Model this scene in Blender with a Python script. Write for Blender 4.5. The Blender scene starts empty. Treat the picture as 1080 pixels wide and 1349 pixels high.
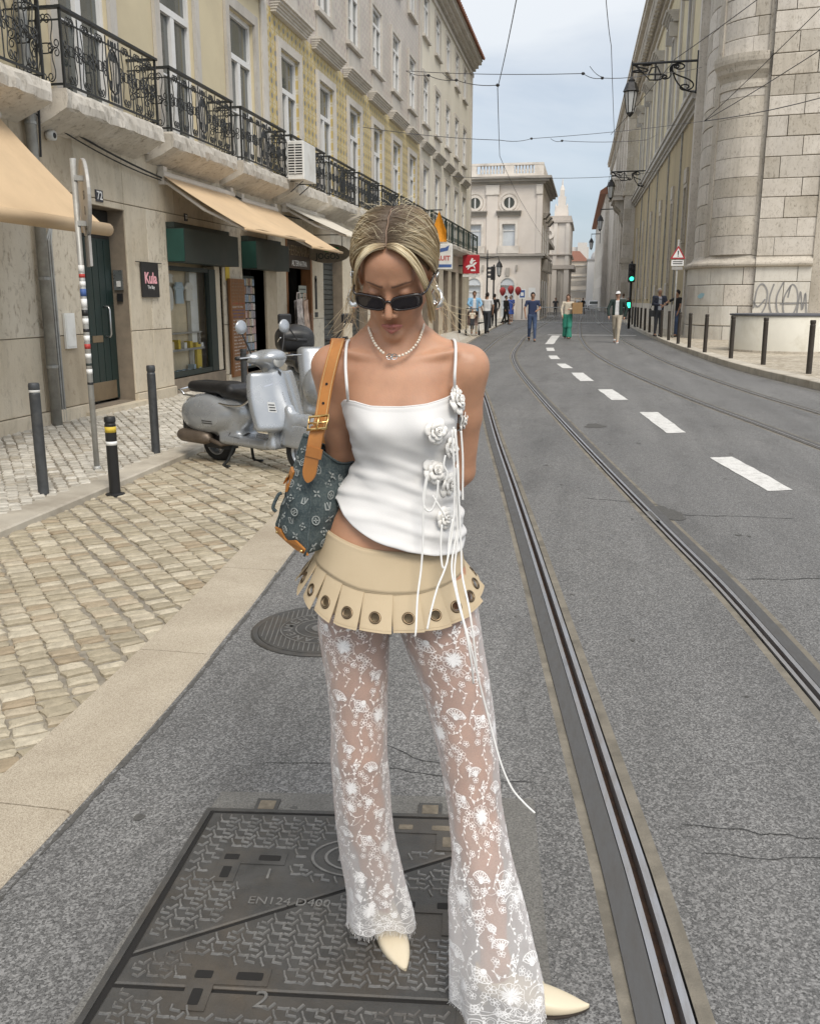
import bpy, bmesh, math, random
import numpy as np
from mathutils import Vector, Matrix, Euler
S = bpy.context.scene
COL = S.collection
R = math.radians
rnd = random.Random(7)

# ------------------------------------------------------------------ camera, sky, sun, exposure
cam_d = bpy.data.cameras.new('camera')
cam = bpy.data.objects.new('camera', cam_d); COL.objects.link(cam)
cam.location = (0, 0, 1.5)
cam.rotation_euler = (R(90 - 13.112), 0, R(10.8))
cam_d.sensor_fit = 'HORIZONTAL'; cam_d.sensor_width = 36; cam_d.lens = 36 * 1200 / 1080
cam_d.clip_start = 0.05; cam_d.clip_end = 4000
S.camera = cam

W = bpy.data.worlds.new('World'); S.world = W; W.use_nodes = True
nt = W.node_tree; nt.nodes.clear()
SUN_EL, SUN_AZ = R(51), R(149)
out = nt.nodes.new('ShaderNodeOutputWorld'); bg = nt.nodes.new('ShaderNodeBackground')
sky = nt.nodes.new('ShaderNodeTexSky'); sky.sky_type = 'NISHITA'; sky.sun_disc = False
sky.sun_elevation = SUN_EL; sky.sun_rotation = SUN_AZ; sky.air_density = 1.0; sky.dust_density = 2.0; sky.ozone_density = 1.0
tc = nt.nodes.new('ShaderNodeTexCoord'); mp = nt.nodes.new('ShaderNodeMapping'); mp.inputs['Scale'].default_value = (1.0, 1.0, 2.6)
nz = nt.nodes.new('ShaderNodeTexNoise'); nz.inputs['Scale'].default_value = 2.3; nz.inputs['Detail'].default_value = 7; nz.inputs['Roughness'].default_value = .55
nz.inputs['Distortion'].default_value = .35
cr = nt.nodes.new('ShaderNodeValToRGB'); cr.color_ramp.elements[0].position = .34; cr.color_ramp.elements[1].position = .62
cr.color_ramp.elements[0].color = (.42, .42, .42, 1); cr.color_ramp.elements[1].color = (.97, .97, .97, 1)
mx = nt.nodes.new('ShaderNodeMixRGB'); mx.inputs['Color2'].default_value = (7.7, 7.8, 7.95, 1)
tint = nt.nodes.new('ShaderNodeMixRGB'); tint.blend_type = 'MULTIPLY'; tint.inputs['Fac'].default_value = 1; tint.inputs['Color2'].default_value = (1.0, 1.0, 1.0, 1)
nt.links.new(tc.outputs['Generated'], mp.inputs['Vector']); nt.links.new(mp.outputs['Vector'], nz.inputs['Vector'])
nt.links.new(nz.outputs['Fac'], cr.inputs['Fac']); nt.links.new(cr.outputs['Color'], mx.inputs['Fac'])
nt.links.new(sky.outputs['Color'], tint.inputs['Color1']); nt.links.new(tint.outputs['Color'], mx.inputs['Color1'])
sxz = nt.nodes.new('ShaderNodeSeparateXYZ'); nt.links.new(tc.outputs['Generated'], sxz.inputs[0])
gr = nt.nodes.new('ShaderNodeValToRGB'); nt.links.new(sxz.outputs['Z'], gr.inputs['Fac'])
gr.color_ramp.elements[0].position = .0; gr.color_ramp.elements[0].color = (.78, .88, .97, 1); gr.color_ramp.elements[1].position = .95; gr.color_ramp.elements[1].color = (1.75, 1.75, 1.75, 1)
e_ = gr.color_ramp.elements.new(.30); e_.color = (1.03, 1.06, 1.09, 1)
ov = nt.nodes.new('ShaderNodeMixRGB'); ov.blend_type = 'MULTIPLY'; ov.inputs['Fac'].default_value = 1
nt.links.new(mx.outputs['Color'], ov.inputs['Color1']); nt.links.new(gr.outputs['Color'], ov.inputs['Color2']); nt.links.new(ov.outputs['Color'], bg.inputs['Color']); bg.inputs['Strength'].default_value = .074
nt.links.new(bg.outputs['Background'], out.inputs['Surface'])

sd = bpy.data.lights.new('sun', 'SUN'); sd.energy = 1.5; sd.angle = R(26); sd.color = (1, .93, .82)
sun = bpy.data.objects.new('sun', sd); COL.objects.link(sun)
# the sun stands behind the camera's left shoulder, high, behind thin cloud
def sun_dir(el, az):  # direction towards the sun, az measured like the sky texture (0 = +Y, clockwise)
    return Vector((math.sin(az) * math.cos(el), math.cos(az) * math.cos(el), math.sin(el)))
sun.rotation_euler = sun_dir(SUN_EL, SUN_AZ).to_track_quat('Z', 'Y').to_euler()
S.view_settings.view_transform = 'Standard'; S.view_settings.look = 'None'
S.view_settings.exposure = 0.6; S.view_settings.gamma = 1; S.view_settings.use_curve_mapping = False
S.cycles.max_bounces = 6; S.cycles.transparent_max_bounces = 16; S.cycles.diffuse_bounces = 3
S.cycles.use_denoising = True

# ------------------------------------------------------------------ helpers
def tag(o, label=None, cat=None, group=None, kind=None):
    if label: o['label'] = label
    if cat: o['category'] = cat
    if group: o['group'] = group
    if kind: o['kind'] = kind
    return o

def empty(name, loc=(0, 0, 0), rz=0, label=None, cat=None, group=None, kind=None):
    o = bpy.data.objects.new(name, None); COL.objects.link(o)
    o.location = loc; o.rotation_euler = (0, 0, rz); o.empty_display_size = .1
    return tag(o, label, cat, group, kind)

def link(name, mesh, parent=None, loc=None, rot=None):
    o = bpy.data.objects.new(name, mesh); COL.objects.link(o)
    if parent is not None: o.parent = parent
    if loc is not None: o.location = loc
    if rot is not None: o.rotation_euler = rot
    return o

def copy_tree(o, parent=None):
    c = o.copy(); COL.objects.link(c); c.parent = parent
    for ch in list(o.children): copy_tree(ch, c)
    return c

def mesh_from(name, v, f, mats=None, smooth=False, mi=None):
    m = bpy.data.meshes.new(name); m.from_pydata(v, [], f)
    if mats is not None:
        for k in (mats if isinstance(mats, (list, tuple)) else [mats]): m.materials.append(k)
    if mi is not None: m.polygons.foreach_set('material_index', mi)
    if smooth: m.polygons.foreach_set('use_smooth', [True] * len(m.polygons))
    m.update(); return m

class MB:
    def __init__(s): s.v = []; s.f = []; s.mi = []; s.cm = 0
    def add(s, v, f):
        n = len(s.v); s.v.extend([tuple(map(float, p)) for p in v])
        for q in f: s.f.append(tuple(i + n for i in q)); s.mi.append(s.cm)
        return s
    def box(s, x0, x1, y0, y1, z0, z1):
        if x0 > x1: x0, x1 = x1, x0
        if y0 > y1: y0, y1 = y1, y0
        if z0 > z1: z0, z1 = z1, z0
        return s.add([(x0,y0,z0),(x1,y0,z0),(x1,y1,z0),(x0,y1,z0),(x0,y0,z1),(x1,y0,z1),(x1,y1,z1),(x0,y1,z1)],
              [(0,3,2,1),(4,5,6,7),(0,1,5,4),(1,2,6,5),(2,3,7,6),(3,0,4,7)])
    def obox(s, c, h, m=None):  # centre, half sizes, rotation matrix
        m = m or Matrix.Identity(3); c = Vector(c); o = []
        for z in (-1, 1):
            for x, y in ((-1,-1),(1,-1),(1,1),(-1,1)): o.append(c + m @ Vector((x*h[0], y*h[1], z*h[2])))
        return s.add(o, [(0,3,2,1),(4,5,6,7),(0,1,5,4),(1,2,6,5),(2,3,7,6),(3,0,4,7)])
    def bbox(s, x0, x1, y0, y1, z0, z1, b):  # box with chamfered upright and top edges
        n = len(s.v)
        lo = [(x0+b,y0),(x1-b,y0),(x1,y0+b),(x1,y1-b),(x1-b,y1),(x0+b,y1),(x0,y1-b),(x0,y0+b)]
        cx, cy = (x0+x1)/2, (y0+y1)/2
        hi = [(cx+(x-cx)*(1-2*b/(x1-x0)), cy+(y-cy)*(1-2*b/(y1-y0))) for x, y in lo]
        v = [(x,y,z0) for x,y in lo]+[(x,y,z1-b) for x,y in lo]+[(x,y,z1) for x,y in hi]
        f = [tuple(range(7,-1,-1)), tuple(range(16,24))]
        for k in (0, 8):
            for i in range(8): j=(i+1)%8; f.append((k+i,k+j,k+8+j,k+8+i))
        return s.add(v, f)
    def tube(s, pts, r, n=6, cap=True, flat=1.0, closed=False):
        P = [Vector(p) for p in pts]; m = len(P)
        rr = r if hasattr(r, '__len__') else [r]*m
        T = []
        for i in range(m):
            a = P[(i-1) % m] if (closed or i) else P[i]; b = P[(i+1) % m] if (closed or i < m-1) else P[i]
            t = (b-a); T.append(t.normalized() if t.length > 1e-9 else Vector((0,0,1)))
        up = Vector((0,0,1)) if abs(T[0].z) < .9 else Vector((1,0,0))
        N = (up - T[0]*up.dot(T[0])).normalized(); v = []
        for i in range(m):
            N = N - T[i]*N.dot(T[i])
            if N.length < 1e-6: N = T[i].orthogonal()
            N.normalize(); B = T[i].cross(N)
            for k in range(n):
                a = 2*math.pi*k/n; v.append(P[i] + (N*math.cos(a)*flat + B*math.sin(a))*rr[i])
        f = []
        for i in range(m if closed else m-1):
            i2 = (i+1) % m
            for k in range(n): k2=(k+1)%n; f.append((i*n+k, i*n+k2, i2*n+k2, i2*n+k))
        if cap and not closed: f.append(tuple(range(n-1,-1,-1))); f.append(tuple((m-1)*n+k for k in range(n)))
        return s.add(v, f)
    def lathe(s, prof, n=16, o=(0,0,0), axis='z', cap=True):
        v = []; f = []; m = len(prof)
        for r, z in prof:
            for k in range(n):
                a = 2*math.pi*k/n; x, y = r*math.cos(a), r*math.sin(a)
                p = (x,y,z) if axis=='z' else ((z,x,y) if axis=='x' else (y,z,x))
                v.append((p[0]+o[0], p[1]+o[1], p[2]+o[2]))
        for i in range(m-1):
            for k in range(n): k2=(k+1)%n; f.append((i*n+k,i*n+k2,(i+1)*n+k2,(i+1)*n+k))
        if cap: f.append(tuple(range(n-1,-1,-1))); f.append(tuple((m-1)*n+k for k in range(n)))
        return s.add(v, f)
    def grid(s, P, cu=False, cv=False):  # P[i][j] -> 3d ; quads
        m, n = len(P), len(P[0]); v = [p for row in P for p in row]; f = []
        for i in range(m if cu else m-1):
            for j in range(n if cv else n-1):
                i2, j2 = (i+1)%m, (j+1)%n; f.append((i*n+j, i2*n+j, i2*n+j2, i*n+j2))
        return s.add(v, f)
    def prism(s, poly, a, b, fn=None):  # 2d polygon extruded from a to b; fn maps (u,v,w) to xyz
        fn = fn or (lambda u, v, w: (u, v, w)); n = len(poly)
        v = [fn(u, w, a) for u, w in poly] + [fn(u, w, b) for u, w in poly]
        f = [tuple(range(n-1,-1,-1)), tuple(range(n, 2*n))]
        for i in range(n): j=(i+1)%n; f.append((i,j,n+j,n+i))
        return s.add(v, f)
    def mesh(s, name, mats, smooth=False):
        return mesh_from(name, s.v, s.f, mats, smooth, s.mi if len(set(s.mi)) > 1 or s.cm else None)
    def build(s, name, mats, parent=None, smooth=False, loc=None, rot=None):
        if not s.f: return None
        return link(name, s.mesh(name, mats, smooth), parent, loc, rot)

def each(mb, name, mats, parent=None):
    """every loose piece of the builder becomes an object of its own"""
    par = list(range(len(mb.v)))
    def find(i):
        while par[i] != i: par[i] = par[par[i]]; i = par[i]
        return i
    for f in mb.f:
        for k in f[1:]: par[find(f[0])] = find(k)
    groups = {}
    for f in mb.f: groups.setdefault(find(f[0]), []).append(f)
    for fs in groups.values():
        ids = sorted({i for f in fs for i in f}); mp_ = {i: k for k, i in enumerate(ids)}
        link(name, mesh_from(name, [mb.v[i] for i in ids], [tuple(mp_[i] for i in f) for f in fs], mats), parent)

def smooth_by_angle(o, a=40):
    m = o.data
    m.polygons.foreach_set('use_smooth', [True]*len(m.polygons))
    bm = bmesh.new(); bm.from_mesh(m)
    for e in bm.edges:
        if len(e.link_faces) == 2 and e.calc_face_angle(0) > R(a): e.smooth = False
        elif len(e.link_faces) != 2: e.smooth = False
    bm.to_mesh(m); bm.free(); return o

# ------------------------------------------------------------------ surface from a distance field
def axis_pts(segs):  # [(a, b, step), ...] -> non-uniform coordinates
    out = []
    for a, b, st in segs:
        n = max(1, int(round((b-a)/st))); out += list(np.linspace(a, b, n, endpoint=False))
    out.append(segs[-1][1]); return np.array(out, np.float32)

def surface_nets(fn, xs, ys, zs):
    X, Y, Z = np.meshgrid(xs, ys, zs, indexing='ij')
    V = fn(X, Y, Z).astype(np.float32)
    nx, ny, nz = V.shape; ins = V < 0
    cnt = np.zeros((nx-1, ny-1, nz-1), np.int8)
    for dx in (0,1):
        for dy in (0,1):
            for dz in (0,1): cnt += ins[dx:nx-1+dx, dy:ny-1+dy, dz:nz-1+dz]
    act = (cnt > 0) & (cnt < 8)
    I, J, K = np.nonzero(act); n = len(I)
    idx = -np.ones(act.shape, np.int64); idx[I, J, K] = np.arange(n)
    acc = np.zeros((n, 3)); num = np.zeros(n)
    c = [(0,0,0),(1,0,0),(0,1,0),(1,1,0),(0,0,1),(1,0,1),(0,1,1),(1,1,1)]
    co = np.stack([I, J, K], 1)
    ax = (xs, ys, zs)
    for a, b in [(0,1),(2,3),(4,5),(6,7),(0,2),(1,3),(4,6),(5,7),(0,4),(1,5),(2,6),(3,7)]:
        pa, pb = co+np.array(c[a]), co+np.array(c[b])
        va, vb = V[pa[:,0],pa[:,1],pa[:,2]], V[pb[:,0],pb[:,1],pb[:,2]]
        m = (va < 0) != (vb < 0)
        t = np.where(m, va/np.where(m, va-vb, 1), 0)[:, None]
        A = np.stack([ax[d][pa[:,d]] for d in range(3)], 1); B = np.stack([ax[d][pb[:,d]] for d in range(3)], 1)
        acc += np.where(m[:,None], A+(B-A)*t, 0); num += m
    P = acc/np.maximum(num, 1)[:, None]
    F = []
    def quads(sel_a, ins0, offs):
        i, j, k = np.nonzero(sel_a)
        return i, j, k
    # x edges
    e = ins[:-1,1:-1,1:-1] != ins[1:,1:-1,1:-1]; i,j,k = np.nonzero(e); j1,k1=j+1,k+1
    q = np.stack([idx[i,j1-1,k1-1], idx[i,j1,k1-1], idx[i,j1,k1], idx[i,j1-1,k1]], 1); fl = ins[i,j1,k1]; q[~fl] = q[~fl][:, ::-1]; F.append(q)
    e = ins[1:-1,:-1,1:-1] != ins[1:-1,1:,1:-1]; i,j,k = np.nonzero(e); i1,k1=i+1,k+1
    q = np.stack([idx[i1-1,j,k1-1], idx[i1-1,j,k1], idx[i1,j,k1], idx[i1,j,k1-1]], 1); fl = ins[i1,j,k1]; q[~fl] = q[~fl][:, ::-1]; F.append(q)
    e = ins[1:-1,1:-1,:-1] != ins[1:-1,1:-1,1:]; i,j,k = np.nonzero(e); i1,j1=i+1,j+1
    q = np.stack([idx[i1-1,j1-1,k], idx[i1,j1-1,k], idx[i1,j1,k], idx[i1-1,j1,k]], 1); fl = ins[i1,j1,k]; q[~fl] = q[~fl][:, ::-1]; F.append(q)
    return P, np.concatenate(F)

def relax(P, F, it=2, w=.5):
    e = np.concatenate([F[:,[0,1]],F[:,[1,2]],F[:,[2,3]],F[:,[3,0]]]); n = len(P)
    e = np.unique(np.sort(e, 1), axis=0)
    deg = np.bincount(e.ravel(), minlength=n).astype(float); deg[deg == 0] = 1
    for _ in range(it):
        acc = np.zeros_like(P)
        for d in range(3):
            acc[:,d] = np.bincount(e[:,0], P[e[:,1],d], n) + np.bincount(e[:,1], P[e[:,0],d], n)
        P = P + w*(acc/deg[:,None]-P)
    return P

def np_mesh(name, P, F, mats, smooth=True):
    m = bpy.data.meshes.new(name); n, k = len(P), len(F)
    m.vertices.add(n); m.vertices.foreach_set('co', P.astype(np.float32).ravel())
    w = F.shape[1]
    m.loops.add(k*w); m.loops.foreach_set('vertex_index', F.astype(np.int32).ravel())
    m.polygons.add(k); m.polygons.foreach_set('loop_start', np.arange(0, k*w, w, dtype=np.int32))
    m.update(calc_edges=True); m.validate()
    for q in (mats if isinstance(mats, (list, tuple)) else [mats]): m.materials.append(q)
    if smooth: m.polygons.foreach_set('use_smooth', np.ones(len(m.polygons), bool))
    return m

def smin(a, b, k):
    if k <= 0: return np.minimum(a, b)
    h = np.clip(.5+.5*(b-a)/k, 0, 1); return b+(a-b)*h-k*h*(1-h)
def smax(a, b, k): return -smin(-a, -b, k)
def s_cone(p, a, b, r1, r2):
    ax, ay, az = a; bx, by, bz = b[0]-ax, b[1]-ay, b[2]-az
    L = bx*bx+by*by+bz*bz+1e-12
    qx, qy, qz = p[0]-ax, p[1]-ay, p[2]-az
    t = np.clip((qx*bx+qy*by+qz*bz)/L, 0, 1)
    return np.sqrt((qx-bx*t)**2+(qy-by*t)**2+(qz-bz*t)**2) - (r1+(r2-r1)*t)
def s_ell(p, c, r, rot=None):
    q = [p[0]-c[0], p[1]-c[1], p[2]-c[2]]
    if rot is not None:
        m = rot.transposed(); q = [m[i][0]*q[0]+m[i][1]*q[1]+m[i][2]*q[2] for i in range(3)]
    k0 = np.sqrt((q[0]/r[0])**2+(q[1]/r[1])**2+(q[2]/r[2])**2)
    k1 = np.sqrt((q[0]/r[0]**2)**2+(q[1]/r[1]**2)**2+(q[2]/r[2]**2)**2)+1e-9
    return k0*(k0-1)/k1
def s_box(p, c, h, r=0., rot=None):
    q = [p[0]-c[0], p[1]-c[1], p[2]-c[2]]
    if rot is not None:
        m = rot.transposed(); q = [m[i][0]*q[0]+m[i][1]*q[1]+m[i][2]*q[2] for i in range(3)]
    d = [np.abs(q[i])-(h[i]-r) for i in range(3)]
    o = np.sqrt(np.maximum(d[0],0)**2+np.maximum(d[1],0)**2+np.maximum(d[2],0)**2)
    return o+np.minimum(np.maximum(d[0], np.maximum(d[1], d[2])), 0)-r
def blend(p, items, k):
    d = None
    for it in items:
        d = it if d is None else smin(d, it, k)
    return d
def sdf_obj(name, fn, lo, hi, st, mat, parent=None, rel=2):
    P, F = surface_nets(lambda x, y, z: fn((x, y, z)), axis_pts([(lo[0],hi[0],st)]), axis_pts([(lo[1],hi[1],st)]), axis_pts([(lo[2],hi[2],st)]))
    P = relax(P, F, rel); return link(name, np_mesh(name, P, F, mat), parent)

# ------------------------------------------------------------------ writing
def text_mesh(txt, size, mat, ext=.002, align='CENTER', bold=0.0, name='lettering', sx=1.0):
    c = bpy.data.curves.new('t', 'FONT'); c.body = txt; c.size = size; c.extrude = ext; c.align_x = align; c.align_y = 'CENTER'; c.offset = bold; c.resolution_u = 3
    o = bpy.data.objects.new('t', c); COL.objects.link(o); o.scale = (sx, 1, 1)
    dg = bpy.context.evaluated_depsgraph_get(); m = bpy.data.meshes.new_from_object(o.evaluated_get(dg))
    if sx != 1: m.transform(Matrix.Diagonal((sx, 1, 1, 1)))
    bpy.data.objects.remove(o); bpy.data.curves.remove(c); m.name = name
    m.materials.clear(); m.materials.append(mat); return m

# ------------------------------------------------------------------ materials
def rgb(*a): return (a[0], a[1], a[2], 1)
def srgb(r, g, b):
    f = lambda c: (c/255/12.92 if c/255 <= .04045 else ((c/255+.055)/1.055)**2.4)
    return (f(r), f(g), f(b))
class NT:
    def __init__(s, name):
        s.m = bpy.data.materials.new(name); s.m.use_nodes = True; s.t = s.m.node_tree; s.t.nodes.clear()
        s.o = s.n('ShaderNodeOutputMaterial'); s.b = s.n('ShaderNodeBsdfPrincipled'); s.l(s.b.outputs[0], s.o.inputs['Surface'])
    def n(s, t, **k):
        x = s.t.nodes.new(t)
        for a, b in k.items(): setattr(x, a, b)
        return x
    def l(s, a, b): s.t.links.new(a, b)
    def coord(s, kind='Object', scale=(1,1,1), rot=(0,0,0), loc=(0,0,0)):
        t = s.n('ShaderNodeTexCoord'); mp = s.n('ShaderNodeMapping'); mp.inputs['Scale'].default_value = scale; mp.inputs['Rotation'].default_value = rot; mp.inputs['Location'].default_value = loc
        s.l(t.outputs[kind], mp.inputs['Vector']); return mp.outputs[0]
    def noise(s, v, sc, det=4, ro=.55, dist=0):
        x = s.n('ShaderNodeTexNoise'); s.l(v, x.inputs['Vector']); x.inputs['Scale'].default_value = sc; x.inputs['Detail'].default_value = det; x.inputs['Roughness'].default_value = ro; x.inputs['Distortion'].default_value = dist
        return x.outputs['Fac']
    def vor(s, v, sc, feat='F1', out='Distance', rand=1):
        x = s.n('ShaderNodeTexVoronoi'); x.feature = feat; s.l(v, x.inputs['Vector']); x.inputs['Scale'].default_value = sc; x.inputs['Randomness'].default_value = rand
        return x.outputs[out]
    def ramp(s, f, *st, interp='LINEAR'):
        x = s.n('ShaderNodeValToRGB'); s.l(f, x.inputs['Fac']); cr = x.color_ramp; cr.interpolation = interp
        while len(cr.elements) > 1: cr.elements.remove(cr.elements[-1])
        for i, (p, c) in enumerate(st):
            e = cr.elements[0] if i == 0 else cr.elements.new(p); e.position = p
            e.color = (c, c, c, 1) if not hasattr(c, '__len__') else (c[0], c[1], c[2], 1)
        return x.outputs['Color']
    def mix(s, f, a, b, mode='MIX'):
        x = s.n('ShaderNodeMixRGB'); x.blend_type = mode
        for k, v in (('Fac', f), ('Color1', a), ('Color2', b)):
            if hasattr(v, 'links') or hasattr(v, 'is_linked'): s.l(v, x.inputs[k])
            elif hasattr(v, '__len__'): x.inputs[k].default_value = (v[0], v[1], v[2], 1)
            else: x.inputs[k].default_value = v if k == 'Fac' else (v, v, v, 1)
        return x.outputs[0]
    def math(s, op, a, b=0.):
        x = s.n('ShaderNodeMath'); x.operation = op
        for i, v in enumerate((a, b)):
            if hasattr(v, 'is_linked'): s.l(v, x.inputs[i])
            else: x.inputs[i].default_value = v
        return x.outputs[0]
    def bump(s, h, st=.3, d=.01, prev=None):
        x = s.n('ShaderNodeBump'); x.inputs['Strength'].default_value = st; x.inputs['Distance'].default_value = d; s.l(h, x.inputs['Height'])
        if prev is not None: s.l(prev, x.inputs['Normal'])
        return x.outputs[0]
    def set(s, col=None, ro=None, me=None, nrm=None, **kw):
        for k, v in [('Base Color', col), ('Roughness', ro), ('Metallic', me), ('Normal', nrm)] + list(kw.items()):
            if v is None: continue
            i = s.b.inputs[k]
            if hasattr(v, 'is_linked'): s.l(v, i)
            elif hasattr(v, '__len__'): i.default_value = (*v[:3], 1) if len(i.default_value) == 4 else v
            else: i.default_value = v
        return s.m

def plain(name, col, ro=.6, me=0., var=.12, sc=6., bump=.0, bsc=60., det=5, rnd_obj=0., spec=.5, dirt=None, dirt_sc=1.3, bd=.004, aniso=(1,1,1)):
    """base colour with two scales of mottling, optional dirt blotches, bump and per-object variation"""
    t = NT(name); v = t.coord('Object', aniso)
    n1 = t.noise(v, sc, det, .6); lo = [c*(1-var) for c in col]; hi = [min(1, c*(1+var)) for c in col]
    c = t.mix(t.ramp(n1, (.3, 0.), (.7, 1.)), lo, hi)
    if dirt is not None:
        c = t.mix(t.ramp(t.noise(v, dirt_sc, 6, .65, .4), (.48, 0.), (.72, .75)), c, dirt)
    if rnd_obj:
        oi = t.n('ShaderNodeObjectInfo'); k = t.ramp(oi.outputs['Random'], (0., 1-rnd_obj), (1., 1+rnd_obj*.6)); c = t.mix(1., c, k, 'MULTIPLY')
    nr = None
    if bump: nr = t.bump(t.noise(v, bsc, 5, .6), bump, bd)
    r = t.ramp(n1, (.3, max(.02, ro-.07)), (.7, min(1, ro+.07)))
    return t.set(c, r, me, nr, **{'Specular IOR Level': spec})
# ------------------------------------------------------------------ ground curves: X as a function of Y
def curve(*pts):
    ys = [p[0] for p in pts]; xs = [p[1] for p in pts]
    return lambda y: float(np.interp(y, ys, xs))
def smoothc(*pts):  # smooth interpolation through points
    ys = np.array([p[0] for p in pts], float); xs = np.array([p[1] for p in pts], float)
    d = np.gradient(xs, ys)
    def f(y):
        if y <= ys[0]: return float(xs[0]+d[0]*(y-ys[0]))
        if y >= ys[-1]: return float(xs[-1]+d[-1]*(y-ys[-1]))
        i = int(np.searchsorted(ys, y)-1); h = ys[i+1]-ys[i]; t = (y-ys[i])/h
        return float((2*t**3-3*t*t+1)*xs[i]+(t**3-2*t*t+t)*h*d[i]+(-2*t**3+3*t*t)*xs[i+1]+(t**3-t*t)*h*d[i+1])
    return f
kl_out = smoothc((-3,-1.36),(1,-1.40),(1.85,-1.438),(2.9,-1.49),(3.5,-1.54),(5.12,-1.706),(8,-2.03),(12,-2.46),(20,-3.2),(30,-3.95),(43,-4.62),(60,-5.3),(80,-5.6),(260,-5.6))
kl_in = lambda y: kl_out(y) - .33
bayk = smoothc((-3,-3.55),(1,-3.58),(5.1,-3.655),(6.4,-3.70),(8.2,-3.765),(12,-3.88),(18,-4.05),(30,-4.3))
rail1c = smoothc((-3,.75),(1,.335),(1.718,.257),(2.208,.198),(2.7,.128),(3.42,.026),(6.08,-.35),(7.53,-.56),(9.7,-.88),(12.7,-1.30),(22,-2.57),(33,-3.25),(63,-3.7),(100,-3.9),(250,-4.2))
rail2c = smoothc((-3,1.72),(1,1.2),(3.48,.945),(5.01,.752),(5.82,.622),(9.43,.065),(11.45,-.235),(15.09,-.76),(22.05,-1.66),(24.7,-1.93),(33,-2.35),(63,-2.75),(100,-2.95),(250,-3.2))
rail3c = smoothc((-3,5.2),(4,3.6),(10,2.43),(11.76,2.13),(13.88,1.755),(17.44,1.22),(23.3,.53),(29.4,.06),(36.75,-.22),(51,-.42),(100,-.6),(250,-.8))
rail4c = smoothc((-3,6.3),(4,4.8),(13.12,3.14),(15.5,2.77),(19.03,2.36),(23.3,1.98),(29.7,1.65),(37.8,1.32),(48,1.05),(100,.6),(250,.3))
kr = smoothc((-3,8.5),(6,6.0),(12,4.65),(16.5,3.91),(20.6,3.33),(26,2.97),(32.4,2.71),(42,2.52),(55.3,2.42),(100,2.2),(250,1.4))

# ------------------------------------------------------------------ ground materials
def asphalt_mat():
    t = NT('asphalt'); v = t.coord('Object')
    sp = t.vor(v, 165, 'F1', 'Color'); sp2 = t.vor(v, 380, 'F1', 'Color')
    bw = t.n('ShaderNodeRGBToBW'); t.l(sp, bw.inputs[0]); bw2 = t.n('ShaderNodeRGBToBW'); t.l(sp2, bw2.inputs[0])
    g = t.mix(.5, t.ramp(bw.outputs[0], (.2, .035), (.5, .115), (.8, .34)), t.ramp(bw2.outputs[0], (.2, .06), (.8, .25)))
    big = t.noise(v, .55, 6, .62, .4); mid = t.noise(v, 4, 5, .6)
    c = t.mix(1, g, t.ramp(big, (.3, (.87,.86,.84)), (.72, (1.07,1.05,1.01))), 'MULTIPLY')
    c = t.mix(1, c, t.ramp(mid, (.3, .95), (.7, 1.04)), 'MULTIPLY')
    st = t.noise(t.coord('Object', (1.3, .35, 1)), 1.5, 6, .7, .6)
    c = t.mix(t.ramp(st, (.52, 0), (.74, .55)), c, (.055, .053, .05)); wp = t.noise(t.coord('Object', (2.4, .12, 1), (0, 0, -.1)), 1.2, 3, .5); c = t.mix(1, c, t.ramp(wp, (.35, .86), (.65, 1.06)), 'MULTIPLY')
    h = t.mix(.5, t.vor(v, 190), t.noise(v, 300, 3))
    return t.set(c, t.ramp(mid, (.3, .68), (.7, .86)), None, t.bump(h, .55, .004))
def sett_mat(name, island, lo, hi, brown, bsc=70, contrast=.3):
    t = NT(name); v = t.coord('Object')
    if island: gi = t.n('ShaderNodeNewGeometry'); rn = gi.outputs['Random Per Island']; v2 = v
    else:
        oi = t.n('ShaderNodeObjectInfo'); rn = oi.outputs['Random']
        ad = t.n('ShaderNodeVectorMath'); t.l(v, ad.inputs[0]); t.l(oi.outputs['Location'], ad.inputs[1]); v2 = ad.outputs[0]
    base = t.ramp(rn, (0, [a*.86 for a in lo]), (.25, lo), (.55, [(a+b)/2 for a, b in zip(lo, hi)]), (.8, hi), (.95, brown), (1, [a*.9 for a in brown]))
    n = t.noise(v2, 22, 6, .65, .3); c = t.mix(1, base, t.ramp(n, (.25, 1-contrast), (.7, 1.12)), 'MULTIPLY')
    pits = t.noise(v2, bsc*2.2, 3, .6); c = t.mix(t.ramp(pits, (.28, .7), (.42, 0)), c, [a*.45 for a in lo])
    gp = t.n('ShaderNodeNewGeometry')
    grime = t.noise(gp.outputs['Position'], 1.1, 6, .65, .5); c = t.mix(t.ramp(grime, (.45, 0), (.75, .55)), c, [a*.55 for a in lo])
    return t.set(c, t.ramp(n, (.3, .8), (.7, .55)), None, t.bump(t.mix(.5, n, pits), .5, .006))
m_asphalt = asphalt_mat()
m_mortar = plain('joint_mortar', (.27, .24, .19), .95, var=.3, sc=18, bump=.6, bsc=120, dirt=(.13, .115, .095), dirt_sc=2)
m_sett = sett_mat('limestone_sett', False, (.40, .345, .245), (.55, .49, .375), (.36, .285, .19))
m_sett_i = sett_mat('limestone_sett_far', True, (.40, .345, .245), (.55, .49, .375), (.36, .285, .19))
m_cube = sett_mat('limestone_cube', False, (.50, .465, .395), (.66, .625, .55), (.44, .39, .31), 90, .25)
m_cube_i = sett_mat('limestone_cube_far', True, (.50, .465, .395), (.66, .625, .55), (.44, .39, .31), 90, .25)
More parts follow.
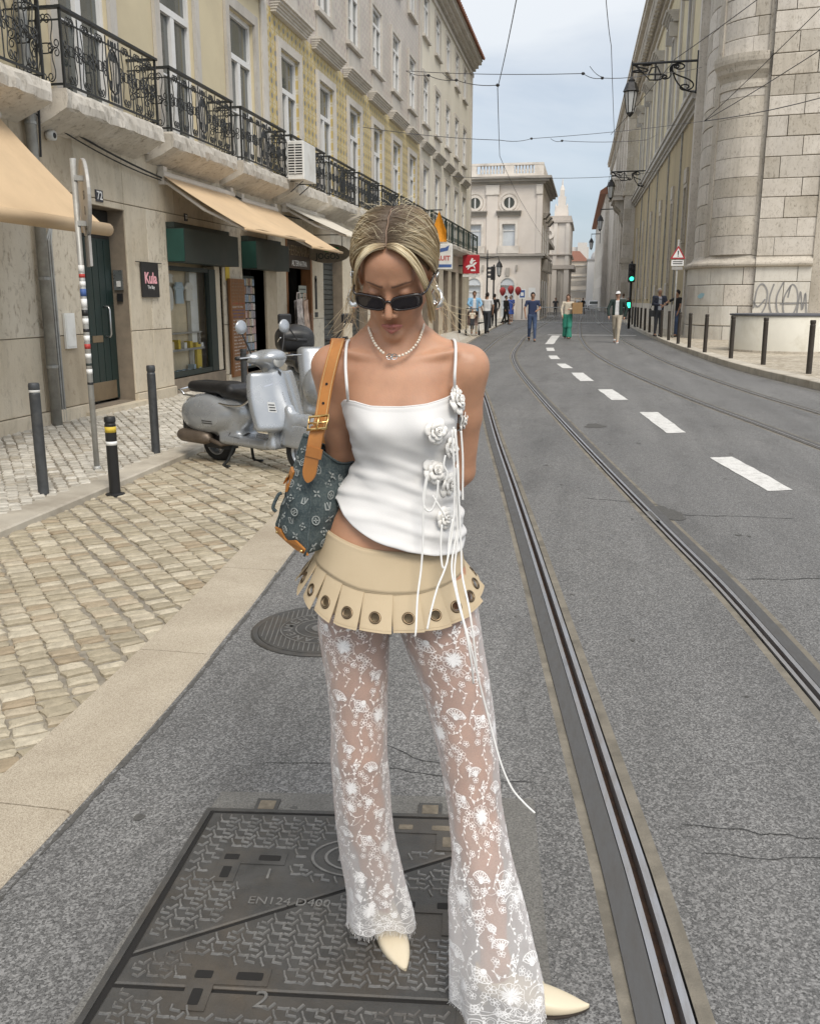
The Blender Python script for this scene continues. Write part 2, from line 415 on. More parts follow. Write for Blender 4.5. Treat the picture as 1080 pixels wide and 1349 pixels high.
def granite_mat():
    t = NT('kerb_granite'); v = t.coord('Object')
    sp = t.vor(v, 420, 'F1', 'Color'); bw = t.n('ShaderNodeRGBToBW'); t.l(sp, bw.inputs[0])
    c = t.ramp(bw.outputs[0], (.2, (.31,.26,.195)), (.5, (.43,.375,.29)), (.8, (.53,.475,.375)))
    n = t.noise(t.coord('Object'), 1.7, 6, .65, .3); c = t.mix(1, c, t.ramp(n, (.3, (.8,.77,.74)), (.7, (1.1,1.1,1.1))), 'MULTIPLY')
    return t.set(c, .75, None, t.bump(t.noise(v, 160, 4), .45, .004))
m_granite = granite_mat()
m_kerb = plain('kerb_limestone', (.50, .455, .375), .8, var=.14, sc=3, bump=.35, bsc=70, dirt=(.25, .21, .16), dirt_sc=1.6, rnd_obj=.08)
def steel_mat(name, base, ro, dirt, sc=14):
    t = NT(name); v = t.coord('Object', (3, .6, 1)); n = t.noise(v, sc, 6, .65)
    c = t.mix(t.ramp(n, (.42, 0), (.7, .8)), base, dirt); m = t.ramp(n, (.42, .6 if base[0] < .3 else .9), (.7, .25))
    return t.set(c, t.ramp(n, (.3, ro), (.7, ro+.3)), m, t.bump(n, .15, .002))
m_rail = steel_mat('rail_steel', (.125, .124, .122), .62, (.085, .08, .075))
m_rail_bright = steel_mat('rail_polished', (.42, .42, .43), .28, (.16, .15, .14), 8)
m_groove = plain('groove_rust', (.05, .026, .014), .9, var=.5, sc=30, bump=.5)
m_conc = plain('rail_bed_concrete', (.19, .17, .135), .95, var=.25, sc=9, bump=.6, bsc=150, dirt=(.075, .068, .055), dirt_sc=4)
m_dark_patch = plain('old_asphalt', (.085, .082, .076), .9, var=.35, sc=60, bump=.7, bsc=220)
m_old_asphalt = plain('worn_asphalt', (.155, .15, .138), .9, var=.5, sc=190, bump=.7, bsc=220, dirt=(.11,.105,.095), dirt_sc=2.5)
def paint_mat():
    t = NT('road_paint'); v = t.coord('Object'); n = t.noise(v, 9, 6, .7); s = t.noise(v, 120, 3)
    c = t.mix(t.ramp(n, (.46, 0), (.72, .6)), (.70, .69, .66), (.30, .29, .27)); c = t.mix(t.ramp(s, (.56, 0), (.66, .6)), c, (.2, .2, .19))
    return t.set(c, .6, None, t.bump(s, .3, .002))
m_paint = paint_mat()
m_crack = plain('crack_shade', (.03, .03, .028), .95, var=.3, sc=50)  # the shade down in the cracks, painted as a flat dark colour

# ------------------------------------------------------------------ ground, road, rails
g = MB(); g.add([(-900,-900,-.09),(900,-900,-.09),(900,1500,-.09),(-900,1500,-.09)], [(0,1,2,3)])
tag(g.build('ground', plain('far_ground', (.2,.19,.17), .95, var=.2, sc=.3)), kind='structure')

RW = .062  # half width of a rail
ys = list(np.linspace(-3, 14, 69))+list(np.linspace(14.5, 40, 52))+list(np.linspace(42, 250, 53))
road = MB()
edges = [(lambda y: kl_out(y)-.01)]
for rc, fl in ((rail1c,0),(rail2c,1),(rail3c,1),(rail4c,1)):
    edges += [(lambda y, rc=rc, fl=fl: rc(y)-(RW+.026 if fl == 0 else RW-.022)), (lambda y, rc=rc, fl=fl: rc(y)+(RW-.022 if fl == 0 else RW+.026))]
edges.append(lambda y: kr(y)+.02)
for k in range(0, len(edges), 2):
    a, b = edges[k], edges[k+1]
    lo = (lambda y, a=a, k=k: a(y) if k == 0 else a(y)+.036); hi = (lambda y, b=b, k=k: b(y) if k == 8 else b(y)-.036)
    road.cm = 0
    road.grid([[(lo(y)+(hi(y)-lo(y))*t, y, 0) for t in (0, .5, 1)] for y in ys])
    road.cm = 1
    if k != 0: road.grid([[(a(y), y, -.002), (lo(y), y, 0)] for y in ys])
    if k != 8: road.grid([[(hi(y), y, 0), (b(y), y, -.002)] for y in ys])
# grid() winds rows along y: flip so the road faces up
road.f = [tuple(reversed(q)) for q in road.f]
road_o = tag(road.build('road', [m_asphalt, m_conc]), kind='structure')

def rail(c, flip, name, label):
    o = empty(name, (0, 0, 0), 0, label, 'tram rail', 'tram rails set in the road')
    s = -1 if flip else 1
    yy = [y for y in ys if y < 120]
    def strip(a, b, za, zb, mat, nm):
        m = MB(); lo, hi = (a, b) if s > 0 else (-b, -a); z0, z1 = (za, zb) if s > 0 else (zb, za)
        m.grid([[(c(y)+hi, y, -.05), (c(y)+hi, y, z1), (c(y)+lo, y, z0), (c(y)+lo, y, -.05)] for y in yy])
        m.build(nm, mat, o)
    # profile from the wide side: running plate, thin seam, lip, groove, check strip (groove is centred on the curve)
    strip(-.0935, -.034, .004, .004, m_rail, 'running_plate')
    strip(-.031, -.0125, .004, .002, m_rail_bright, 'inner_lip')
    strip(-.0125, .0125, -.032, -.032, m_groove, 'groove')
    strip(.0125, .0315, .003, .005, m_rail_bright, 'check_strip')
    return o
RW2 = RW
rail(rail1c, False, 'tram_rail', 'wide steel tram rail nearest the woman in white lace trousers')
rail(rail2c, True, 'tram_rail', 'second tram rail, between the nearest rail and the white dashes')
rail(rail3c, True, 'tram_rail', 'third tram rail, just right of the white dashes')
rail(rail4c, True, 'tram_rail', 'outermost tram rail, closest to the right kerb')

for q in ([(1.229,9.167),(1.454,9.254),(1.693,7.664),(1.476,7.592)], [(.75,12.84),(.996,12.887),(1.172,10.907),(.951,10.80)],
          [(.219,16.06),(.463,16.1),(.673,14.41),(.421,14.36)], [(-.297,19.71),(-.045,19.76),(.164,17.73),(-.09,17.68)],
          [(-.691,22.51),(-.475,22.55),(-.271,21.06),(-.506,21.01)], [(-1.03,25.8),(-.80,25.85),(-.66,24.28),(-.90,24.23)],
          [(-1.279,30.06),(-1.039,30.11),(-.93,28.2),(-1.16,28.15)], [(-1.5,40.5),(-1.15,40.5),(-1.13,32.6),(-1.42,32.6)]):
    m = MB(); n = 5; z = .004
    a, b, c, d = [Vector((*p, z)) for p in q]
    m.grid([[tuple(a.lerp(d, i/8).lerp(b.lerp(c, i/8), j/n) + Vector((rnd.uniform(-.008,.008) if j in (0, n) else 0, rnd.uniform(-.012,.012) if i in (0, 8) else 0, 0))) for j in range(n+1)] for i in range(9)])
    m.build('lane_dash', m_paint, road_o)
m = MB(); m.add([(-1.7, 41.2, .004), (2.1, 41.2, .004), (2.1, 41.65, .004), (-1.7, 41.65, .004)], [(0,1,2,3)]); m.build('stop_line', m_paint, road_o)

def ribbon(pts, w, z, jit=.3):
    m = MB(); P = [Vector((p[0], p[1], z)) for p in pts]; rows = []
    for i, p in enumerate(P):
        t = (P[min(i+1, len(P)-1)]-P[max(i-1, 0)]).normalized(); nrm = Vector((-t.y, t.x, 0)); ww = w*(1+rnd.uniform(-jit, jit))*(.3 if i in (0, len(P)-1) else 1)
        rows.append([tuple(p-nrm*ww), tuple(p+nrm*ww)])
    return m.grid(rows)
def wander(a, b, n, amp, seed):
    r = random.Random(seed); out = []; off = 0
    d = Vector((b[0]-a[0], b[1]-a[1])); nn = Vector((-d.y, d.x)).normalized()
    for i in range(n+1):
        t = i/n; off = off*.75+r.uniform(-amp, amp); p = Vector(a)+d*t+nn*off*(min(1, 4*t*(1-t)+.1)); out.append((p.x, p.y))
    return out
for (a, b, n, amp, w, sd_) in (((.33,2.5),(.88,2.5),22,.012,.0018,1), ((.02,7.05),(.05+.55,6.9),16,.012,.004,2), ((.42,6.62),(1.5,6.62),18,.02,.004,3),
        ((-.62,2.82),(-.20,2.62),14,.012,.0016,4), ((-1.0,2.62),(-.1,2.66),20,.015,.0018,5), ((.9,5.05),(1.5,5.2),12,.02,.003,6), ((.55,1.75),(.82,1.5),10,.01,.0016,8), ((1.6,6.4),(2.9,6.0),18,.02,.004,9), ((.36,2.36),(.9,2.42),16,.012,.0014,12)):
    ribbon(wander(a, b, n, amp, sd_), w, .0025).build('crack', m_crack, road_o)
def blob(cx, cy, rx, ry, z, seed, n=26):
    r = random.Random(seed); m = MB(); ph = [r.uniform(0, 6.28) for _ in range(4)]
    p = [(cx+rx*math.cos(a)*(1+.16*math.sin(3*a+ph[0])+.1*math.sin(5*a+ph[1])+.07*math.sin(9*a+ph[2])), cy+ry*math.sin(a)*(1+.16*math.sin(3*a+ph[0])+.1*math.sin(5*a+ph[1])+.07*math.sin(9*a+ph[2])), z) for a in [2*math.pi*i/n for i in range(n)]]
    return m.add(p, [tuple(range(n))])
for i, (cx, cy, rx, ry) in enumerate(((.60,6.6,.13,.22),(.14,11.3,.12,.2))):
    blob(cx, cy, rx, ry, .003, 40+i).build('tar_patch', m_dark_patch, road_o)
sp_ = MB(); r_ = random.Random(33)
for k in range(60):
    x, y = r_.uniform(-1.4, 3.2), r_.uniform(1.3, 12)
    if any(abs(x-c(y)) < .12 for c in (rail1c, rail2c, rail3c, rail4c)) or not (kl_out(y)+.06 < x < kr(y)-.2): continue
    q = blob(x, y, r_.uniform(.006,.024), r_.uniform(.006,.022), .0026, 100+k, 10); sp_.add(q.v, q.f)
tag(sp_.build('gum_stains', m_dark_patch, road_o), kind='stuff')
# worn older strip of asphalt round the steel access cover
m = MB(); m.add([(-1.06,2.42,.002),(-.10,2.56,.002),(.06,1.05,.002),(-1.01,1.0,.002)], [(3,2,1,0)]); m.build('worn_patch', m_old_asphalt, road_o)
# dark dirt along the flush kerb
ribbon([(kl_out(y)+.02, y) for y in np.linspace(.8, 9, 260)], .007, .0022, .95).build('gutter_dirt', m_dark_patch, road_o)
# dirt and a damp seam along the right kerb
ribbon([(kr(y)-.09, y) for y in np.linspace(8, 60, 60)], .09, .003, .4).build('gutter_dirt', m_old_asphalt, road_o)

# ------------------------------------------------------------------ the setts of the parking bay
SW_Z = lambda x: .055 + max(0, (-3.93-x))*.09      # the left pavement rises gently towards the houses
bay = MB(); yy = np.linspace(-1, 24, 60)
bay.grid([[(kl_in(y)+.05, y, -.006), (bayk(y)-.02, y, -.006)] for y in yy])
bay_o = tag(bay.build('parking_bay', m_mortar), kind='structure')
def sett_mesh(L, Wd, H, r, mat, ch=.012):
    v = []; 
    def cs(k, z, ins, jt):
        pts = [(-L/2+ins, -Wd/2+ins), (L/2-ins, -Wd/2+ins), (L/2-ins, Wd/2-ins), (-L/2+ins, Wd/2-ins)]
        mid = [((pts[i][0]+pts[(i+1)%4][0])/2, (pts[i][1]+pts[(i+1)%4][1])/2) for i in range(4)]
        o = []
        for i in range(4):
            o.append(pts[i]); o.append(mid[i])
        return [(x+r.uniform(-jt, jt)*1.9, y+r.uniform(-jt, jt)*1.9, z+r.uniform(-.002, .0022)*(z > 0)) for x, y in o]
    r0 = r.getstate()
    A = cs(0, -.03, 0, .004); B = [(x*1.0, y*1.0, H-.006) for x, y, z in A]; C = [(x*(1-2*ch/L)+r.uniform(-.002,.002), y*(1-2*ch/Wd)+r.uniform(-.002,.002), H+r.uniform(-.002,.002)) for x, y, z in A]
    v = A+B+C+[(0, 0, H+r.uniform(-.001, .003))]
    f = []
    for k in (0, 8):
        for i in range(8): j=(i+1)%8; f.append((k+i,k+j,k+8+j,k+8+i))
    for i in range(8): f.append((16+i, 16+(i+1)%8, 24))
    return v, f
def in_view(x, y, z=0, mar=.08):
    p = R(13.112); yw = R(10.8); r_ = x*math.cos(yw)+y*math.sin(yw); F = -x*math.sin(yw)+y*math.cos(yw); Z = z-1.5
    d = F*math.cos(p)-Z*math.sin(p); 
    if d < .2: return False
    u = r_/d*1200/540; w = (F*math.sin(p)+Z*math.cos(p))/d*1200/674
    return abs(u) < 1+mar and abs(w) < 1+mar
def lay(owner, name, mat, mat_i, angle, L, Wd, gap, region, zf, ymax, H, n_single=300, seed=3, var=.2, ch=.012):
    """courses run along `angle`; stones lie with their long side across the course"""
    r = random.Random(seed); ca, sa = math.cos(angle), math.sin(angle)
    var_m = []
    for k in range(14):
        v, f = sett_mesh(L*(1-r.uniform(0, .1)), Wd*(1-r.uniform(0, .22)), H, r, mat, ch); var_m.append((v, f))
    meshes = [mesh_from(name, v, f, mat) for v, f in var_m]
    out = []
    c0, c1 = -30, 30; cw = L+gap
    for ci in range(int(c0/cw), int(c1/cw)):
        s = -30+r.uniform(0, Wd)
        while s < 30:
            w = Wd*r.uniform(1-var*.5, 1+var*.7); sm = s+w/2; s += w+gap*.75
            wob = .012*math.sin(sm*1.7+ci)
            x = ca*sm - sa*(ci*cw+wob); y = sa*sm + ca*(ci*cw+wob)
            if y > ymax or y < -1 or not region(x, y): continue
            if in_view(x, y, 0, .7): out.append((math.hypot(x, y)+(0 if in_view(x, y) else 50), x, y, w))
    out.sort(); big = MB()
    for i, (d, x, y, w) in enumerate(out):
        k = r.randrange(14); a = angle+math.pi/2+r.gauss(0, .07); z = zf(x)+r.uniform(-.004, .004)
        if r.random() < .5: a += math.pi
        sc = w/Wd
        if i < n_single:
            o = link(name, meshes[k], owner); o.location = (x, y, z); o.rotation_euler = (r.gauss(0,.012), r.gauss(0,.012), a); o.scale = (1, sc, 1)
        else:
            c_, s_ = math.cos(a), math.sin(a)
            big.add([(x+c_*p[0]-s_*p[1]*sc, y+s_*p[0]+c_*p[1]*sc, z+p[2]) for p in var_m[k][0]], var_m[k][1])
    o = big.build(name+'_field', mat_i, owner)
    if o: tag(o, kind='stuff')
    return len(out)
n1 = lay(bay_o, 'sett', m_sett, m_sett_i, R(-48), .120, .078, .011, lambda x, y: bayk(y)-.05 < x < kl_in(y)+.06, lambda x: -.004, 17, .011)
pav = MB(); yy = np.linspace(-1, 60, 100)
def bk_back(y): return bayk(y)-.26 if y < 22 else kl_in(y)
pav.grid([[(bk_back(y)+.05, y, .045), (-5.8, y, SW_Z(-5.8)-.01)] for y in yy])
pav_o = tag(pav.build('pavement', m_mortar), kind='structure')
n2 = lay(pav_o, 'paving_cube', m_cube, m_cube_i, R(-53), .083, .078, .009, lambda x, y: -5.64 < x < bk_back(y)+.03, lambda x: SW_Z(x)-.006, 26, .010, seed=9, var=.15, ch=.007)
# far part of the left pavement, too far to tell the cubes apart
farp = MB(); farp.grid([[(kl_in(y)+.04, y, .062), (-5.8, y, SW_Z(-5.8)+.004)] for y in np.linspace(25.5, 60, 30)]); farp.build('paving_far', m_cube_i, pav_o)
farp = MB(); farp.grid([[(kl_out(y)-.3, y, .1), (-22, y, .12)] for y in np.linspace(60, 250, 40)])
tag(farp.build('square_paving', plain('square_limestone', (.42,.39,.33), .85, var=.12, sc=2)), kind='structure')

def kerb_run(owner, outer, inner, z0, z1, y0, y1, Ls, mat, jr=.004):
    y = y0; i = 0
    while y < y1:
        L = Ls[i % len(Ls)]; ye = y+L-.006; m = MB(); P = []
        n = max(2, int(L/.3)); b = .012
        rows = []
        for k in range(n+1):
            t = y+(ye-y)*k/n; o, q = outer(t), inner(t); s = 1 if o > q else -1
            j = rnd.uniform(-jr, jr)
            rows.append([(o+j, t, z0), (o+j, t, z1-b), (o-s*b+j, t, z1), ((o+q)/2, t, z1+.001), (q+s*.006, t, z1), (q, t, z1-.008), (q, t, z0)])
        m.grid(rows)
        e = len(rows[0]); n0 = len(rows)
        m.f.append(tuple(range(e))); m.f.append(tuple((n0-1)*e+k for k in reversed(range(e)))); m.mi += [0, 0]
        if outer(y) > inner(y): m.f = [tuple(reversed(q)) for q in m.f]
        m.f = [tuple(reversed(q)) for q in m.f]
        ob = m.build('kerb_stone', mat, owner); y += L; i += 1
kl_o = tag(empty('flush_kerb', (0,0,0)), kind='structure')
kerb_run(kl_o, kl_out, kl_in, -.08, .014, -1.53, 22, [1.25, 1.235, 1.26, 1.24], m_granite)
bk_o = tag(empty('pavement_kerb', (0,0,0)), kind='structure')
kerb_run(bk_o, bayk, lambda y: bayk(y)-.27, -.08, .055, 1, 22, [1.9, 2.1, 1.75], m_kerb)
kerb_run(bk_o, kl_out, kl_in, -.08, .07, 22, 60, [1.3], m_kerb)

# right pavement and kerb
rp = MB(); rp.grid([[(kr(y)+.3, y, .135), (14, y, .16)] for y in np.linspace(0, 250, 90)])
rp.f = [tuple(reversed(q)) for q in rp.f]
m_rpav = sett_mat('small_cobbles', True, (.40,.35,.27), (.5,.45,.36), (.36,.30,.21))
def cobble_mat():
    t = NT('cobbled_paving'); v = t.coord('Object', (1,1,1), (0,0,.6)); a = t.n('ShaderNodeTexVoronoi'); a.feature = 'DISTANCE_TO_EDGE'; t.l(v, a.inputs['Vector']); a.inputs['Scale'].default_value = 9; a.inputs['Randomness'].default_value = .35
    cl = t.vor(v, 9, 'F1', 'Color', .35); bw = t.n('ShaderNodeRGBToBW'); t.l(cl, bw.inputs[0])
    c = t.ramp(bw.outputs[0], (.2, (.37,.315,.235)), (.8, (.55,.49,.39))); c = t.mix(t.ramp(a.outputs['Distance'], (.02, .8), (.1, 0)), c, (.2,.17,.12))
    n = t.noise(v, .8, 6, .6); c = t.mix(1, c, t.ramp(n, (.3, .82), (.7, 1.08)), 'MULTIPLY')
    return t.set(c, .85, None, t.bump(a.outputs['Distance'], .5, .02))
m_cobble = cobble_mat()
rp_o = tag(rp.build('pavement', m_cobble), kind='structure')
rk_o = tag(empty('road_kerb', (0,0,0)), kind='structure')
kerb_run(rk_o, kr, lambda y: kr(y)+.32, -.08, .14, 4, 70, [1.2, 1.35, 1.1, 1.3], m_kerb, .006)
# ------------------------------------------------------------------ building materials
def stone_mat(name, a, b, pit, pitc, sc=1.6, rnd_=.1):
    t = NT(name); v = t.coord('Object'); oi = t.n('ShaderNodeObjectInfo')
    n = t.noise(v, sc, 7, .62, .4); c = t.mix(t.ramp(n, (.3, 0), (.7, 1)), a, b)
    p = t.noise(t.coord('Object', (1, 1, .45)), 17, 6, .68, .5); pm = t.ramp(p, (.30, pit), (.46, 0)); c = t.mix(pm, c, pitc)
    bl = t.noise(v, 5.5, 7, .72, 1.2); c = t.mix(t.ramp(bl, (.56, 0), (.70, pit*.75)), c, [x*.72 for x in pitc] if pit > .6 else [x*1.2 for x in pitc])
    st = t.noise(t.coord('Object', (2.2, 2.2, .35)), 1.1, 6, .6, .6); c = t.mix(t.ramp(st, (.5, 0), (.78, .55)), c, [x*.62 for x in a])
    c = t.mix(1, c, t.ramp(oi.outputs['Random'], (0, 1-rnd_), (1, 1+rnd_*.7)), 'MULTIPLY')
    return t.set(c, .8, None, t.bump(t.mix(.6, p, t.noise(v, 60, 4)), .5, .012))
m_stone = stone_mat('limestone_panel', (.54,.465,.345), (.64,.57,.45), .35, (.2,.155,.1))
m_stone_p = stone_mat('pitted_limestone', (.57,.505,.395), (.66,.60,.49), .85, (.27,.205,.135))
m_stone_d = stone_mat('weathered_limestone', (.44,.365,.26), (.54,.465,.35), .5, (.23,.175,.115))
m_joint = plain('stone_joint', (.22,.18,.135), .95, var=.2)
m_slab = stone_mat('rough_slab_stone', (.50,.46,.395), (.66,.62,.55), .9, (.24,.21,.165), 3)
m_surround = stone_mat('window_stone', (.5,.465,.41), (.6,.57,.52), .4, (.33,.3,.26), 2)
m_yellow = plain('yellow_plaster', (.60,.525,.36), .85, var=.06, sc=1.2, bump=.15, bsc=40, dirt=(.52,.45,.31), dirt_sc=.8)
m_cream = plain('cream_plaster', (.70,.66,.56), .85, var=.06, sc=.8, bump=.1, bsc=40, dirt=(.62,.575,.475), dirt_sc=.6)
def tile_mat(name, base, fig, fig2, sc):
    t = NT(name); v = t.coord('Object', (0, sc, sc)); sx = t.n('ShaderNodeSeparateXYZ'); t.l(v, sx.inputs[0])
    fy = t.math('SUBTRACT', t.math('FRACT', sx.outputs['Y']), .5); fz = t.math('SUBTRACT', t.math('FRACT', sx.outputs['Z']), .5)
    d = t.math('SQRT', t.math('ADD', t.math('MULTIPLY', fy, fy), t.math('MULTIPLY', fz, fz)))
    dm = t.math('ADD', t.math('ABSOLUTE', fy), t.math('ABSOLUTE', fz)); edge = t.math('MAXIMUM', t.math('ABSOLUTE', fy), t.math('ABSOLUTE', fz))
    n = t.noise(t.coord('Object'), 2.2, 5, .6)
    c = t.mix(t.ramp(d, (.17, 1), (.21, 0)), base, fig); c = t.mix(t.ramp(dm, (.60, 0), (.64, .9), (.80, .9), (.84, .2)), c, fig2)
    c = t.mix(t.ramp(edge, (.475, 0), (.49, .7)), c, [x*.55 for x in base]); c = t.mix(1, c, t.ramp(n, (.3, .86), (.7, 1.08)), 'MULTIPLY')
    return t.set(c, .35, None, t.bump(edge, .2, .003))
m_tile_y = tile_mat('yellow_glazed_tile', (.54,.42,.17), (.20,.22,.25), (.62,.57,.44), 4.1)
m_tile_p = tile_mat('pale_glazed_tile', (.56,.51,.45), (.44,.37,.36), (.50,.46,.42), 4.1)
m_white = plain('white_window_paint', (.72,.72,.71), .45, var=.05, sc=3)
def glass_dark(name, col=(.06,.07,.066), ro=.06, wob=.05):
    t = NT(name); v = t.coord('Object'); n = t.noise(v, 1.4, 2, .5)
    return t.set(t.mix(n, [x*.6 for x in col], [x*1.5 for x in col]), ro, None, t.bump(n, wob, .05), **{'Specular IOR Level': .9, 'Coat Weight': .5, 'Coat Roughness': .02})
m_pane = glass_dark('window_glass')
m_pane_bl = plain('white_blind', (.62,.66,.70), .25, var=.05, sc=2)
def clear_glass():
    t = NT('shop_glass'); g = t.n('ShaderNodeBsdfGlossy'); g.inputs['Roughness'].default_value = .02; tr = t.n('ShaderNodeBsdfTransparent'); tr.inputs[0].default_value = (.97,.98,.97,1)
    f = t.n('ShaderNodeFresnel'); f.inputs['IOR'].default_value = 1.25; m = t.n('ShaderNodeMixShader'); t.l(f.outputs[0], m.inputs[0]); t.l(tr.outputs[0], m.inputs[1]); t.l(g.outputs[0], m.inputs[2]); t.l(m.outputs[0], t.o.inputs['Surface']); return t.m
m_shopglass = clear_glass()
m_iron = plain('black_wrought_iron', (.018,.02,.02), .45, var=.4, sc=20, bump=.15, bsc=80)
m_iron_g = plain('dark_green_iron', (.025,.04,.034), .5, var=.4, sc=12)
m_door = plain('dark_green_door', (.012,.028,.026), .4, var=.2, sc=4, aniso=(8,8,.6), bump=.1)
m_green = plain('green_fascia', (.012,.06,.048), .5, var=.2, sc=2)
m_greend = plain('dark_fascia', (.02,.03,.026), .55, var=.2, sc=2)
m_brass = plain('dull_brass', (.26,.2,.13), .45, me=.6, var=.15, sc=8)
m_steel = plain('brushed_steel', (.55,.55,.54), .3, me=.9, var=.1, sc=12)
m_zinc = plain('galvanised_zinc', (.36,.36,.34), .5, me=.5, var=.2, sc=9, dirt=(.2,.18,.15), dirt_sc=2)
m_black = plain('black_plastic', (.015,.015,.016), .5, var=.2, sc=10)
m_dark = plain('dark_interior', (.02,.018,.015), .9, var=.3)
m_beige_in = plain('shop_wall_beige', (.60,.50,.34), .8, var=.1)
m_whitepl = plain('white_plastic', (.72,.72,.69), .5, var=.05, sc=8, dirt=(.5,.48,.43), dirt_sc=2)
m_wood = plain('varnished_wood', (.21,.09,.03), .55, var=.3, sc=3, aniso=(6,6,.7), bump=.1)
m_cable = plain('black_cable', (.02,.02,.02), .7, var=.2)
m_rooftile = plain('red_roof_tile', (.26,.12,.075), .85, var=.3, sc=12, bump=.5, bsc=30)

# ------------------------------------------------------------------ facade helpers: s along the street, z up, d out from the wall
class Fac:
    def __init__(s, X, sign=1): s.X = X; s.g = sign
    def p(s, a, z, d): return (s.X+s.g*d, a, z)
    def box(s, mb, a0, a1, z0, z1, d0, d1): return mb.box(s.X+s.g*d0, s.X+s.g*d1, a0, a1, z0, z1)
    def wall(s, mb, a0, a1, z0, z1, holes, d=0., rev=.2):
        A = sorted({a0, a1, *[h[0] for h in holes], *[h[1] for h in holes]}); Z = sorted({z0, z1, *[h[2] for h in holes], *[h[3] for h in holes]})
        A = [a for a in A if a0 <= a <= a1]; Z = [z for z in Z if z0 <= z <= z1]
        for i in range(len(A)-1):
            for j in range(len(Z)-1):
                ca, cz = (A[i]+A[i+1])/2, (Z[j]+Z[j+1])/2
                if any(h[0] < ca < h[1] and h[2] < cz < h[3] for h in holes): continue
                q = [s.p(A[i], Z[j], d), s.p(A[i+1], Z[j], d), s.p(A[i+1], Z[j+1], d), s.p(A[i], Z[j+1], d)]
                mb.add(q, [(0,1,2,3)] if s.g > 0 else [(3,2,1,0)])
        for h in holes:
            r = h[4] if len(h) > 4 else rev
            c = [(h[0],h[2]),(h[1],h[2]),(h[1],h[3]),(h[0],h[3])]
            for i in range(4):
                (u, v), (u2, v2) = c[i], c[(i+1)%4]
                mb.add([s.p(u,v,d), s.p(u2,v2,d), s.p(u2,v2,d-r), s.p(u,v,d-r)], [(3,2,1,0)] if s.g > 0 else [(0,1,2,3)])
    def window(s, parent, a0, a1, z0, z1, d=-.14, leaves=2, transom=.72, rows=2, fr=.05, mat=None, pane=None, name='window', half_blind=False):
        mat = mat or m_white; pane = pane or m_pane
        f = MB(); w = fr
        s.box(f, a0, a0+w, z0, z1, d-.05, d+.02); s.box(f, a1-w, a1, z0, z1, d-.05, d+.02)
        s.box(f, a0+w, a1-w, z0, z0+w*1.6, d-.05, d+.018); s.box(f, a0+w, a1-w, z1-w, z1, d-.05, d+.018)
        zt = z0+(z1-z0)*transom if transom else z1-w
        if transom: s.box(f, a0+w, a1-w, zt-w*.6, zt+w*.6, d-.05, d+.03)
        xs = np.linspace(a0+w, a1-w, leaves+1)
        for k in range(1, leaves): s.box(f, xs[k]-w*.8, xs[k]+w*.8, z0+w*1.6, zt-w*.6, d-.045, d+.026)
        for k in range(leaves):
            for r_ in range(1, rows):
                zz = z0+w*1.6+(zt-z0-w*2.2)*r_/rows; s.box(f, xs[k]+w*.8*(k > 0), xs[k+1]-w*.8*(k < leaves-1), zz-.012, zz+.012, d-.04, d+.01)
        fo = f.build(name, mat, parent)
        for (za, zb, ml) in ([(z0+w*1.6, zt-w*.6, pane)] + ([(zt+w*.6, z1-w, pane)] if transom else [])):
            p = MB(); s.box(p, a0+w*.9, a1-w*.9, za, zb, d-.035, d-.025); p.build('pane', ml, fo)
        return fo
    def surround(s, parent, a0, a1, z0, z1, w=.16, pr=.05, name='window_surround', sill=True, mat=None):
        m = MB(); s.box(m, a0-w, a0, z0, z1+w, 0.003, pr); s.box(m, a1, a1+w, z0, z1+w, .003, pr); s.box(m, a0, a1, z1, z1+w, .003, pr-.002)
        if sill: s.box(m, a0-w*1.2, a1+w*1.2, z0-.08, z0-.002, .003, pr+.06)
        return m.build(name, mat or m_surround, parent)
    def hood(s, parent, a0, a1, z, h=.16, pr=.28, name='window_hood', mat=None):
        m = MB(); n = 5
        for k in range(n):
            q = (k+1)/n; s.box(m, a0+.06*(1-q), a1-.06*(1-q), z+h*k/n, z+h*(k+1)/n-.0005*0, .002, pr*(.35+.65*q**1.5))
        return m.build(name, mat or m_surround, parent)

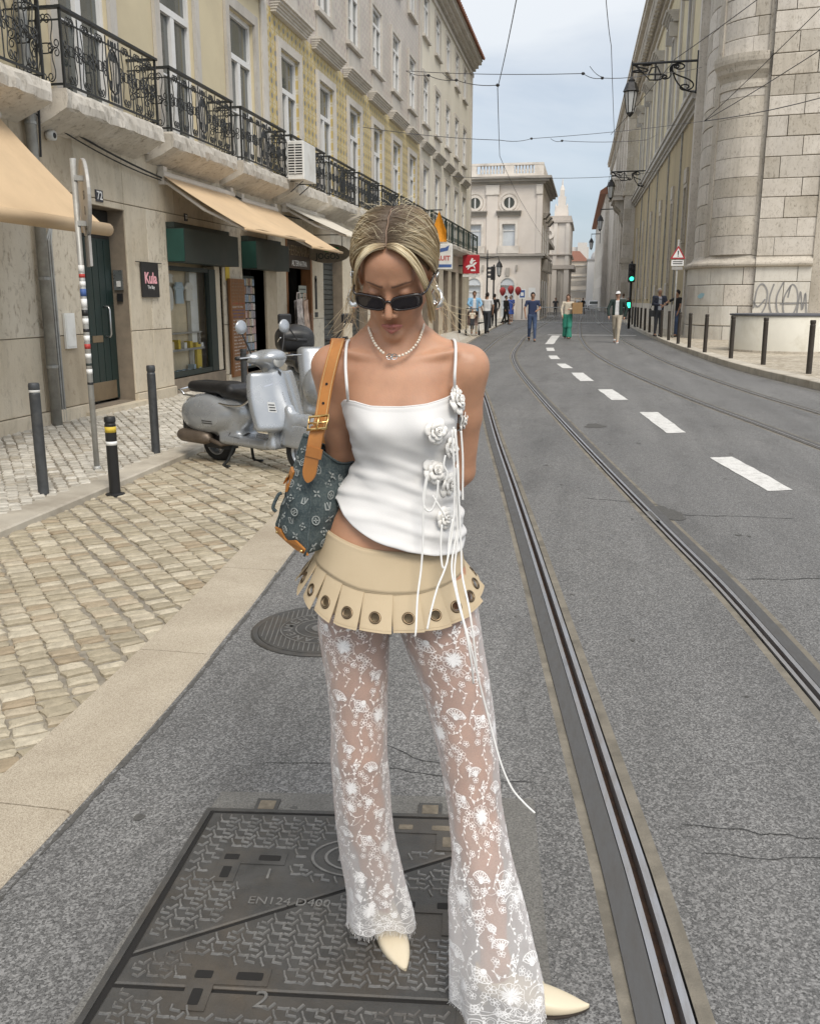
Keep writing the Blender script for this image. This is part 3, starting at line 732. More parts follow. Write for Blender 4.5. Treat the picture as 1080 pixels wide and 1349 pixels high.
# Cornu spirals for the scroll work
def cornu(T, n, sgn=1):
    pts = [(0., 0.)]; x = y = 0.; dt = T/n
    for i in range(n):
        t = (i+.5)*dt; x += math.cos(t*t*.5*2)*dt; y += sgn*math.sin(t*t*.5*2)*dt; pts.append((x, y))
    return pts
_c = cornu(2.9, 26)
S_SCROLL = [(-x, -y) for x, y in reversed(_c[1:])]+_c
C_SCROLL = [(-x, y) for x, y in reversed(_c[1:])]+_c
def fit(pts, cx, cz, w, h, rot=0, fx=1, fz=1):
    P = np.array(pts); c, s_ = math.cos(rot), math.sin(rot); P = P @ np.array([[c, s_], [-s_, c]])
    lo, hi = P.min(0), P.max(0); P = (P-(lo+hi)/2)/np.maximum(hi-lo, 1e-6)*np.array([w*fx, h*fz])
    return [(cx+p[0], cz+p[1]) for p in P]
def railing_panel(mb, w, h, put, r=.0065, dense=True):
    """scroll work filling a panel; put(u, z) -> xyz"""
    def tb(p, rr=r): mb.tube([put(u, z) for u, z in p], rr, 4, False)
    n = max(1, int(round(w/.30))); cw = w/n
    for k in range(n):
        c = (k+.5)*cw; mid = (k == n//2 and n >= 4)
        if k: tb([(k*cw, 0), (k*cw, h)], .008)
        if mid or (n >= 4 and k == n//2-1 and n % 2 == 0):
            tb([(c+cw*.43*math.cos(a), h*.5+h*.34*math.sin(a)) for a in np.linspace(0, 2*math.pi, 25)], .009)
            for fx in (1, -1):
                tb(fit(S_SCROLL, c+fx*cw*.2, h*.5, cw*.32, h*.6, 1.2, fx), .008); tb(fit(C_SCROLL, c+fx*cw*.16, h*.88, cw*.28, h*.16, 0, fx)); tb(fit(C_SCROLL, c+fx*cw*.16, h*.12, cw*.28, h*.16, math.pi, fx))
            tb([(c, h*.2), (c, h*.8)])
        else:
            for fx in (1, -1):
                tb(fit(S_SCROLL, c+fx*cw*.25, h*.73, cw*.42, h*.46, 1.25, fx)); tb(fit(S_SCROLL, c+fx*cw*.25, h*.27, cw*.42, h*.46, 1.25, fx, -1))
            tb(fit(C_SCROLL, c, h*.5, cw*.5, h*.14, 0)); tb(fit(C_SCROLL, c, h*.5, cw*.5, h*.14, math.pi))
            tb([(c+.022*math.cos(a), h*.93+.022*math.sin(a)) for a in np.linspace(0, 6.283, 9)]); tb([(c+.022*math.cos(a), h*.07+.022*math.sin(a)) for a in np.linspace(0, 6.283, 9)])
def railing_mesh(w, dep, h, name='railing'):
    m = MB(); zb = .05
    f = lambda u, z: (dep, u-w/2, z+zb)
    railing_panel(m, w-.06, h-zb-.02, lambda u, z: (dep, u-w/2+.03, z+zb))
    for sg in (-1, 1): railing_panel(m, dep-.04, h-zb-.02, lambda u, z, sg=sg: (u+.02, sg*w/2, z+zb))
    for y in (-w/2, w/2): m.box(dep-.012, dep+.012, y-.012, y+.012, -.03, h)
    for zz, t in ((zb, .011), (h-.1, .007)):
        m.box(dep-.008, dep+.008, -w/2+.012, w/2-.012, zz-t, zz+t)
        for sg in (-1, 1): m.box(.003, dep-.012, sg*w/2-.008, sg*w/2+.008, zz-t, zz+t)
    m.box(dep-.028, dep+.028, -w/2-.028, w/2+.028, h, h+.028)
    for sg in (-1, 1): m.box(.003, dep-.028, sg*w/2-.026, sg*w/2+.026, h+.001, h+.027)
    return m.mesh(name, m_iron)
def slab_mesh(w, dep, th, name='balcony_slab', seed=1, curl=.16):
    r = random.Random(seed); rows = []; n = 22
    prof = [(0, -th-curl), (dep*.55, -th-curl*.45), (dep*.93, -th*.98), (dep*1.0, -th*.9), (dep*1.02, -th*.5), (dep*1.0, -.03), (dep*.97, 0), (0, 0)]
    for k in range(n+1):
        y = -w/2+w*k/n; rows.append([(x+(r.gauss(0, .007) if 1 < i < 7 else 0), y+(r.gauss(0, .004)), z+(r.gauss(0, .005) if i < 6 else 0)) for i, (x, z) in enumerate(prof)])
    m = MB(); m.grid(rows); e = len(prof); m.f.append(tuple(reversed(range(e)))); m.f.append(tuple(n*e+k for k in range(e))); m.mi += [0, 0]
    m.f = [tuple(reversed(q)) for q in m.f]
    return m.mesh(name, m_slab)

# ------------------------------------------------------------------ the row of houses on the left
FL = Fac(-5.6)
Z1, ZC = 3.44, 3.56   # top of the stone ground floor, balcony floor level
bA = empty('yellow_house', (0,0,0), 0, 'yellow plastered house with pale stone ground floor and scrolled iron balconies', 'house')
bB = empty('tiled_house', (0,0,0), 0, 'house faced with patterned yellow tiles between its tall first floor windows', 'house')
bC = empty('corner_house', (0,0,0), 0, 'pale cream house on the far corner with one long dark balcony', 'house')
WC = lambda k: 10.12+2.44*k
AB = 15.93  # party wall between the yellow house and the tiled one
openA = [(1.8,4.2,.3,2.5,.3), (5.2,7.9,.32,2.45,.3), (9.65,10.78,.26,2.56,.24), (11.92,13.83,.42,2.45,.25), (14.68,15.9,.3,2.5,.3)]
openB = [(15.96,16.35,.3,2.5,.3), (16.95,18.6,.3,2.64,.3), (19.45,21.1,.3,2.6,.3), (21.9,23.6,.3,2.6,.3), (24.4,26.0,.3,2.6,.3), (26.9,28.6,.3,2.6,.3), (29.3,30.6,.3,2.6,.3)]
openC = [(31.6,33.0,.3,2.7,.3), (33.9,35.3,.3,2.7,.3), (36.3,37.7,.3,2.75,.3), (38.5,39.9,.3,2.75,.3), (40.7,42.0,.3,2.75,.3)]
w1 = lambda k: (WC(k)-.56, WC(k)+.56, ZC, 5.88, .12)
w2 = lambda k: (WC(k)-.52, WC(k)+.52, 7.2, 8.68, .07)
w3 = lambda k: (WC(k)-.5, WC(k)+.5, 9.85, 11.1, .07)
def house(root, a0, a1, opens, ks, mat1, mat2, top):
    g = MB(); FL.wall(g, a0, a1, 0, Z1, opens, -.022); g.build('ground_floor_wall', m_joint, root)
    u = MB(); FL.wall(u, a0, a1, Z1, 6.42, [w1(k) for k in ks], 0); u.build('wall', mat1, root)
    u = MB(); FL.wall(u, a0, a1, 6.42, top, [w2(k) for k in ks]+([w3(k) for k in ks] if top > 9.9 else []), 0); u.build('upper_wall', mat2, root)
    b = MB(); b.box(-17, -6.15, a0+.01, a1-.01, 0, top); b.build('core', m_cream, root)
    for k in ks:
        a, c, z0, z1, _ = w1(k); FL.window(root, a, c, z0, z1, d=-.07, fr=.07); FL.surround(root, a, c, z0, z1, .15, .05, sill=False)
        FL.hood(root, WC(k)-.98, WC(k)+.98, 6.36, .2, .24)
        a, c, z0, z1, _ = w2(k); FL.window(root, a, c, z0, z1, d=-.03, fr=.06, pane=m_pane); FL.surround(root, a, c, z0, z1, .13, .04)
        m = MB(); FL.box(m, a-.05, c+.05, z0-.62, z0-.14, .003, .03); m.build('apron_panel', m_surround, root)
        if top > 9.9:
            a, c, z0, z1, _ = w3(k); FL.window(root, a, c, z0, z1, d=-.03, fr=.06, rows=1); FL.surround(root, a, c, z0, z1, .12, .04)
house(bA, 1.2, AB, openA, [-2, -1, 0, 1, 2], m_yellow, m_yellow, 12.1)
house(bB, AB+.004, 30.95, openB, [3, 4, 5, 6, 7, 8], m_tile_y, m_tile_p, 12.1)
house(bC, 30.954, 44.3, openC, [9, 10, 11, 12, 13], m_cream, m_cream, 12.1)
# end wall of the corner house, seen across the side street
m = MB(); m.add([(-5.6,44.3,0),(-17,44.3,0),(-17,44.3,12.1),(-5.6,44.3,12.1)], [(0,1,2,3)]); m.build('side_wall', m_cream, bC)
for root, a0, a1 in ((bA, 1.2, AB), (bB, AB+.002, 30.95), (bC, 30.952, 44.6)):
    m = MB()
    for k, (z0, z1, d) in enumerate(((11.35, 11.5, .06), (11.6, 11.72, .14), (11.72, 11.86, .26), (11.86, 12.0, .4), (12.0, 12.06, .44))): FL.box(m, a0, a1, z0, z1, -.1, d)
    m.build('cornice', m_surround, root)
    m = MB(); X = -5.6
    n = int((a1-a0)/.28)
    for k in range(n):
        y = a0+(k+.5)*(a1-a0)/n; m.tube([(X+.55, y, 12.1), (X-3, y, 13.0)], .1, 6, True, .6)
    m.add([(X+.53, a0, 12.07), (X+.53, a1, 12.07), (X-3, a1, 13.0), (X-3, a0, 13.0)], [(0,1,2,3)]); m.build('roof', m_rooftile, root)
# pilaster strips where the houses meet
for root, a in ((bB, AB), (bC, 30.95)):
    m = MB(); FL.box(m, a+.0, a+.28, Z1, 11.34, .003, .035); m.build('pilaster', m_surround, root)
m = MB(); FL.box(m, 43.95, 44.3, Z1, 11.34, .003, .05); m.build('pilaster', m_surround, bC)

# stone cladding of the ground floors, each panel by itself
def clad(root, a0, a1, opens, seed):
    r = random.Random(seed); ops = sorted(opens); edges_ = [a0]
    sol = []; cur = a0
    for o in ops: sol.append((cur, o[0])); cur = o[1]
    sol.append((cur, a1))
    def panel(a, b, z0, z1, d1=.0, mat=None):
        if b-a < .05 or z1-z0 < .05: return
        m = MB(); gq = .004
        x0, x1, y0, y1, za, zb = -5.6-.021, -5.6+d1+r.uniform(-.002, .002), a+gq, b-gq, z0+gq, z1-gq; bb = .006
        m.add([(x0,y0,za),(x0,y1,za),(x0,y1,zb),(x0,y0,zb),(x1-bb,y0,za),(x1-bb,y1,za),(x1-bb,y1,zb),(x1-bb,y0,zb),(x1,y0+bb,za+bb),(x1,y1-bb,za+bb),(x1,y1-bb,zb-bb),(x1,y0+bb,zb-bb)],
              [(8,9,10,11)]+[(i, (i+1)%4, 4+(i+1)%4, 4+i) for i in range(4)]+[(4+i, 4+(i+1)%4, 8+(i+1)%4, 8+i) for i in range(4)])
        m.build('stone_panel', mat or r.choice([m_stone, m_stone, m_stone_p, m_stone_p, m_stone_d]), root)
    for a, b in sol:
        if b-a < .06: continue
        n = max(1, int(round((b-a)/.72))); cu = [a+(b-a)*k/n for k in range(n+1)]
        for i in range(n):
            panel(cu[i], cu[i+1], 0.34, 1.12, .0); panel(cu[i], cu[i+1], 1.12, 2.64, .0, r.choice([m_stone_p, m_stone_p, m_stone]))
        panel(a, b, 0, .34, .03, m_stone)
    tops = sorted(set([a0, a1]+[o[0] for o in ops]+[o[1] for o in ops]))
    x = a0
    while x < a1-.3:
        L = min(r.uniform(.95, 1.5), a1-x)
        if a1-x-L < .5: L = a1-x
        panel(x, x+L, 2.64, 3.3, 0); x += L
    for o in ops:
        if o[3] < 2.62: panel(o[0], o[1], o[3], 2.64, 0, m_stone)
    m = MB(); FL.box(m, a0, a1, 3.3, 3.40, -.02, .06); FL.box(m, a0, a1, 3.40, Z1-.002, -.02, .1); m.build('string_course', m_surround, root)
clad(bA, 1.2, AB, openA, 3); clad(bB, AB+.004, 30.95, openB, 4); clad(bC, 30.954, 44.3, openC, 5)

# balconies
rail_me = railing_mesh(2.06, .36, .74); slabs = [slab_mesh(2.16, .40, .2, seed=k) for k in range(3)]
for k in range(-2, 9):
    root = bA if k < 3 else bB
    so = link('balcony_slab', slabs[k % 3], root, (-5.6, WC(k)-.06, ZC)); link('railing', rail_me, so)
so = link('balcony_slab', slab_mesh(13.1, .42, .16, seed=8, curl=.1), bC, (-5.6, 37.62, ZC+.02))
m = MB(); w = 13.0; dep = .38; h = .78
nn = 46
for k in range(nn+1):
    y = -w/2+w*k/nn; m.box(dep-.007, dep+.007, y-.007, y+.007, .04, h)
for k in range(9):
    y = -w/2+w*k/8; m.box(dep-.03, dep+.03, y-.03, y+.03, -.02, h+.02)
for k in range(24):
    y = -w/2+w*(k+.5)/24; m.tube([(dep, u, z) for u, z in fit(S_SCROLL, y, .42, .3, .6, 1.2)], .008, 3, False); m.tube([(dep, u, z) for u, z in fit(S_SCROLL, y, .42, .3, .6, 1.2, -1)], .008, 3, False)
m.box(dep-.03, dep+.03, -w/2, w/2, h, h+.035); m.box(dep-.01, dep+.01, -w/2, w/2, .04, .065)
m.build('railing', m_iron_g, so)

# ------------------------------------------------------------------ openings of the ground floor
# door 72
d = MB(); X = -5.6-.22
d.box(X-.05, X, 9.66, 10.77, .29, 2.22); do = d.build('door', m_door, bA)
for k in range(7):
    m = MB(); y = 9.69+k*.15; m.box(X+.001, X+.009, y+.006, y+.142, .52, 2.2); m.build('door_plank', m_door, do)
m = MB(); m.box(X+.001, X+.014, 9.72, 10.68, .3, .52); m.build('kick_plate', m_brass, do)
m = MB(); m.box(X+.0095, X+.018, 10.18, 10.42, 1.0, 1.08); m.build('letter_slot', m_brass, do)
m = MB(); m.tube([(X+.009, 10.5, 1.42), (X+.07, 10.5, 1.42), (X+.085, 10.5, 1.39), (X+.085, 10.5, 1.09), (X+.07, 10.5, 1.06), (X+.009, 10.5, 1.06)], .012, 8); m.build('door_handle', m_steel, do, True)
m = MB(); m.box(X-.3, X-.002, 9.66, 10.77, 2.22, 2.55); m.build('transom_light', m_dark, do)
m = MB(); FL.box(m, 9.5, 10.95, .0, .25, -.3, .12); m.build('door_step', m_stone, bA)
# intercom on the reveal
ic = empty('intercom', (0,0,0), 0, 'grey steel intercom panel on the jamb right of door 72', 'intercom')
m = MB(); m.box(-5.79, -5.67, 10.75, 10.775, 1.62, 1.86); m.build('panel', m_steel, ic)
m = MB(); m.box(-5.75, -5.70, 10.742, 10.749, 1.66, 1.73); m.build('keypad', m_whitepl, ic)
m = MB(); m.box(-5.76, -5.69, 10.75, 10.775, 1.48, 1.58); m.build('key_box', m_black, ic)
mb_ = MB(); FL.box(mb_, 9.22, 9.42, .98, 1.36, .004, .03); lb = tag(mb_.build('meter_box', m_whitepl, None), 'small pale meter box on the stone between downpipe and door', 'meter box')
m = MB(); FL.box(m, 9.24, 9.4, 1.0, 1.34, .0305, .036); m.build('box_door', m_whitepl, lb)
# number plates
m_plate = plain('enamel_plate', (.03,.035,.05), .3, var=.1)
m_white_t = plain('white_lettering', (.8,.8,.78), .5, var=.03)
RY = (R(90), 0, R(90))
def plate(y, z, w, h, txt, size, label, mat=m_plate, tmat=m_white_t, X=-5.6, cat='sign', name='number_plate', group=None):
    o = empty(name, (X, y, z), 0, label, cat, group); m = MB(); m.box(.004, .014, -w/2, w/2, -h/2, h/2); m.build('plate', mat, o)
    if txt: link('lettering', text_mesh(txt, size, tmat, .001, bold=.002), o, (.0165, 0, 0), RY)
    return o
plate(10.19, 2.67, .16, .13, '72', .13, 'dark enamel number plate reading 72 above the green door')
plate(12.55, 2.63, .1, .1, '73', .07, 'small dark number plate above the green shop fascia', m_plate)
# shop sign beside the door
m_pink = plain('pink_lettering', (.85,.42,.46), .5, var=.03)
ks = empty('shop_sign', (-5.6, 11.31, 1.75), 0, 'black wall sign with pink lettering right of the green door', 'sign')
m = MB(); m.box(.01, .03, -.235, .235, -.215, .215); m.build('board', m_black, ks)
link('lettering', text_mesh('Kula', .19, m_pink, .001, bold=.006), ks, (.0325, 0, .02), RY); link('lettering', text_mesh('The Bay', .06, m_white_t, .001), ks, (.0325, 0, -.09), RY)
m = MB(); m.tube([(.02, -.36, .22), (.02, .36, .22)], .006, 5); m.build('bracket', m_iron, ks)

# shop windows: floor, back wall, glass and what stands in them
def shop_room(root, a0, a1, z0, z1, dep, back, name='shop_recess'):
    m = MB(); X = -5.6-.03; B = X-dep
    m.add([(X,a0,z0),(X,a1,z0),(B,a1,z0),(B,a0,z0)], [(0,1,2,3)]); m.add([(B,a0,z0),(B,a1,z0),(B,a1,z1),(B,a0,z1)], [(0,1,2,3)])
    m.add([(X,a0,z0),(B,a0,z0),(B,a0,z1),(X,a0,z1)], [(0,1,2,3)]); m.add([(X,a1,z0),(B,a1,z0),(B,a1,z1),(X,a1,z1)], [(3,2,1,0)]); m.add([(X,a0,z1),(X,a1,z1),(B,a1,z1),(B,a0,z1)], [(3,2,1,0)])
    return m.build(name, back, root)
# core box is behind x=-6.15, rooms go to -6.12
shop_room(bA, 11.92, 13.83, .42, 2.45, .24, m_beige_in)
f = MB(); FL.box(f, 11.94, 12.0, .43, 1.95, -.12, -.05); FL.box(f, 13.38, 13.62, .43, 1.95, -.12, -.04); FL.box(f, 12.0, 13.38, .43, .5, -.12, -.05); FL.box(f, 12.0, 13.38, 1.9, 1.96, -.12, -.05)
fo = f.build('shop_window', m_greend, bA); m = MB(); m.add([FL.p(12.0,.5,-.09), FL.p(13.38,.5,-.09), FL.p(13.38,1.9,-.09), FL.p(12.0,1.9,-.09)], [(0,1,2,3)]); m.build('pane', m_shopglass, fo)
m = MB(); FL.box(m, 13.62, 13.82, .43, 2.0, -.25, -.05); m.build('door_reveal', m_stone, bA)
for (y0, y1, root, lab) in ((11.9, 13.86, bA, 0), (14.66, 16.34, bB, 1)):
    m = MB(); FL.box(m, y0, y1, 2.0, 2.44, .004, .26); fa = m.build('fascia', m_greend, root)
    m = MB(); FL.box(m, y0-.012, y0-.001, 2.01, 2.43, .01, .255); m.build('fascia_end', m_green, fa)
    m = MB(); FL.box(m, y0, y1, 2.445, 2.52, .004, .12); m.build('shutter_case', m_greend, fa)
m_cloth_w = plain('white_cotton', (.68,.66,.6), .85, var=.06, sc=12); m_cloth_b = plain('pale_blue_cotton', (.42,.52,.58), .85, var=.08)
m_yel = plain('yellow_print', (.62,.45,.05), .6, var=.1); m_red = plain('red_print', (.45,.05,.04), .6, var=.1); m_bluep = plain('blue_print', (.06,.12,.32), .6, var=.1)
def garment(y, z, w, h, mat, label, kind='bib'):
    m = MB()
    if kind == 'bib': poly = [(w*.5*math.sin(a)*(1 if abs(math.cos(a)) < .9 else .8), h*.5*math.cos(a)) for a in np.linspace(0, 6.283, 19)[:-1]]
    else: poly = [(-w*.2,h*.5),(w*.2,h*.5),(w*.5,h*.25),(w*.38,h*.1),(w*.28,h*.2),(w*.34,-h*.5),(-w*.34,-h*.5),(-w*.28,h*.2),(-w*.38,h*.1),(-w*.5,h*.25)]
    m.prism(poly, -.012, .012, lambda u, v, q: (-5.79+q+.02*math.sin(u*20), y+u, z+v)); return tag(m.build('baby_garment', mat), label, 'garment')
garment(12.28, 1.52, .16, .36, m_cloth_w, 'long white baby bib hung in the first shop window')
garment(12.62, 1.6, .26, .3, m_cloth_b, 'pale blue baby top hung in the first shop window', 'top')
garment(12.95, 1.62, .2, .26, m_cloth_w, 'little white baby top hung next to the pale blue one', 'top')
garment(12.3, 1.8, .2, .12, m_cloth_w, 'small triangular white garment above the long white bib', 'top')
sh = empty('display_shelf', (0,0,0), 0, 'low display shelf of boxes and toys inside the first shop window', 'shelf')
m = MB(); FL.box(m, 12.02, 13.3, .78, .81, -.26, -.13); FL.box(m, 12.02, 13.3, 1.02, 1.04, -.26, -.16); FL.box(m, 12.05, 12.08, .43, 1.02, -.26, -.16); FL.box(m, 13.2, 13.23, .43, 1.02, -.26, -.16); m.build('shelf_board', plain('grey_shelf', (.3,.29,.27), .6), sh)
for k in range(12):
    y = 12.1+k*.1; h = rnd.uniform(.06, .16); m = MB(); m.cm = 0; z = .81 if k % 2 else .43; FL.box(m, y, y+rnd.uniform(.05,.09), z, z+h, -.24, -.14); m.build('box', rnd.choice([m_cloth_w, m_cloth_b, m_yel, m_whitepl, m_beige_in]), sh)
tag(sh, None)
m = MB(); FL.box(m, 13.02, 13.28, .425, 1.9, -.26, -.2); m.build('inner_pillar', m_whitepl, bA)
m = MB(); FL.box(m, 13.05, 13.22, .44, .85, -.19, -.15); tag(m.build('yellow_poster', m_yel), 'yellow poster standing low in the first shop window', 'poster')
plate(14.0, 1.98, .16, .36, '', .05, 'yellow hanging notice on the pier between the two green fascias', m_yel, cat='notice', name='notice')

# wooden menu board full of lines of writing
mbd = empty('menu_board', (-5.58, 14.25, 1.07), 0, 'tall narrow wooden board covered in small printed lines on the stone pier', 'board')
m = MB(); m.box(.004, .05, -.31, .31, -.78, .76); m.build('frame', m_wood, mbd)
for k in range(27):
    z = .69-k*.0525; mat = m_brass if k < 6 else (rnd.choice([m_bluep, m_red, m_white_t]) if k < 11 else m_white_t); y = -.25; hgt = rnd.uniform(.010, .017)
    while y < .2:
        w = rnd.uniform(.06, .2); y1 = min(.26, y+w); m = MB(); n = max(4, int((y1-y)/.008)); rows = []
        for i in range(n+1):
            yy = y+(y1-y)*i/n; zz = z+hgt*(rnd.uniform(.3, 1) if i % 2 else -rnd.uniform(.3, 1)); rows.append([(.0525, yy, zz-.0035), (.0525, yy+.002, zz+.0035)])
        m.grid(rows); m.f = [tuple(reversed(q)) for q in m.f]; m.build('written_line', mat, mbd); y = y1+rnd.uniform(.012, .04)
# second shop: dark, postcards on a tall rack, a metal bollard stub
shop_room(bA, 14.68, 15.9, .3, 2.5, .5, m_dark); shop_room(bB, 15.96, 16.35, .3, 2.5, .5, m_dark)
m_prints = [plain('print_'+n_, c_, .6, var=.35, sc=40) for n_, c_ in (('grey', (.3,.29,.31)), ('pink', (.42,.3,.28)), ('sky', (.25,.32,.4)), ('sand', (.42,.36,.26)), ('white', (.55,.53,.5)), ('brown', (.25,.15,.1)))]
pr = empty('postcard_rack', (-5.7, 15.1, .35), 0, 'tall rack of grey and coloured postcards in the dark second shop', 'rack')
m = MB(); m.box(-.05, -.02, -.3, .42, .0, 1.55); m.build('back_board', m_greend, pr)
for i in range(7):
    for j in range(11):
        m = MB(); y = -.29+i*.1; z = .04+j*.135; m.box(-.019, -.008, y, y+.088, z, z+rnd.uniform(.1, .125)); m.build('postcard', rnd.choice(m_prints), pr)
m = MB(); FL.box(m, 15.75, 16.33, .3, 2.0, -.02, .02); m.build('folded_door', m_stone_d, bB)
# third shop: carved sign, dark doorway, notice
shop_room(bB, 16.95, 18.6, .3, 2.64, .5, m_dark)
s3 = empty('shop_sign', (-5.6, 17.78, 2.36), 0, 'dark carved wooden sign over the doorway of the third shop', 'sign')
m = MB(); m.box(-.06, .0, -.8, .8, -.26, .24); m.build('board', plain('dark_carved_wood', (.05,.032,.02), .6, var=.3, sc=6), s3)
link('lettering', text_mesh('HERBANÁRIA', .27, m_brass, .004, sx=.85), s3, (.004, 0, .06), RY); link('lettering', text_mesh('ALTERNATIVA', .15, m_white_t, .002, sx=1.0), s3, (.003, 0, -.17), RY)
m = MB(); FL.box(m, 16.95, 17.02, .3, 2.62, -.2, .01); FL.box(m, 18.5, 18.6, .3, 2.62, -.2, .01); each(m, 'door_frame', m_wood, bB)
nb = plate(18.1, 1.42, .5, .72, '', .1, 'grey printed notice board inside the dark third doorway', plain('notice_grey', (.32,.34,.3), .6, var=.2, sc=14), X=-5.66, name='notice', cat='notice')
for k in range(8): m = MB(); m.box(.0145, .017, -.22, .2, .28-k*.08, .30-k*.08); m.build('printed_line', m_greend, nb)
for (y, z, w, h, mat, lab) in ((17.1, 1.2, .42, .62, plain('batik_cotton', (.42,.38,.36), .85, var=.65, sc=11), 'grey and black patterned tote bag hung by the third doorway'),
                               (17.5, 1.16, .34, .66, plain('earth_print_cotton', (.38,.28,.22), .85, var=.45, sc=8), 'brown and beige patterned tote bag hung beside the grey one')):
    o = empty('tote_bag', (-5.42, y, z), 0, lab, 'bag', None); P = []
    for i in range(9):
        row = []
        for j in range(9):
            u = (i/8-.5); v = j/8; row.append((.03*math.sin(i*1.7+j*.4)*(1-v)+.02, u*w*(1.05-.2*v), (v-.5)*h+.04*u))
        P.append(row)
    m = MB(); m.grid(P); m.grid([[(p[0]-.05, p[1], p[2]) for p in r_] for r_ in P]); m.build('body', mat, o, True)
    m = MB(); m.tube([(.0, -w*.25, h*.5), (.0, -w*.2, h*.7), (.0, w*.2, h*.7), (.0, w*.25, h*.5)], .012, 5); m.build('handle', mat, o)
lp = plate(18.85, 1.62, .13, .62, '', .1, 'tall narrow dark plaque on the pier beside the third doorway', m_black, name='plaque', cat='plaque')
m = MB(); m.lathe([(.065,.004),(.065,.014)], 16, (0,0,.31), 'x'); m.build('arched_top', m_black, lp)
plate(18.85, 1.2, .2, .1, '', .1, 'small dark name plate under the tall narrow plaque', m_black, name='plaque', cat='plaque')
# oval sign hung out over the pavement
ov = empty('hanging_sign', (-5.22, 18.5, 2.42), 0, 'oval wooden hanging sign with a green leaf by the awnings', 'sign')
m = MB(); m.prism([(.46*math.cos(a), .19*math.sin(a)) for a in np.linspace(0, 6.283, 25)[:-1]], -.02, .02, lambda u, v, w: (u, w, v)); m.build('board', plain('grey_wood', (.17,.14,.10), .7, var=.25, sc=8), ov)
link('lettering', text_mesh('JOGOS', .16, m_greend, .001, bold=.003), ov, (0, -.022, -.06), (R(90), 0, 0))
m = MB(); m.prism([(.2*math.cos(a)*(1+.3*math.cos(4*a)), .06*math.sin(a)*(1+.3*math.cos(4*a))) for a in np.linspace(0, 6.283, 25)[:-1]], -.001, .001, lambda u, v, w: (u, -.022+w, v+.1)); m.build('leaf_emblem', plain('leaf_green', (.03,.14,.04), .5), ov)
m = MB(); m.tube([(-.38, 0, .19), (-.38, 0, .36), (.3, 0, .36), (.3, 0, .13)], .01, 5); m.build('bracket', m_iron, ov)
# the other ground floor openings, shutters and grilles
m_shut = plain('dark_roller_shutter', (.06,.065,.06), .5, var=.2, sc=4); m_shutg = plain('grey_roller_shutter', (.2,.2,.19), .5, var=.15, sc=4)
for (a0, a1, z0, z1, _), root in [(o, bB) for o in openB[2:]]+[(o, bC) for o in openC]:
    m = MB(); FL.box(m, a0+.002, a1-.002, z0, z1-.002, -.29, -.27); so = m.build('shutter', m_shut, root)
    for k in range(int((z1-z0)/.11)):
        m = MB(); zz = z0+k*.11; FL.box(m, a0+.01, a1-.01, zz+.01, zz+.095, -.2695, -.245); m.build('shutter_slat', m_shutg if root is bC else m_shut, so)
m = MB(); FL.box(m, 1.8, 4.2, .3, 2.5, -.3, -.25); m.build('shutter', m_shut, bA); m = MB(); FL.box(m, 5.2, 7.9, .32, 2.45, -.3, -.25); m.build('shop_front', m_stone_d, bA)
m = MB(); FL.box(m, 5.5, 7.55, .5, 1.9, -.249, -.2); m.build('inset_panel', m_stone_d, bA)
# downpipe, conduits, cables, camera
dp = empty('downpipe', (-5.52, 8.82, .2), 0, 'grey zinc downpipe running up between the left awning and the door', 'pipe')
m = MB(); m.lathe([(.055,0),(.055,8)], 12); m.build('pipe', m_zinc, dp, True)
for z in (.6, 1.5, 2.4, 3.0): m = MB(); m.lathe([(.055,z),(.062,z+.002),(.062,z+.03),(.055,z+.032)], 12); m.build('pipe_clip', m_zinc, dp)
cd_ = empty('conduits', (-5.58, 9.0, .2), 0, 'three thin grey cable conduits beside the zinc downpipe', 'conduit')
for k in range(3): m = MB(); m.tube([(.0, k*.045, 0), (0, k*.045, 1.9), (0, .1+k*.02, 2.05+k*.03)], .014, 6); m.build('conduit', m_zinc, cd_)
sc_ = empty('security_camera', (-5.55, 9.2, 3.16), 0, 'small round security camera under the first balcony', 'camera'); m = MB(); m.lathe([(.0,-.03),(.045,-.03),(.05,.0),(.05,.05),(0,.05)], 12, axis='x'); m.build('housing', m_whitepl, sc_, True)
m = MB(); m.lathe([(.0,.05),(.03,.051),(.02,.06),(0,.062)], 10, axis='x'); m.build('lens', m_black, sc_)
def sagline(a, b, sag, n=14): return [tuple(Vector(a).lerp(Vector(b), i/n)-Vector((0,0,sag*4*(i/n)*(1-i/n)))) for i in range(n+1)]
m = MB(); m.tube(sagline((-5.5, 4.7, 3.42), (-5.5, 8.85, 3.38), .03), .012, 5); m.tube(sagline((-5.52, 8.85, 3.38), (-5.52, 11.7, 3.05), .04), .012, 5); m.tube(sagline((-5.53, 8.85, 3.34), (-5.53, 11.7, 3.02), .06), .008, 5); m.tube(sagline((-5.52, 14.2, 3.1), (-5.52, 19.5, 3.15), .12), .014, 5); m.tube(sagline((-5.52, 19.5, 3.15), (-5.52, 30, 3.2), .3), .014, 5)
tag(m.build('wall_cables', m_cable), 'black cables strung along the wall under the balconies', 'cable')
m = MB(); m.tube([(-5.3, 8.72, 6), (-5.3, 8.72, 4.2), (-5.42, 8.85, 3.7), (-5.46, 8.85, 2.9)], .012, 5); tag(m.build('drop_cable', m_cable), 'black cable dropping between the two nearest balconies', 'cable')

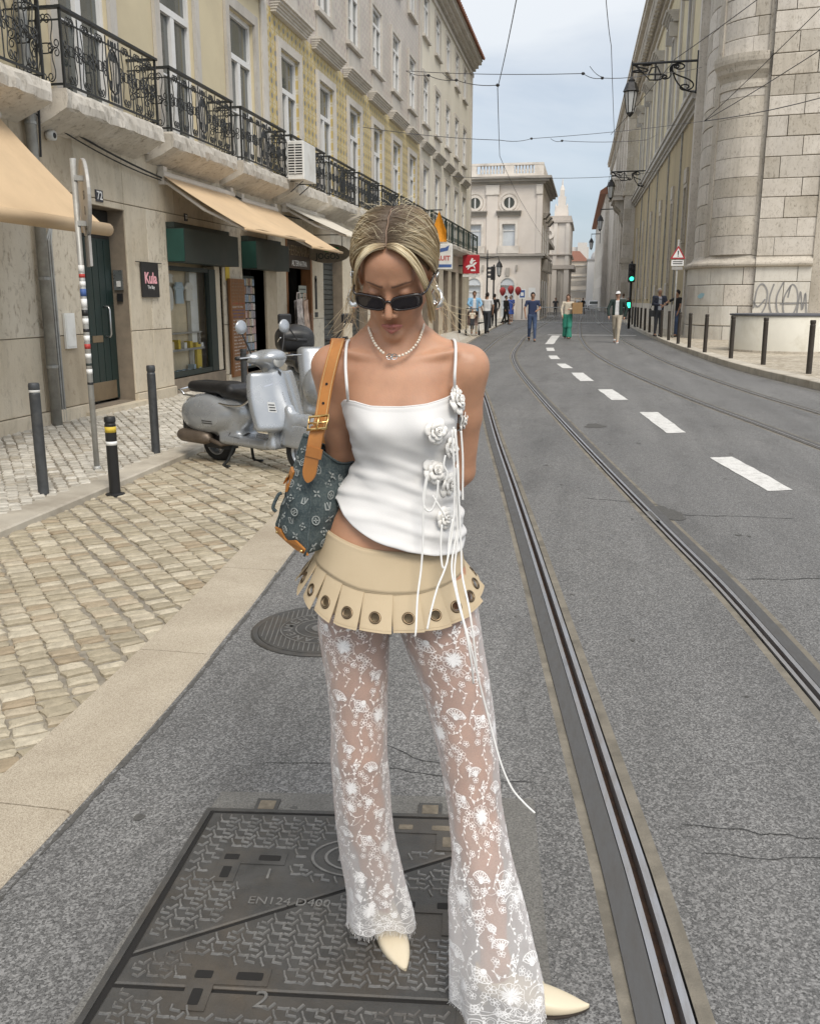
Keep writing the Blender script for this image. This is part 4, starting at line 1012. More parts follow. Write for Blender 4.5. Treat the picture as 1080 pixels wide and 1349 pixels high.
# awnings
m_awn = plain('sand_canvas', (.60,.44,.27), .85, var=.08, sc=1.5, dirt=(.46,.33,.2), dirt_sc=.9, bump=.1, bsc=300); m_awn_w = plain('offwhite_canvas', (.62,.57,.48), .85, var=.08, sc=2)
m_alu = plain('painted_aluminium', (.62,.58,.52), .4, var=.08, sc=5)
def awning(y0, y1, zw, zf, xf, mat, label, sag=.03, roll=.02):
    o = empty('awning', (-5.6, y0, zw), 0, label, 'awning'); w = y1-y0; dx = xf+5.6; dz = zf-zw; P = []
    for i in range(13):
        row = []
        for j in range(11): u, t = i/12, j/10; row.append((.06+(dx-.06)*t, u*w, dz*t-sag*4*t*(1-t)*(.6+.4*math.sin(u*3.14))-.012*math.cos(u*12.5)*t))
        P.append(row)
    m = MB(); m.grid(P); m.grid([[(p[0], p[1], p[2]-.006) for p in reversed(r_)] for r_ in P]); m.build('canvas', mat, o, True)
    m = MB(); m.lathe([(.0,-.02),(roll,-.02),(roll,w+.02),(0,w+.02)], 12, (dx, 0, dz-.02), 'y'); m.build('front_bar', mat, o, True)
    m = MB(); m.lathe([(.05,0),(.05,w)], 10, (.06, 0, .0), 'y'); m.build('roller', m_alu, o)
    for yy_ in (.08, w-.08):
        m = MB(); m.box(.004, .09, yy_-.05, yy_+.05, -.12, .1); m.build('wall_bracket', m_alu, o)
        m = MB(); a, b, c = Vector((.05, yy_, -.06)), Vector((dx*.52, yy_+.0, dz*.52-.1)), Vector((dx-.02, yy_, dz-.03)); m.tube([a, b], .024, 6); m.tube([b, c], .02, 6); m.build('folding_arm', m_alu, o)
    return o
awning(4.4, 8.3, 3.2, 2.17, -4.5, m_awn, 'sand coloured awning cut off by the left edge of the photo', .04, .06)
awning(11.72, 14.22, 3.1, 2.42, -4.4, m_awn, 'sand coloured awning over the green fascia and menu board')
awning(14.52, 16.3, 3.06, 2.34, -4.34, m_awn, 'narrower sand coloured awning behind the first, over the third shop')
awning(16.75, 19.3, 3.2, 2.66, -4.35, m_awn_w, 'off white awning furthest along the wall, near the air conditioner')
# air conditioner on the fourth balcony
ac = empty('air_conditioner', (-5.18, 15.9, 3.53), 0, 'white air conditioner unit hung in front of a balcony railing', 'air conditioner')
m = MB(); m.bbox(0, .3, 0, .72, 0, .62, .012); m.build('casing', m_whitepl, ac)
m = MB(); m.box(.03, .27, -.008, -.001, .08, .56); go = m.build('grille_recess', m_black, ac)
for i in range(11): m = MB(); m.box(.03, .27, -.016, -.0085, .09+i*.043, .108+i*.043); m.build('grille_bar', m_whitepl, go)
m = MB(); m.box(.14, .155, -.02, -.0165, .08, .56); m.build('grille_bar', m_whitepl, go)
m = MB(); m.tube([(.02,.1,-.02),(.25,.1,-.02),(.02,.1,-.2)], .012, 4); m.tube([(.02,.6,-.02),(.25,.6,-.02),(.02,.6,-.2)], .012, 4); m.build('bracket', m_iron, ac)
# signs at the far end of the row
ct = empty('post_office_sign', (-5.05, 40.6, 2.62), 0, 'red square hanging sign with a white horse and rider emblem', 'sign')
m_signred = plain('red_sign', (.42,.02,.03), .45, var=.06)
m = MB(); m.bbox(-.36, .36, -.08, .08, 0, .78, .03); m.build('box', m_signred, ct)
emb = [[(-.22,.30),(-.10,.36),(.06,.38),(.16,.46),(.26,.47),(.22,.40),(.14,.34),(.20,.22),(.16,.2),(.10,.3),(-.02,.28),(-.12,.16),(-.16,.18),(-.10,.28),(-.2,.24)], [(-.02,.39),(.06,.4),(.1,.5),(.2,.53),(.19,.56),(.08,.56),(.09,.63),(.03,.65),(.0,.58),(-.06,.48)], [(.0,.1),(.2,.1),(.2,.17),(.0,.17)]]
for e_ in emb: m = MB(); m.prism(e_, -.088, -.082, lambda u, v, w: (u, w, v)); m.build('emblem', m_white_t, ct)
m = MB(); m.box(-.36, .36, -.05, .05, -.14, -.03); m.build('lower_panel', m_whitepl, ct); m = MB(); m.box(-.56, -.36, -.02, .02, .3, .36); m.build('bracket', m_iron, ct)
bs = empty('lit_box_sign', (-5.0, 32.5, 2.55), 0, 'white box sign with red lettering beside the woman\'s hair', 'sign')
m = MB(); m.bbox(-.42, .30, -.07, .07, 0, .85, .02); m.build('box', m_whitepl, bs); link('lettering', text_mesh('FRUIT', .22, m_red, .002, bold=.006), bs, (-.06, -.074, .36), (R(90), 0, 0))
m = MB(); m.prism([(-.2,.55),(.15,.62),(.2,.80),(.05,.72),(-.1,.70)], -.078, -.072, lambda u, v, w: (u, w, v)); m.build('emblem', m_bluep, bs); m = MB(); m.box(-.4, .28, -.078, -.072, .06, .16); m.build('stripe', m_bluep, bs)
m = MB(); m.box(-.58, -.42, -.02, .02, .7, .75); m.build('bracket', m_iron, bs)
fl = empty('orange_pennant', (-5.0, 31.4, 3.4), 0, 'orange pointed banner hung at the long balcony beside her hair', 'banner')
m = MB(); m.grid([[(x*.5, .05*math.sin(x*4+z*3), z*1.0*(1-abs(x)*1.3)) for z in np.linspace(0, 1, 7)] for x in np.linspace(-.5, .5, 7)]); m.build('cloth', plain('orange_cloth', (.75,.30,.015), .7, var=.1), fl)
m = MB(); m.tube([(-.55, 0, 1.02), (.1, 0, 1.02)], .02, 5); m.build('pole', m_iron, fl)
# ------------------------------------------------------------------ right side of the street
RZ = R(.766)
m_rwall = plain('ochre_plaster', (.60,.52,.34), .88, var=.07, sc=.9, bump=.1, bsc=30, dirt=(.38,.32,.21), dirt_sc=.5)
m_rwall_d = plain('shaded_weathered_ochre', (.42,.34,.205), .9, var=.14, sc=1.2, bump=.15, bsc=20, dirt=(.26,.21,.135), dirt_sc=.35, aniso=(1,1,.25))  # weathered streaks, with the wall's shade mixed into the darker base colour
m_rstone = stone_mat('church_limestone', (.56,.51,.435), (.68,.63,.56), .7, (.26,.22,.17), 1.1, .1)
m_rstone2 = stone_mat('stained_limestone', (.46,.41,.335), (.60,.55,.47), .85, (.2,.165,.12), .9, .1)
m_white_st = stone_mat('whitewashed_stone', (.62,.585,.515), (.74,.71,.64), .35, (.36,.30,.21), 1.4, .07)
bR = empty('ochre_building', (0,0,0), RZ, 'long ochre building with stone string course and tall narrow windows on the right', 'building')
FR = Fac(4.4, -1)
lowW = [(41.3,42.1,3.9,6.1,.35), (46.9,47.6,2.3,6.0,.35), (53.3,54.0,2.3,6.0,.35), (59.8,60.5,2.3,6.0,.35), (66.5,67.2,2.3,6.0,.35), (73,73.7,2.3,6.0,.35)]
upW = [(YY-.62, YY+.62, 9.9, 14.2, .3) for YY in (43.8, 51.2, 58.8, 66.4, 74.0)]
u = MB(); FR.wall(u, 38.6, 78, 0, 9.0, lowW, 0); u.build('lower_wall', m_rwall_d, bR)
u = MB(); FR.wall(u, 38.6, 78, 9.0, 18, upW, 0); u.build('upper_wall', m_rwall, bR)
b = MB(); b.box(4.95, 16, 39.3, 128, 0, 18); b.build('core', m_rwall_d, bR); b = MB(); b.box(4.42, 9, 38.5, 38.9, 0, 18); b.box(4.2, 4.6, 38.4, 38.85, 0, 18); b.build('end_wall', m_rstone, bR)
m = MB()
for z0, z1, d in ((8.7,8.85,.1),(8.85,9.0,.2),(9.0,9.22,.34),(9.22,9.3,.42)): FR.box(m, 38.7, 77.9, z0, z1, .0, d)
m.build('string_course', m_surround, bR)
m = MB()
for z0, z1, d in ((16.6,16.9,.12),(17.1,17.5,.25),(17.5,17.9,.45),(17.9,18.3,.7),(18.3,18.6,.95),(18.6,18.75,1.02)): FR.box(m, 38.7, 128, z0, z1, -.1, d)
m.build('cornice', m_rstone2, bR)
m = MB()
for k in range(110): FR.box(m, 38.8+k*.8, 39.2+k*.8, 17.2, 17.85, .46, .68)
each(m, 'cornice_bracket', m_rstone2, bR)
for h in lowW:
    FR.surround(bR, h[0], h[1], h[2], h[3], .16, .07, mat=m_rstone2)
    m = MB(); FR.box(m, h[0]-.1, h[1]+.1, h[3]+.16, h[3]+.75, .003, .1); FR.box(m, h[0]-.18, h[1]+.18, h[2]-.75, h[2]-.1, .003, .14); each(m, 'window_bracket', m_rstone2, bR)
    m = MB(); FR.box(m, h[0], h[1], h[2], h[3], -.34, -.32); pn = m.build('window', m_pane, bR)
    m = MB()
    for k in range(3): FR.box(m, h[0]+.12+k*.2, h[0]+.15+k*.2, h[2], h[3], -.2, -.17)
    m.build('bar', m_iron, pn)
for h in upW:
    FR.surround(bR, h[0], h[1], h[2], h[3], .24, .1, mat=m_surround); FR.window(bR, h[0], h[1], h[2], h[3], -.2, 2, .75, 3, .07)
    FR.hood(bR, h[0]-.55, h[1]+.55, h[3]+.55, .5, .62); m = MB()
    for a in (h[0]-.35, h[1]+.15): FR.box(m, a, a+.2, h[3]-.1, h[3]+.54, .004, .4)
    each(m, 'hood_bracket', m_surround, bR)
for a in (39.0, 47.6, 55.0, 62.6, 70.2): m = MB(); FR.box(m, a, a+.55, 9.31, 16.6, .002, .12); m.build('pilaster', m_surround, bR)
m = MB()
for k, a in enumerate((44.3, 50.2, 56.8, 63.2, 69.8)): FR.box(m, a, a+.07, .3, 8.69, .01, .08)
each(m, 'wall_pipe', m_zinc, bR)
m = MB(); FR.box(m, 38.7, 77.9, 0, 1.3, .002, .06); m.build('plinth', m_rstone2, bR)
# projecting stone bay with the balcony, and the wall beyond it
bx = empty('balcony_bay', (0,0,0), RZ, 'pale stone bay with a balustraded balcony on heavy consoles beyond the ochre wall', 'building')
m = MB(); FR.wall(m, 78, 128, 0, 18.2, [(81,84,.1,7,.5), (87,89,.1,7,.5), (93,95,.1,7,.5), (80.2,82.2,10.4,14.5,.4), (88,90,10.2,14.5,.4), (95,97,10.2,14.5,.4)], .5); m.build('wall', m_rstone, bx)
m = MB(); m.box(3.55, 4.6, 78.0, 79.2, 0, 18.1); m.build('corner_pilaster', m_rstone, bx)
for z in (4.4, 9.6): m = MB(); m.box(3.4, 4.7, 77.9, 79.4, z, z+.35); m.build('band', m_rstone2, bx)
for k in range(18): m = MB(); m.box(3.53+.02*(k % 2), 4.1, 77.97, 77.999, .1+k*.95, 1.0+k*.95); m.build('quoin', m_rstone if k % 2 else m_rstone2, bx)
m = MB(); FR.box(m, 79.3, 84.5, 9.75, 10.1, .5, 1.95); FR.box(m, 79.4, 84.4, 9.4, 9.75, .5, 1.75); bf = m.build('balcony_floor', m_rstone, bx)
m = MB()
for a in (79.7, 81.6, 83.5):
    m.prism([(.5,7.6),(.75,7.65),(1.0,8.2),(1.05,8.6),(1.5,9.0),(1.6,9.4),(.5,9.4)], a, a+.55, lambda u, v, w: (4.4-u, w, v))
each(m, 'console', m_rstone2, bx)
m = MB(); FR.box(m, 79.4, 84.4, 10.95, 11.1, 1.68, 1.92); FR.box(m, 79.3, 79.6, 10.95, 11.1, .5, 1.68); FR.box(m, 79.35, 79.65, 10.1, 10.95, 1.66, 1.9); m.build('hand_rail', m_rstone, bf)
prof = [(.05,0),(.07,.06),(.05,.14),(.1,.34),(.06,.56),(.045,.68),(.075,.8),(.06,.85)]
bal_me = MB().lathe(prof, 8).mesh('baluster', m_rstone, True)
for k in range(6): link('baluster', bal_me, bf, (3.75-k*.19, 79.5, 10.1))
for k in range(12): link('baluster', bal_me, bf, (4.4-1.8, 79.9+k*.38, 10.1))
m = MB(); FR.box(m, 81.2, 83.8, .2, 6.8, .05, .1); each(m, 'doorway', m_pane, bx)
for a in (86, 91, 97, 104): m = MB(); FR.box(m, a, a+.8, 0, 16.6, .5, .75); m.build('pilaster', m_rstone, bx)
# the last house on the right, far away
bl = empty('far_corner_house', (0,0,0), RZ, 'far house at the end of the right side with a small hipped roof', 'house')
m = MB(); FR.wall(m, 128, 190, 0, 15, [(132+8*k, 133.4+8*k, z, z+2.4, .3) for k in range(7) for z in (1, 5, 9)], 1.0); m.add([(3.4,128,0),(12,128,0),(12,128,15),(3.4,128,15)], [(0,1,2,3)]); m.build('wall', m_rstone, bl)
m = MB(); FR.box(m, 127.5, 190, 15, 15.4, -.5, 1.8); m.prism([(2.6,15.4),(12,15.4),(8,19)], 127.6, 190, lambda u, v, w: (u, w, v)); m.build('roof', m_rooftile, bl)
m = MB(); FR.box(m, 128.2, 189, 0, 14.9, -.6, -.2); each(m, 'window', m_pane, bl)

# ------------------------------------------------------------------ rounded stone corner of the church
ch = empty('church_corner', (0,0,0), 0, 'rounded pale stone church corner with a moulded plinth and grey graffiti', 'church')
plan = [(3.95,39.6),(3.72,38.0),(3.60,36.6),(3.62,35.7),(3.80,35.0),(4.12,34.4),(4.55,33.98),(5.05,33.74),(5.55,33.62)]
plan2 = [(5.50,33.50),(6.4,33.36),(7.25,33.24)]
m_cjoint = plain('dark_wall_joint', (.10,.085,.065), .95, var=.3)
def arclen(P):
    P = [Vector((*p, 0)) for p in P]; L = [0]
    for i in range(1, len(P)): L.append(L[-1]+(P[i]-P[i-1]).length)
    return P, L
def along(P, L, s, off=0.):
    s = min(max(s, 0), L[-1]); i = 0
    while i < len(L)-2 and L[i+1] < s: i += 1
    t = (s-L[i])/(L[i+1]-L[i]); p = P[i].lerp(P[i+1], t)
    def nrm(k): d = (P[k+1]-P[k]).normalized(); return Vector((d.y, -d.x, 0))
    n = nrm(i)
    if t > .5 and i+2 < len(P): n = n.lerp(nrm(i+1), t-.5)
    elif t < .5 and i > 0: n = n.lerp(nrm(i-1), .5-t)
    n.normalize(); n = -n if n.y > 0 and n.x > 0 else n
    return p+n*off
# outward is towards the street: for a plan running from back to front-right that is the left/front side
def outward(P, L, s, off): 
    p = along(P, L, s); d = (along(P, L, min(s+.05, L[-1]))-along(P, L, max(s-.05, 0))).normalized(); n = Vector((d.y, -d.x, 0))
    if n.dot(Vector((-.6, -1, 0))) < 0: n = -n
    return p+n*off
def smoothplan(P, it=2):
    for _ in range(it):
        Q = [P[0]]
        for a, b in zip(P, P[1:]): Q += [(a[0]*.75+b[0]*.25, a[1]*.75+b[1]*.25), (a[0]*.25+b[0]*.75, a[1]*.25+b[1]*.75)]
        P = Q+[P[-1]]
    return P
pA, lA = arclen(smoothplan(plan)); pB, lB = arclen(plan2)
def sweep(P, L, s0, s1, prof, name, mat, parent, n=None):
    n = n or max(2, int((s1-s0)/.22)); m = MB(); rows = []
    for k in range(n+1):
        s = s0+(s1-s0)*k/n; rows.append([(*outward(P, L, s, o)[:2], z) for o, z in prof])
    m.grid(rows); e = len(prof); m.f.append(tuple(range(e))); m.f.append(tuple(n*e+k for k in reversed(range(e)))); m.mi += [0, 0]
    return m.build(name, mat, parent)
def courses(P, L, z0, z1, h, bl_, off, seed, parent, mats, name='stone_block'):
    r = random.Random(seed); z = z0; k = 0
    while z < z1-.05:
        hh = min(h*r.uniform(.9, 1.1), z1-z); s = 0; k += 1; first = True
        while s < L[-1]-.01:
            b_ = bl_*r.uniform(.75, 1.2)*(.55 if first and k % 2 else 1); first = False; e = min(s+b_, L[-1])
            if L[-1]-e < .35: e = L[-1]
            o = off+r.uniform(-.008, .008); gq = .009+r.uniform(-.004,.006); c = .016
            sweep(P, L, s+gq, e-gq, [(-.3, z+gq), (o-c, z+gq), (o, z+gq+c), (o, z+hh-gq-c), (o-c, z+hh-gq), (-.3, z+hh-gq)], name, r.choice(mats), parent)
            s = e
        z += hh
sweep(pA, lA, 0, lA[-1], [(-.6,0),(-.03,0),(-.03,2.65),(-.24,2.66),(-.24,16),(-.6,16)], 'core_wall', m_cjoint, ch); sweep(pB, lB, 0, lB[-1], [(-.6,0),(-.03,0),(-.03,2.65),(-.16,2.66),(-.16,16),(-.6,16)], 'core_wall', m_cjoint, ch)
courses(pA, lA, 0, 2.62, .66, 1.3, .0, 1, ch, [m_white_st, m_white_st, m_rstone]); courses(pB, lB, 0, 2.62, .66, 1.5, .0, 2, ch, [m_white_st])
courses(pA, lA, 2.95, 15, .64, 1.25, -.2, 3, ch, [m_rstone, m_rstone, m_rstone2]); courses(pB, lB, 2.95, 15, .64, 1.2, -.12, 4, ch, [m_rstone, m_rstone2, m_rstone])
pl_prof = [(-.3,2.6),(.05,2.6),(.11,2.63),(.13,2.69),(.11,2.75),(.04,2.80),(-.06,2.84),(-.13,2.90),(-.18,3.0),(-.3,3.0)]
sweep(pA, lA, 0, lA[-1], pl_prof, 'plinth_moulding', m_rstone2, ch, 40); sweep(pB, lB, 0, lB[-1], pl_prof, 'plinth_moulding', m_rstone2, ch, 6)
# round shaft with its capital band, between two upright joints
sA = lA[-1]
shaft = [(s, .12*math.sin(math.pi*min(1, max(0, (s-(sA-2.1))/2.1)))) for s in np.linspace(sA-2.05, sA-.12, 12)]
def shaft_sweep(z0, z1, ex, name, mat):
    m = MB(); rows = []
    for s, o in shaft: rows.append([(*outward(pA, lA, s, -.22)[:2], z0), (*outward(pA, lA, s, -.19+o+ex[0])[:2], z0)] + [(*outward(pA, lA, s, -.19+o+e)[:2], z0+(z1-z0)*(i+1)/len(ex)) for i, e in enumerate(ex)] + [(*outward(pA, lA, s, -.22)[:2], z1)])
    m.grid(rows); return m.build(name, mat, ch)
z = 3.02
while z < 8.3:
    shaft_sweep(z+.006, min(8.32, z+.62), [0, 0], 'shaft_drum', rnd.choice([m_rstone, m_rstone2, m_rstone])); z += .63
shaft_sweep(8.33, 9.35, [.04, .0, .06, .16, .2, .28, .3, .3], 'capital', m_rstone2)
for sx in (sA-2.15, sA-.05): sweep(pA, lA, sx-.14, min(lA[-1], sx+.14), [(-.3,3.0),(-.14,3.0),(-.14,15),(-.3,15)], 'upright_fillet', m_rstone2, ch, 2)
m = MB(); m.box(7.26, 7.9, 33.3, 38, 0, 15); m.build('return_wall', m_rstone2, ch)
rw = empty('recessed_wall', (0,0,0), 0, 'shaded ochre wall set back at the right edge of the photo', 'wall')
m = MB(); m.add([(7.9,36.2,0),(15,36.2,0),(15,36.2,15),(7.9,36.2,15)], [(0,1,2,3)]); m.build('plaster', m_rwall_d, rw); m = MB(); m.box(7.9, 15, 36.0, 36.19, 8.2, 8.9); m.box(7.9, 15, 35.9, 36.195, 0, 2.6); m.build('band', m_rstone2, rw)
# graffiti on the plinth
m_graf = plain('grey_spray_paint', (.27,.265,.26), .8, var=.25, sc=3); m_grafb = plain('blue_spray_paint', (.35,.55,.62), .8, var=.15)
gf = empty('graffiti', (0,0,0), 0, 'grey looping spray graffiti on the whitewashed plinth', 'graffiti')
strokes = [[(.05,.95),(.12,1.55),(.3,1.75),(.5,1.5),(.48,1.05),(.34,.7),(.5,.55)], [(.72,1.75),(.6,1.3),(.66,.9),(.8,.65)], [(1.05,1.8),(.86,1.35),(.9,.9),(1.08,.6),(1.0,.5)], [(1.32,1.7),(1.12,1.3),(1.15,.8),(1.4,.65),(1.6,1.05),(1.55,1.55),(1.35,1.72),(1.25,1.3)], [(1.0,1.1),(1.7,1.12)], [(1.62,.7),(1.68,1.5),(1.8,.9),(1.86,1.45),(1.95,.8)], [(.0,1.2),(.2,1.0),(.45,1.25)], [(.55,.6),(.9,.52),(1.3,.55)]]
def catmull(P, n=6):
    P = [Vector(p) for p in P]; out = []
    for i in range(len(P)-1):
        p0, p1, p2, p3 = P[max(i-1,0)], P[i], P[i+1], P[min(i+2,len(P)-1)]
        for k in range(n):
            t = k/n; out.append(.5*((2*p1)+(p2-p0)*t+(2*p0-5*p1+4*p2-p3)*t*t+(3*p1-p0-3*p2+p3)*t**3))
    return out+[P[-1]]
for st in strokes:
    pts = catmull(st); m = MB(); rows = []
    for i, p in enumerate(pts):
        t = (pts[min(i+1,len(pts)-1)]-pts[max(i-1,0)]).normalized(); w = .027
        rows.append([(*outward(pB, lB, max(0, min(lB[-1], .0+q.x*.88)), .014)[:2], q.y+.28) for q in (Vector((p.x-t.y*w, p.y+t.x*w)), Vector((p.x+t.y*w, p.y-t.x*w)))])
    m.grid(rows); m.build('stroke', m_graf, gf)
m = MB(); rows = []
for k in range(9):
    s = lA[-1]-2.25+k*.05; h = .1*math.sin(math.pi*(k+.3)/9)+.01; rows.append([(*outward(pA, lA, s, .012)[:2], 1.62-h+.01*k), (*outward(pA, lA, s, .012)[:2], 1.62+h*.7+.01*k)])
m.grid(rows); tag(m.build('blue_graffiti', m_grafb), 'small pale blue paint smear on the curved church plinth', 'graffiti')
# round white block standing on the right pavement
bk = empty('round_block', (5.42, 27.0, .14), 0, 'low round white block with a dark rim on the right pavement', 'block')
m = MB(); m.lathe([(1.52,0),(1.52,.92),(1.50,.95)], 56, cap=False); m.build('drum', plain('white_rendered_block', (.72,.695,.61), .8, var=.06, sc=1.5, dirt=(.52,.48,.38), dirt_sc=1.2), bk, True)
m = MB(); m.lathe([(1.50,.951),(1.55,.955),(1.55,.995),(1.45,1.0),(0,1.0)], 56, cap=False); m.build('rim', plain('slate_rim', (.09,.095,.11), .6, var=.2), bk)
m = MB(); m.lathe([(1.525,0),(1.535,.001),(1.535,.05),(1.522,.052)], 56, cap=False); m.build('base_ring', m_rstone2, bk)

# ------------------------------------------------------------------ palace and everything beyond the square
m_pal = plain('palace_pink_stone', (.74,.68,.62), .85, var=.05, sc=1, bump=.1, bsc=20, dirt=(.66,.6,.54), dirt_sc=.5)
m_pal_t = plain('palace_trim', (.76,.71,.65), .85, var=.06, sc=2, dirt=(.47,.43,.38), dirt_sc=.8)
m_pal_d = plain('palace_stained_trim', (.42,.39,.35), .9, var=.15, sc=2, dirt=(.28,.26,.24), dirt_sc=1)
pa = empty('palace', (0,0,0), 0, 'pale pink stone palace with round attic windows and a rooftop balustrade', 'building')
PX, PY = -3.66, 72.0
class FacY:
    """facade facing -Y: s is x"""
    def __init__(s, Y): s.Y = Y
    def box(s, mb, a0, a1, z0, z1, d0, d1): return mb.box(a0, a1, s.Y-d0, s.Y-d1, z0, z1)
    def p(s, a, z, d): return (a, s.Y-d, z)
FP = FacY(PY); FP.g = -1
FP.wall = lambda *a, **k: Fac.wall(FP, *a, **k); FP.window = lambda *a, **k: Fac.window(FP, *a, **k); FP.surround = lambda *a, **k: Fac.surround(FP, *a, **k); FP.hood = lambda *a, **k: Fac.hood(FP, *a, **k)
bays = [-6.15, -8.72, -11.3, -13.9]
hol = [(x-.5, x+.5, 4.95, 7.1, .3) for x in bays]+[(x-.52, x+.52, .15, 2.6, .3) for x in bays]
m = MB(); FP.wall(m, -16, PX, 0, 9.95, hol, 0); m.f = [tuple(reversed(q)) for q in m.f]; m.build('wall', m_pal, pa)
m = MB(); m.add([(PX,PY,0),(PX,PY+13,0),(PX,PY+13,9.95),(PX,PY,9.95)], [(0,1,2,3)]); m.box(-15.9, PX-.2, PY+.5, PY+12.8, 0, 9.9); m.build('side_wall', m_pal, pa)
def ring(mb, c, r0, r1, put, a0=0, a1=2*math.pi, n=24, d0=0., d1=.1):
    rows = []
    for k in range(n+1):
        a = a0+(a1-a0)*k/n; rows.append([put(c[0]+q*math.cos(a), c[1]+q*math.sin(a), d) for q, d in ((r0, d0), (r0, d1), (r1, d1), (r1, d0))])
    mb.grid(rows)
for x in bays:
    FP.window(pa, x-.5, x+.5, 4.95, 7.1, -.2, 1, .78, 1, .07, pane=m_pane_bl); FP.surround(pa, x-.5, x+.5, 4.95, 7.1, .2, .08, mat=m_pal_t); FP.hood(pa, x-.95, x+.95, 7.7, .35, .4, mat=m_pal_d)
    m = MB(); FP.box(m, x-.8, x+.8, 4.95, 5.5, .1, .3); m.build('balcony_panel', m_pal_t, pa)
    m = MB(); ring(m, (x, 8.62), .40, .58, FP.p, d1=.12); ring(m, (x, 8.62), .66, .78, FP.p, d1=.06); m.build('round_frame', m_pal_t, pa)
    m = MB(); m.prism([(.4*math.cos(a), .4*math.sin(a)) for a in np.linspace(0, 6.283, 21)[:-1]], -.02, .03, lambda u, v, w: (x+u, PY-.01-w, 8.62+v)); ro = m.build('round_window', m_pane, pa)
    m = MB(); FP.box(m, x-.05, x+.05, 8.24, 9.0, .041, .07); m.build('mullion', m_white, ro)
    FP.window(pa, x-.52, x+.52, .15, 2.6, -.2, 2, .8, 3, .06, pane=m_pane_bl); m = MB(); ring(m, (x, 2.6), .53, .72, FP.p, 0, math.pi, 16, 0, .12); FP.box(m, x-.72, x-.53, 0, 2.6, 0.002, .12); FP.box(m, x+.53, x+.72, 0, 2.6, .002, .12); m.build('arch', m_pal_t, pa)
    m = MB(); m.prism([(.52*math.cos(a), .52*math.sin(a)) for a in np.linspace(0, math.pi, 13)], .01, .03, lambda u, v, w: (x+u, PY-w, 2.6+v)); m.build('fanlight', m_pane_bl, pa)
    m = MB(); FP.box(m, x-.15, x+.15, 3.3, 3.9, .002, .2); FP.box(m, x-.75, x-.6, 3.7, 4.1, .002, .16); FP.box(m, x+.6, x+.75, 3.7, 4.1, .002, .16); each(m, 'keystone', m_pal_d, pa)
for x in (-3.66, -7.4, -10, -12.6):
    m = MB(); FP.box(m, x-.42, x+.0 if x > -4 else x+.42, 4.95, 9.9, .002, .12); m.build('pilaster', m_pal, pa); m = MB(); FP.box(m, x-.5, x+.0 if x > -4 else x+.5, 9.2, 9.9, .1, .2); m.build('capital', m_pal_t, pa)
m = MB()
for z0, z1, d in ((4.6,4.75,.15),(4.75,4.92,.3),(9.95,10.1,.2),(10.1,10.28,.45),(10.28,10.45,.62)):
    FP.box(m, -16, PX+d, z0, z1, -.1, d); m.box(PX-.1, PX+d, PY+.001, PY+13, z0+.002, z1-.002)
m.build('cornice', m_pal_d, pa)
m = MB(); FP.box(m, -16, PX, 10.45, 10.7, -.5, -.02); FP.box(m, -16, PX, 11.3, 11.45, -.5, -.02)
for x in (-4.0, -6.2, -9.0, -12): FP.box(m, x-.35, x+.35, 10.7, 11.3, -.45, -.04)
m.box(PX-.4, PX, PY+.6, PY+13, 10.45, 11.4); m.build('parapet', m_pal_t, pa)
b2 = MB().lathe([(.05,0),(.09,.2),(.05,.45),(.06,.6)], 6).mesh('baluster', m_pal_t, True)
for k in range(44):
    x = -4.5-k*.24
    if all(abs(x-q) > .45 for q in (-4.0,-6.2,-9.0,-12)): link('baluster', b2, pa, (x, PY+.25, 10.7))
FS = Fac(PX, 1)
for k in range(3):
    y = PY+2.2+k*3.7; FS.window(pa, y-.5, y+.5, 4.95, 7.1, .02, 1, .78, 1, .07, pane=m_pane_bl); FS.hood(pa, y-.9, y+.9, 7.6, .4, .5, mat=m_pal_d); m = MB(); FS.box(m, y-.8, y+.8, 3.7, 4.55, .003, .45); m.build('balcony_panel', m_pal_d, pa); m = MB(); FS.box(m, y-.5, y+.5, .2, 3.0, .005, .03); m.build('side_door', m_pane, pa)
# arcaded house beyond the palace
nb_ = empty('yellow_side_house', (0,0,0), 0, 'lower yellow house between the palace and the church', 'house')
FN = Fac(-4.9, 1)
m = MB(); m.box(-14, -4.9, 97, 116, 0, 7.4); m.build('wall', plain('pale_yellow', (.56,.49,.36), .85, var=.06), nb_); m = MB(); FN.box(m, 96.8, 116, 7.4, 7.8, -8, .6); m.build('cornice', m_pal_d, nb_)
for k in range(5):
    for z in (1, 4.8): m = MB(); FN.box(m, 98.5+k*3.6, 99.6+k*3.6, z, z+2.2, .01, .05); m.build('window', m_pane, nb_)
# church with its tower
cu = empty('distant_church', (0,0,0), 0, 'pale distant church with one pinnacled tower above the street', 'church')
m_ch = plain('distant_church_stone', (.74,.69,.63), .9, var=.06, sc=.6, dirt=(.66,.6,.55), dirt_sc=.4)
m = MB(); m.box(-14, -2.55, 120, 135, 0, 10.9); m.build('body', m_ch, cu)
m = MB(); m.box(-14, -2.35, 119.7, 135, 10.9, 11.2); m.box(-14, -2.5, 119.9, 135, 11.2, 11.7); m.box(-14, -1.95, 119.6, 135, 5.3, 5.8); m.box(-14, -2.3, 119.7, 135, 7.0, 7.15); m.build('cornice', plain('church_trim', (.54,.49,.44), .9, var=.1), cu)
m = MB()
for x in (-5.9, -4.4, -2.9): m.box(x-.22, x+.22, 119.8, 120, 5.8, 10.9); m.box(x-.3, x+.3, 119.7, 120, 0, 5.3)
m.build('pilaster', m_ch, cu)
m = MB(); m.box(-3.95, -3.55, 119.7, 119.99, 0, 5.0); m.box(-5.4, -5.1, 119.7, 119.99, 0, 5.0); each(m, 'doorway', m_pal_d, cu)
m = MB()
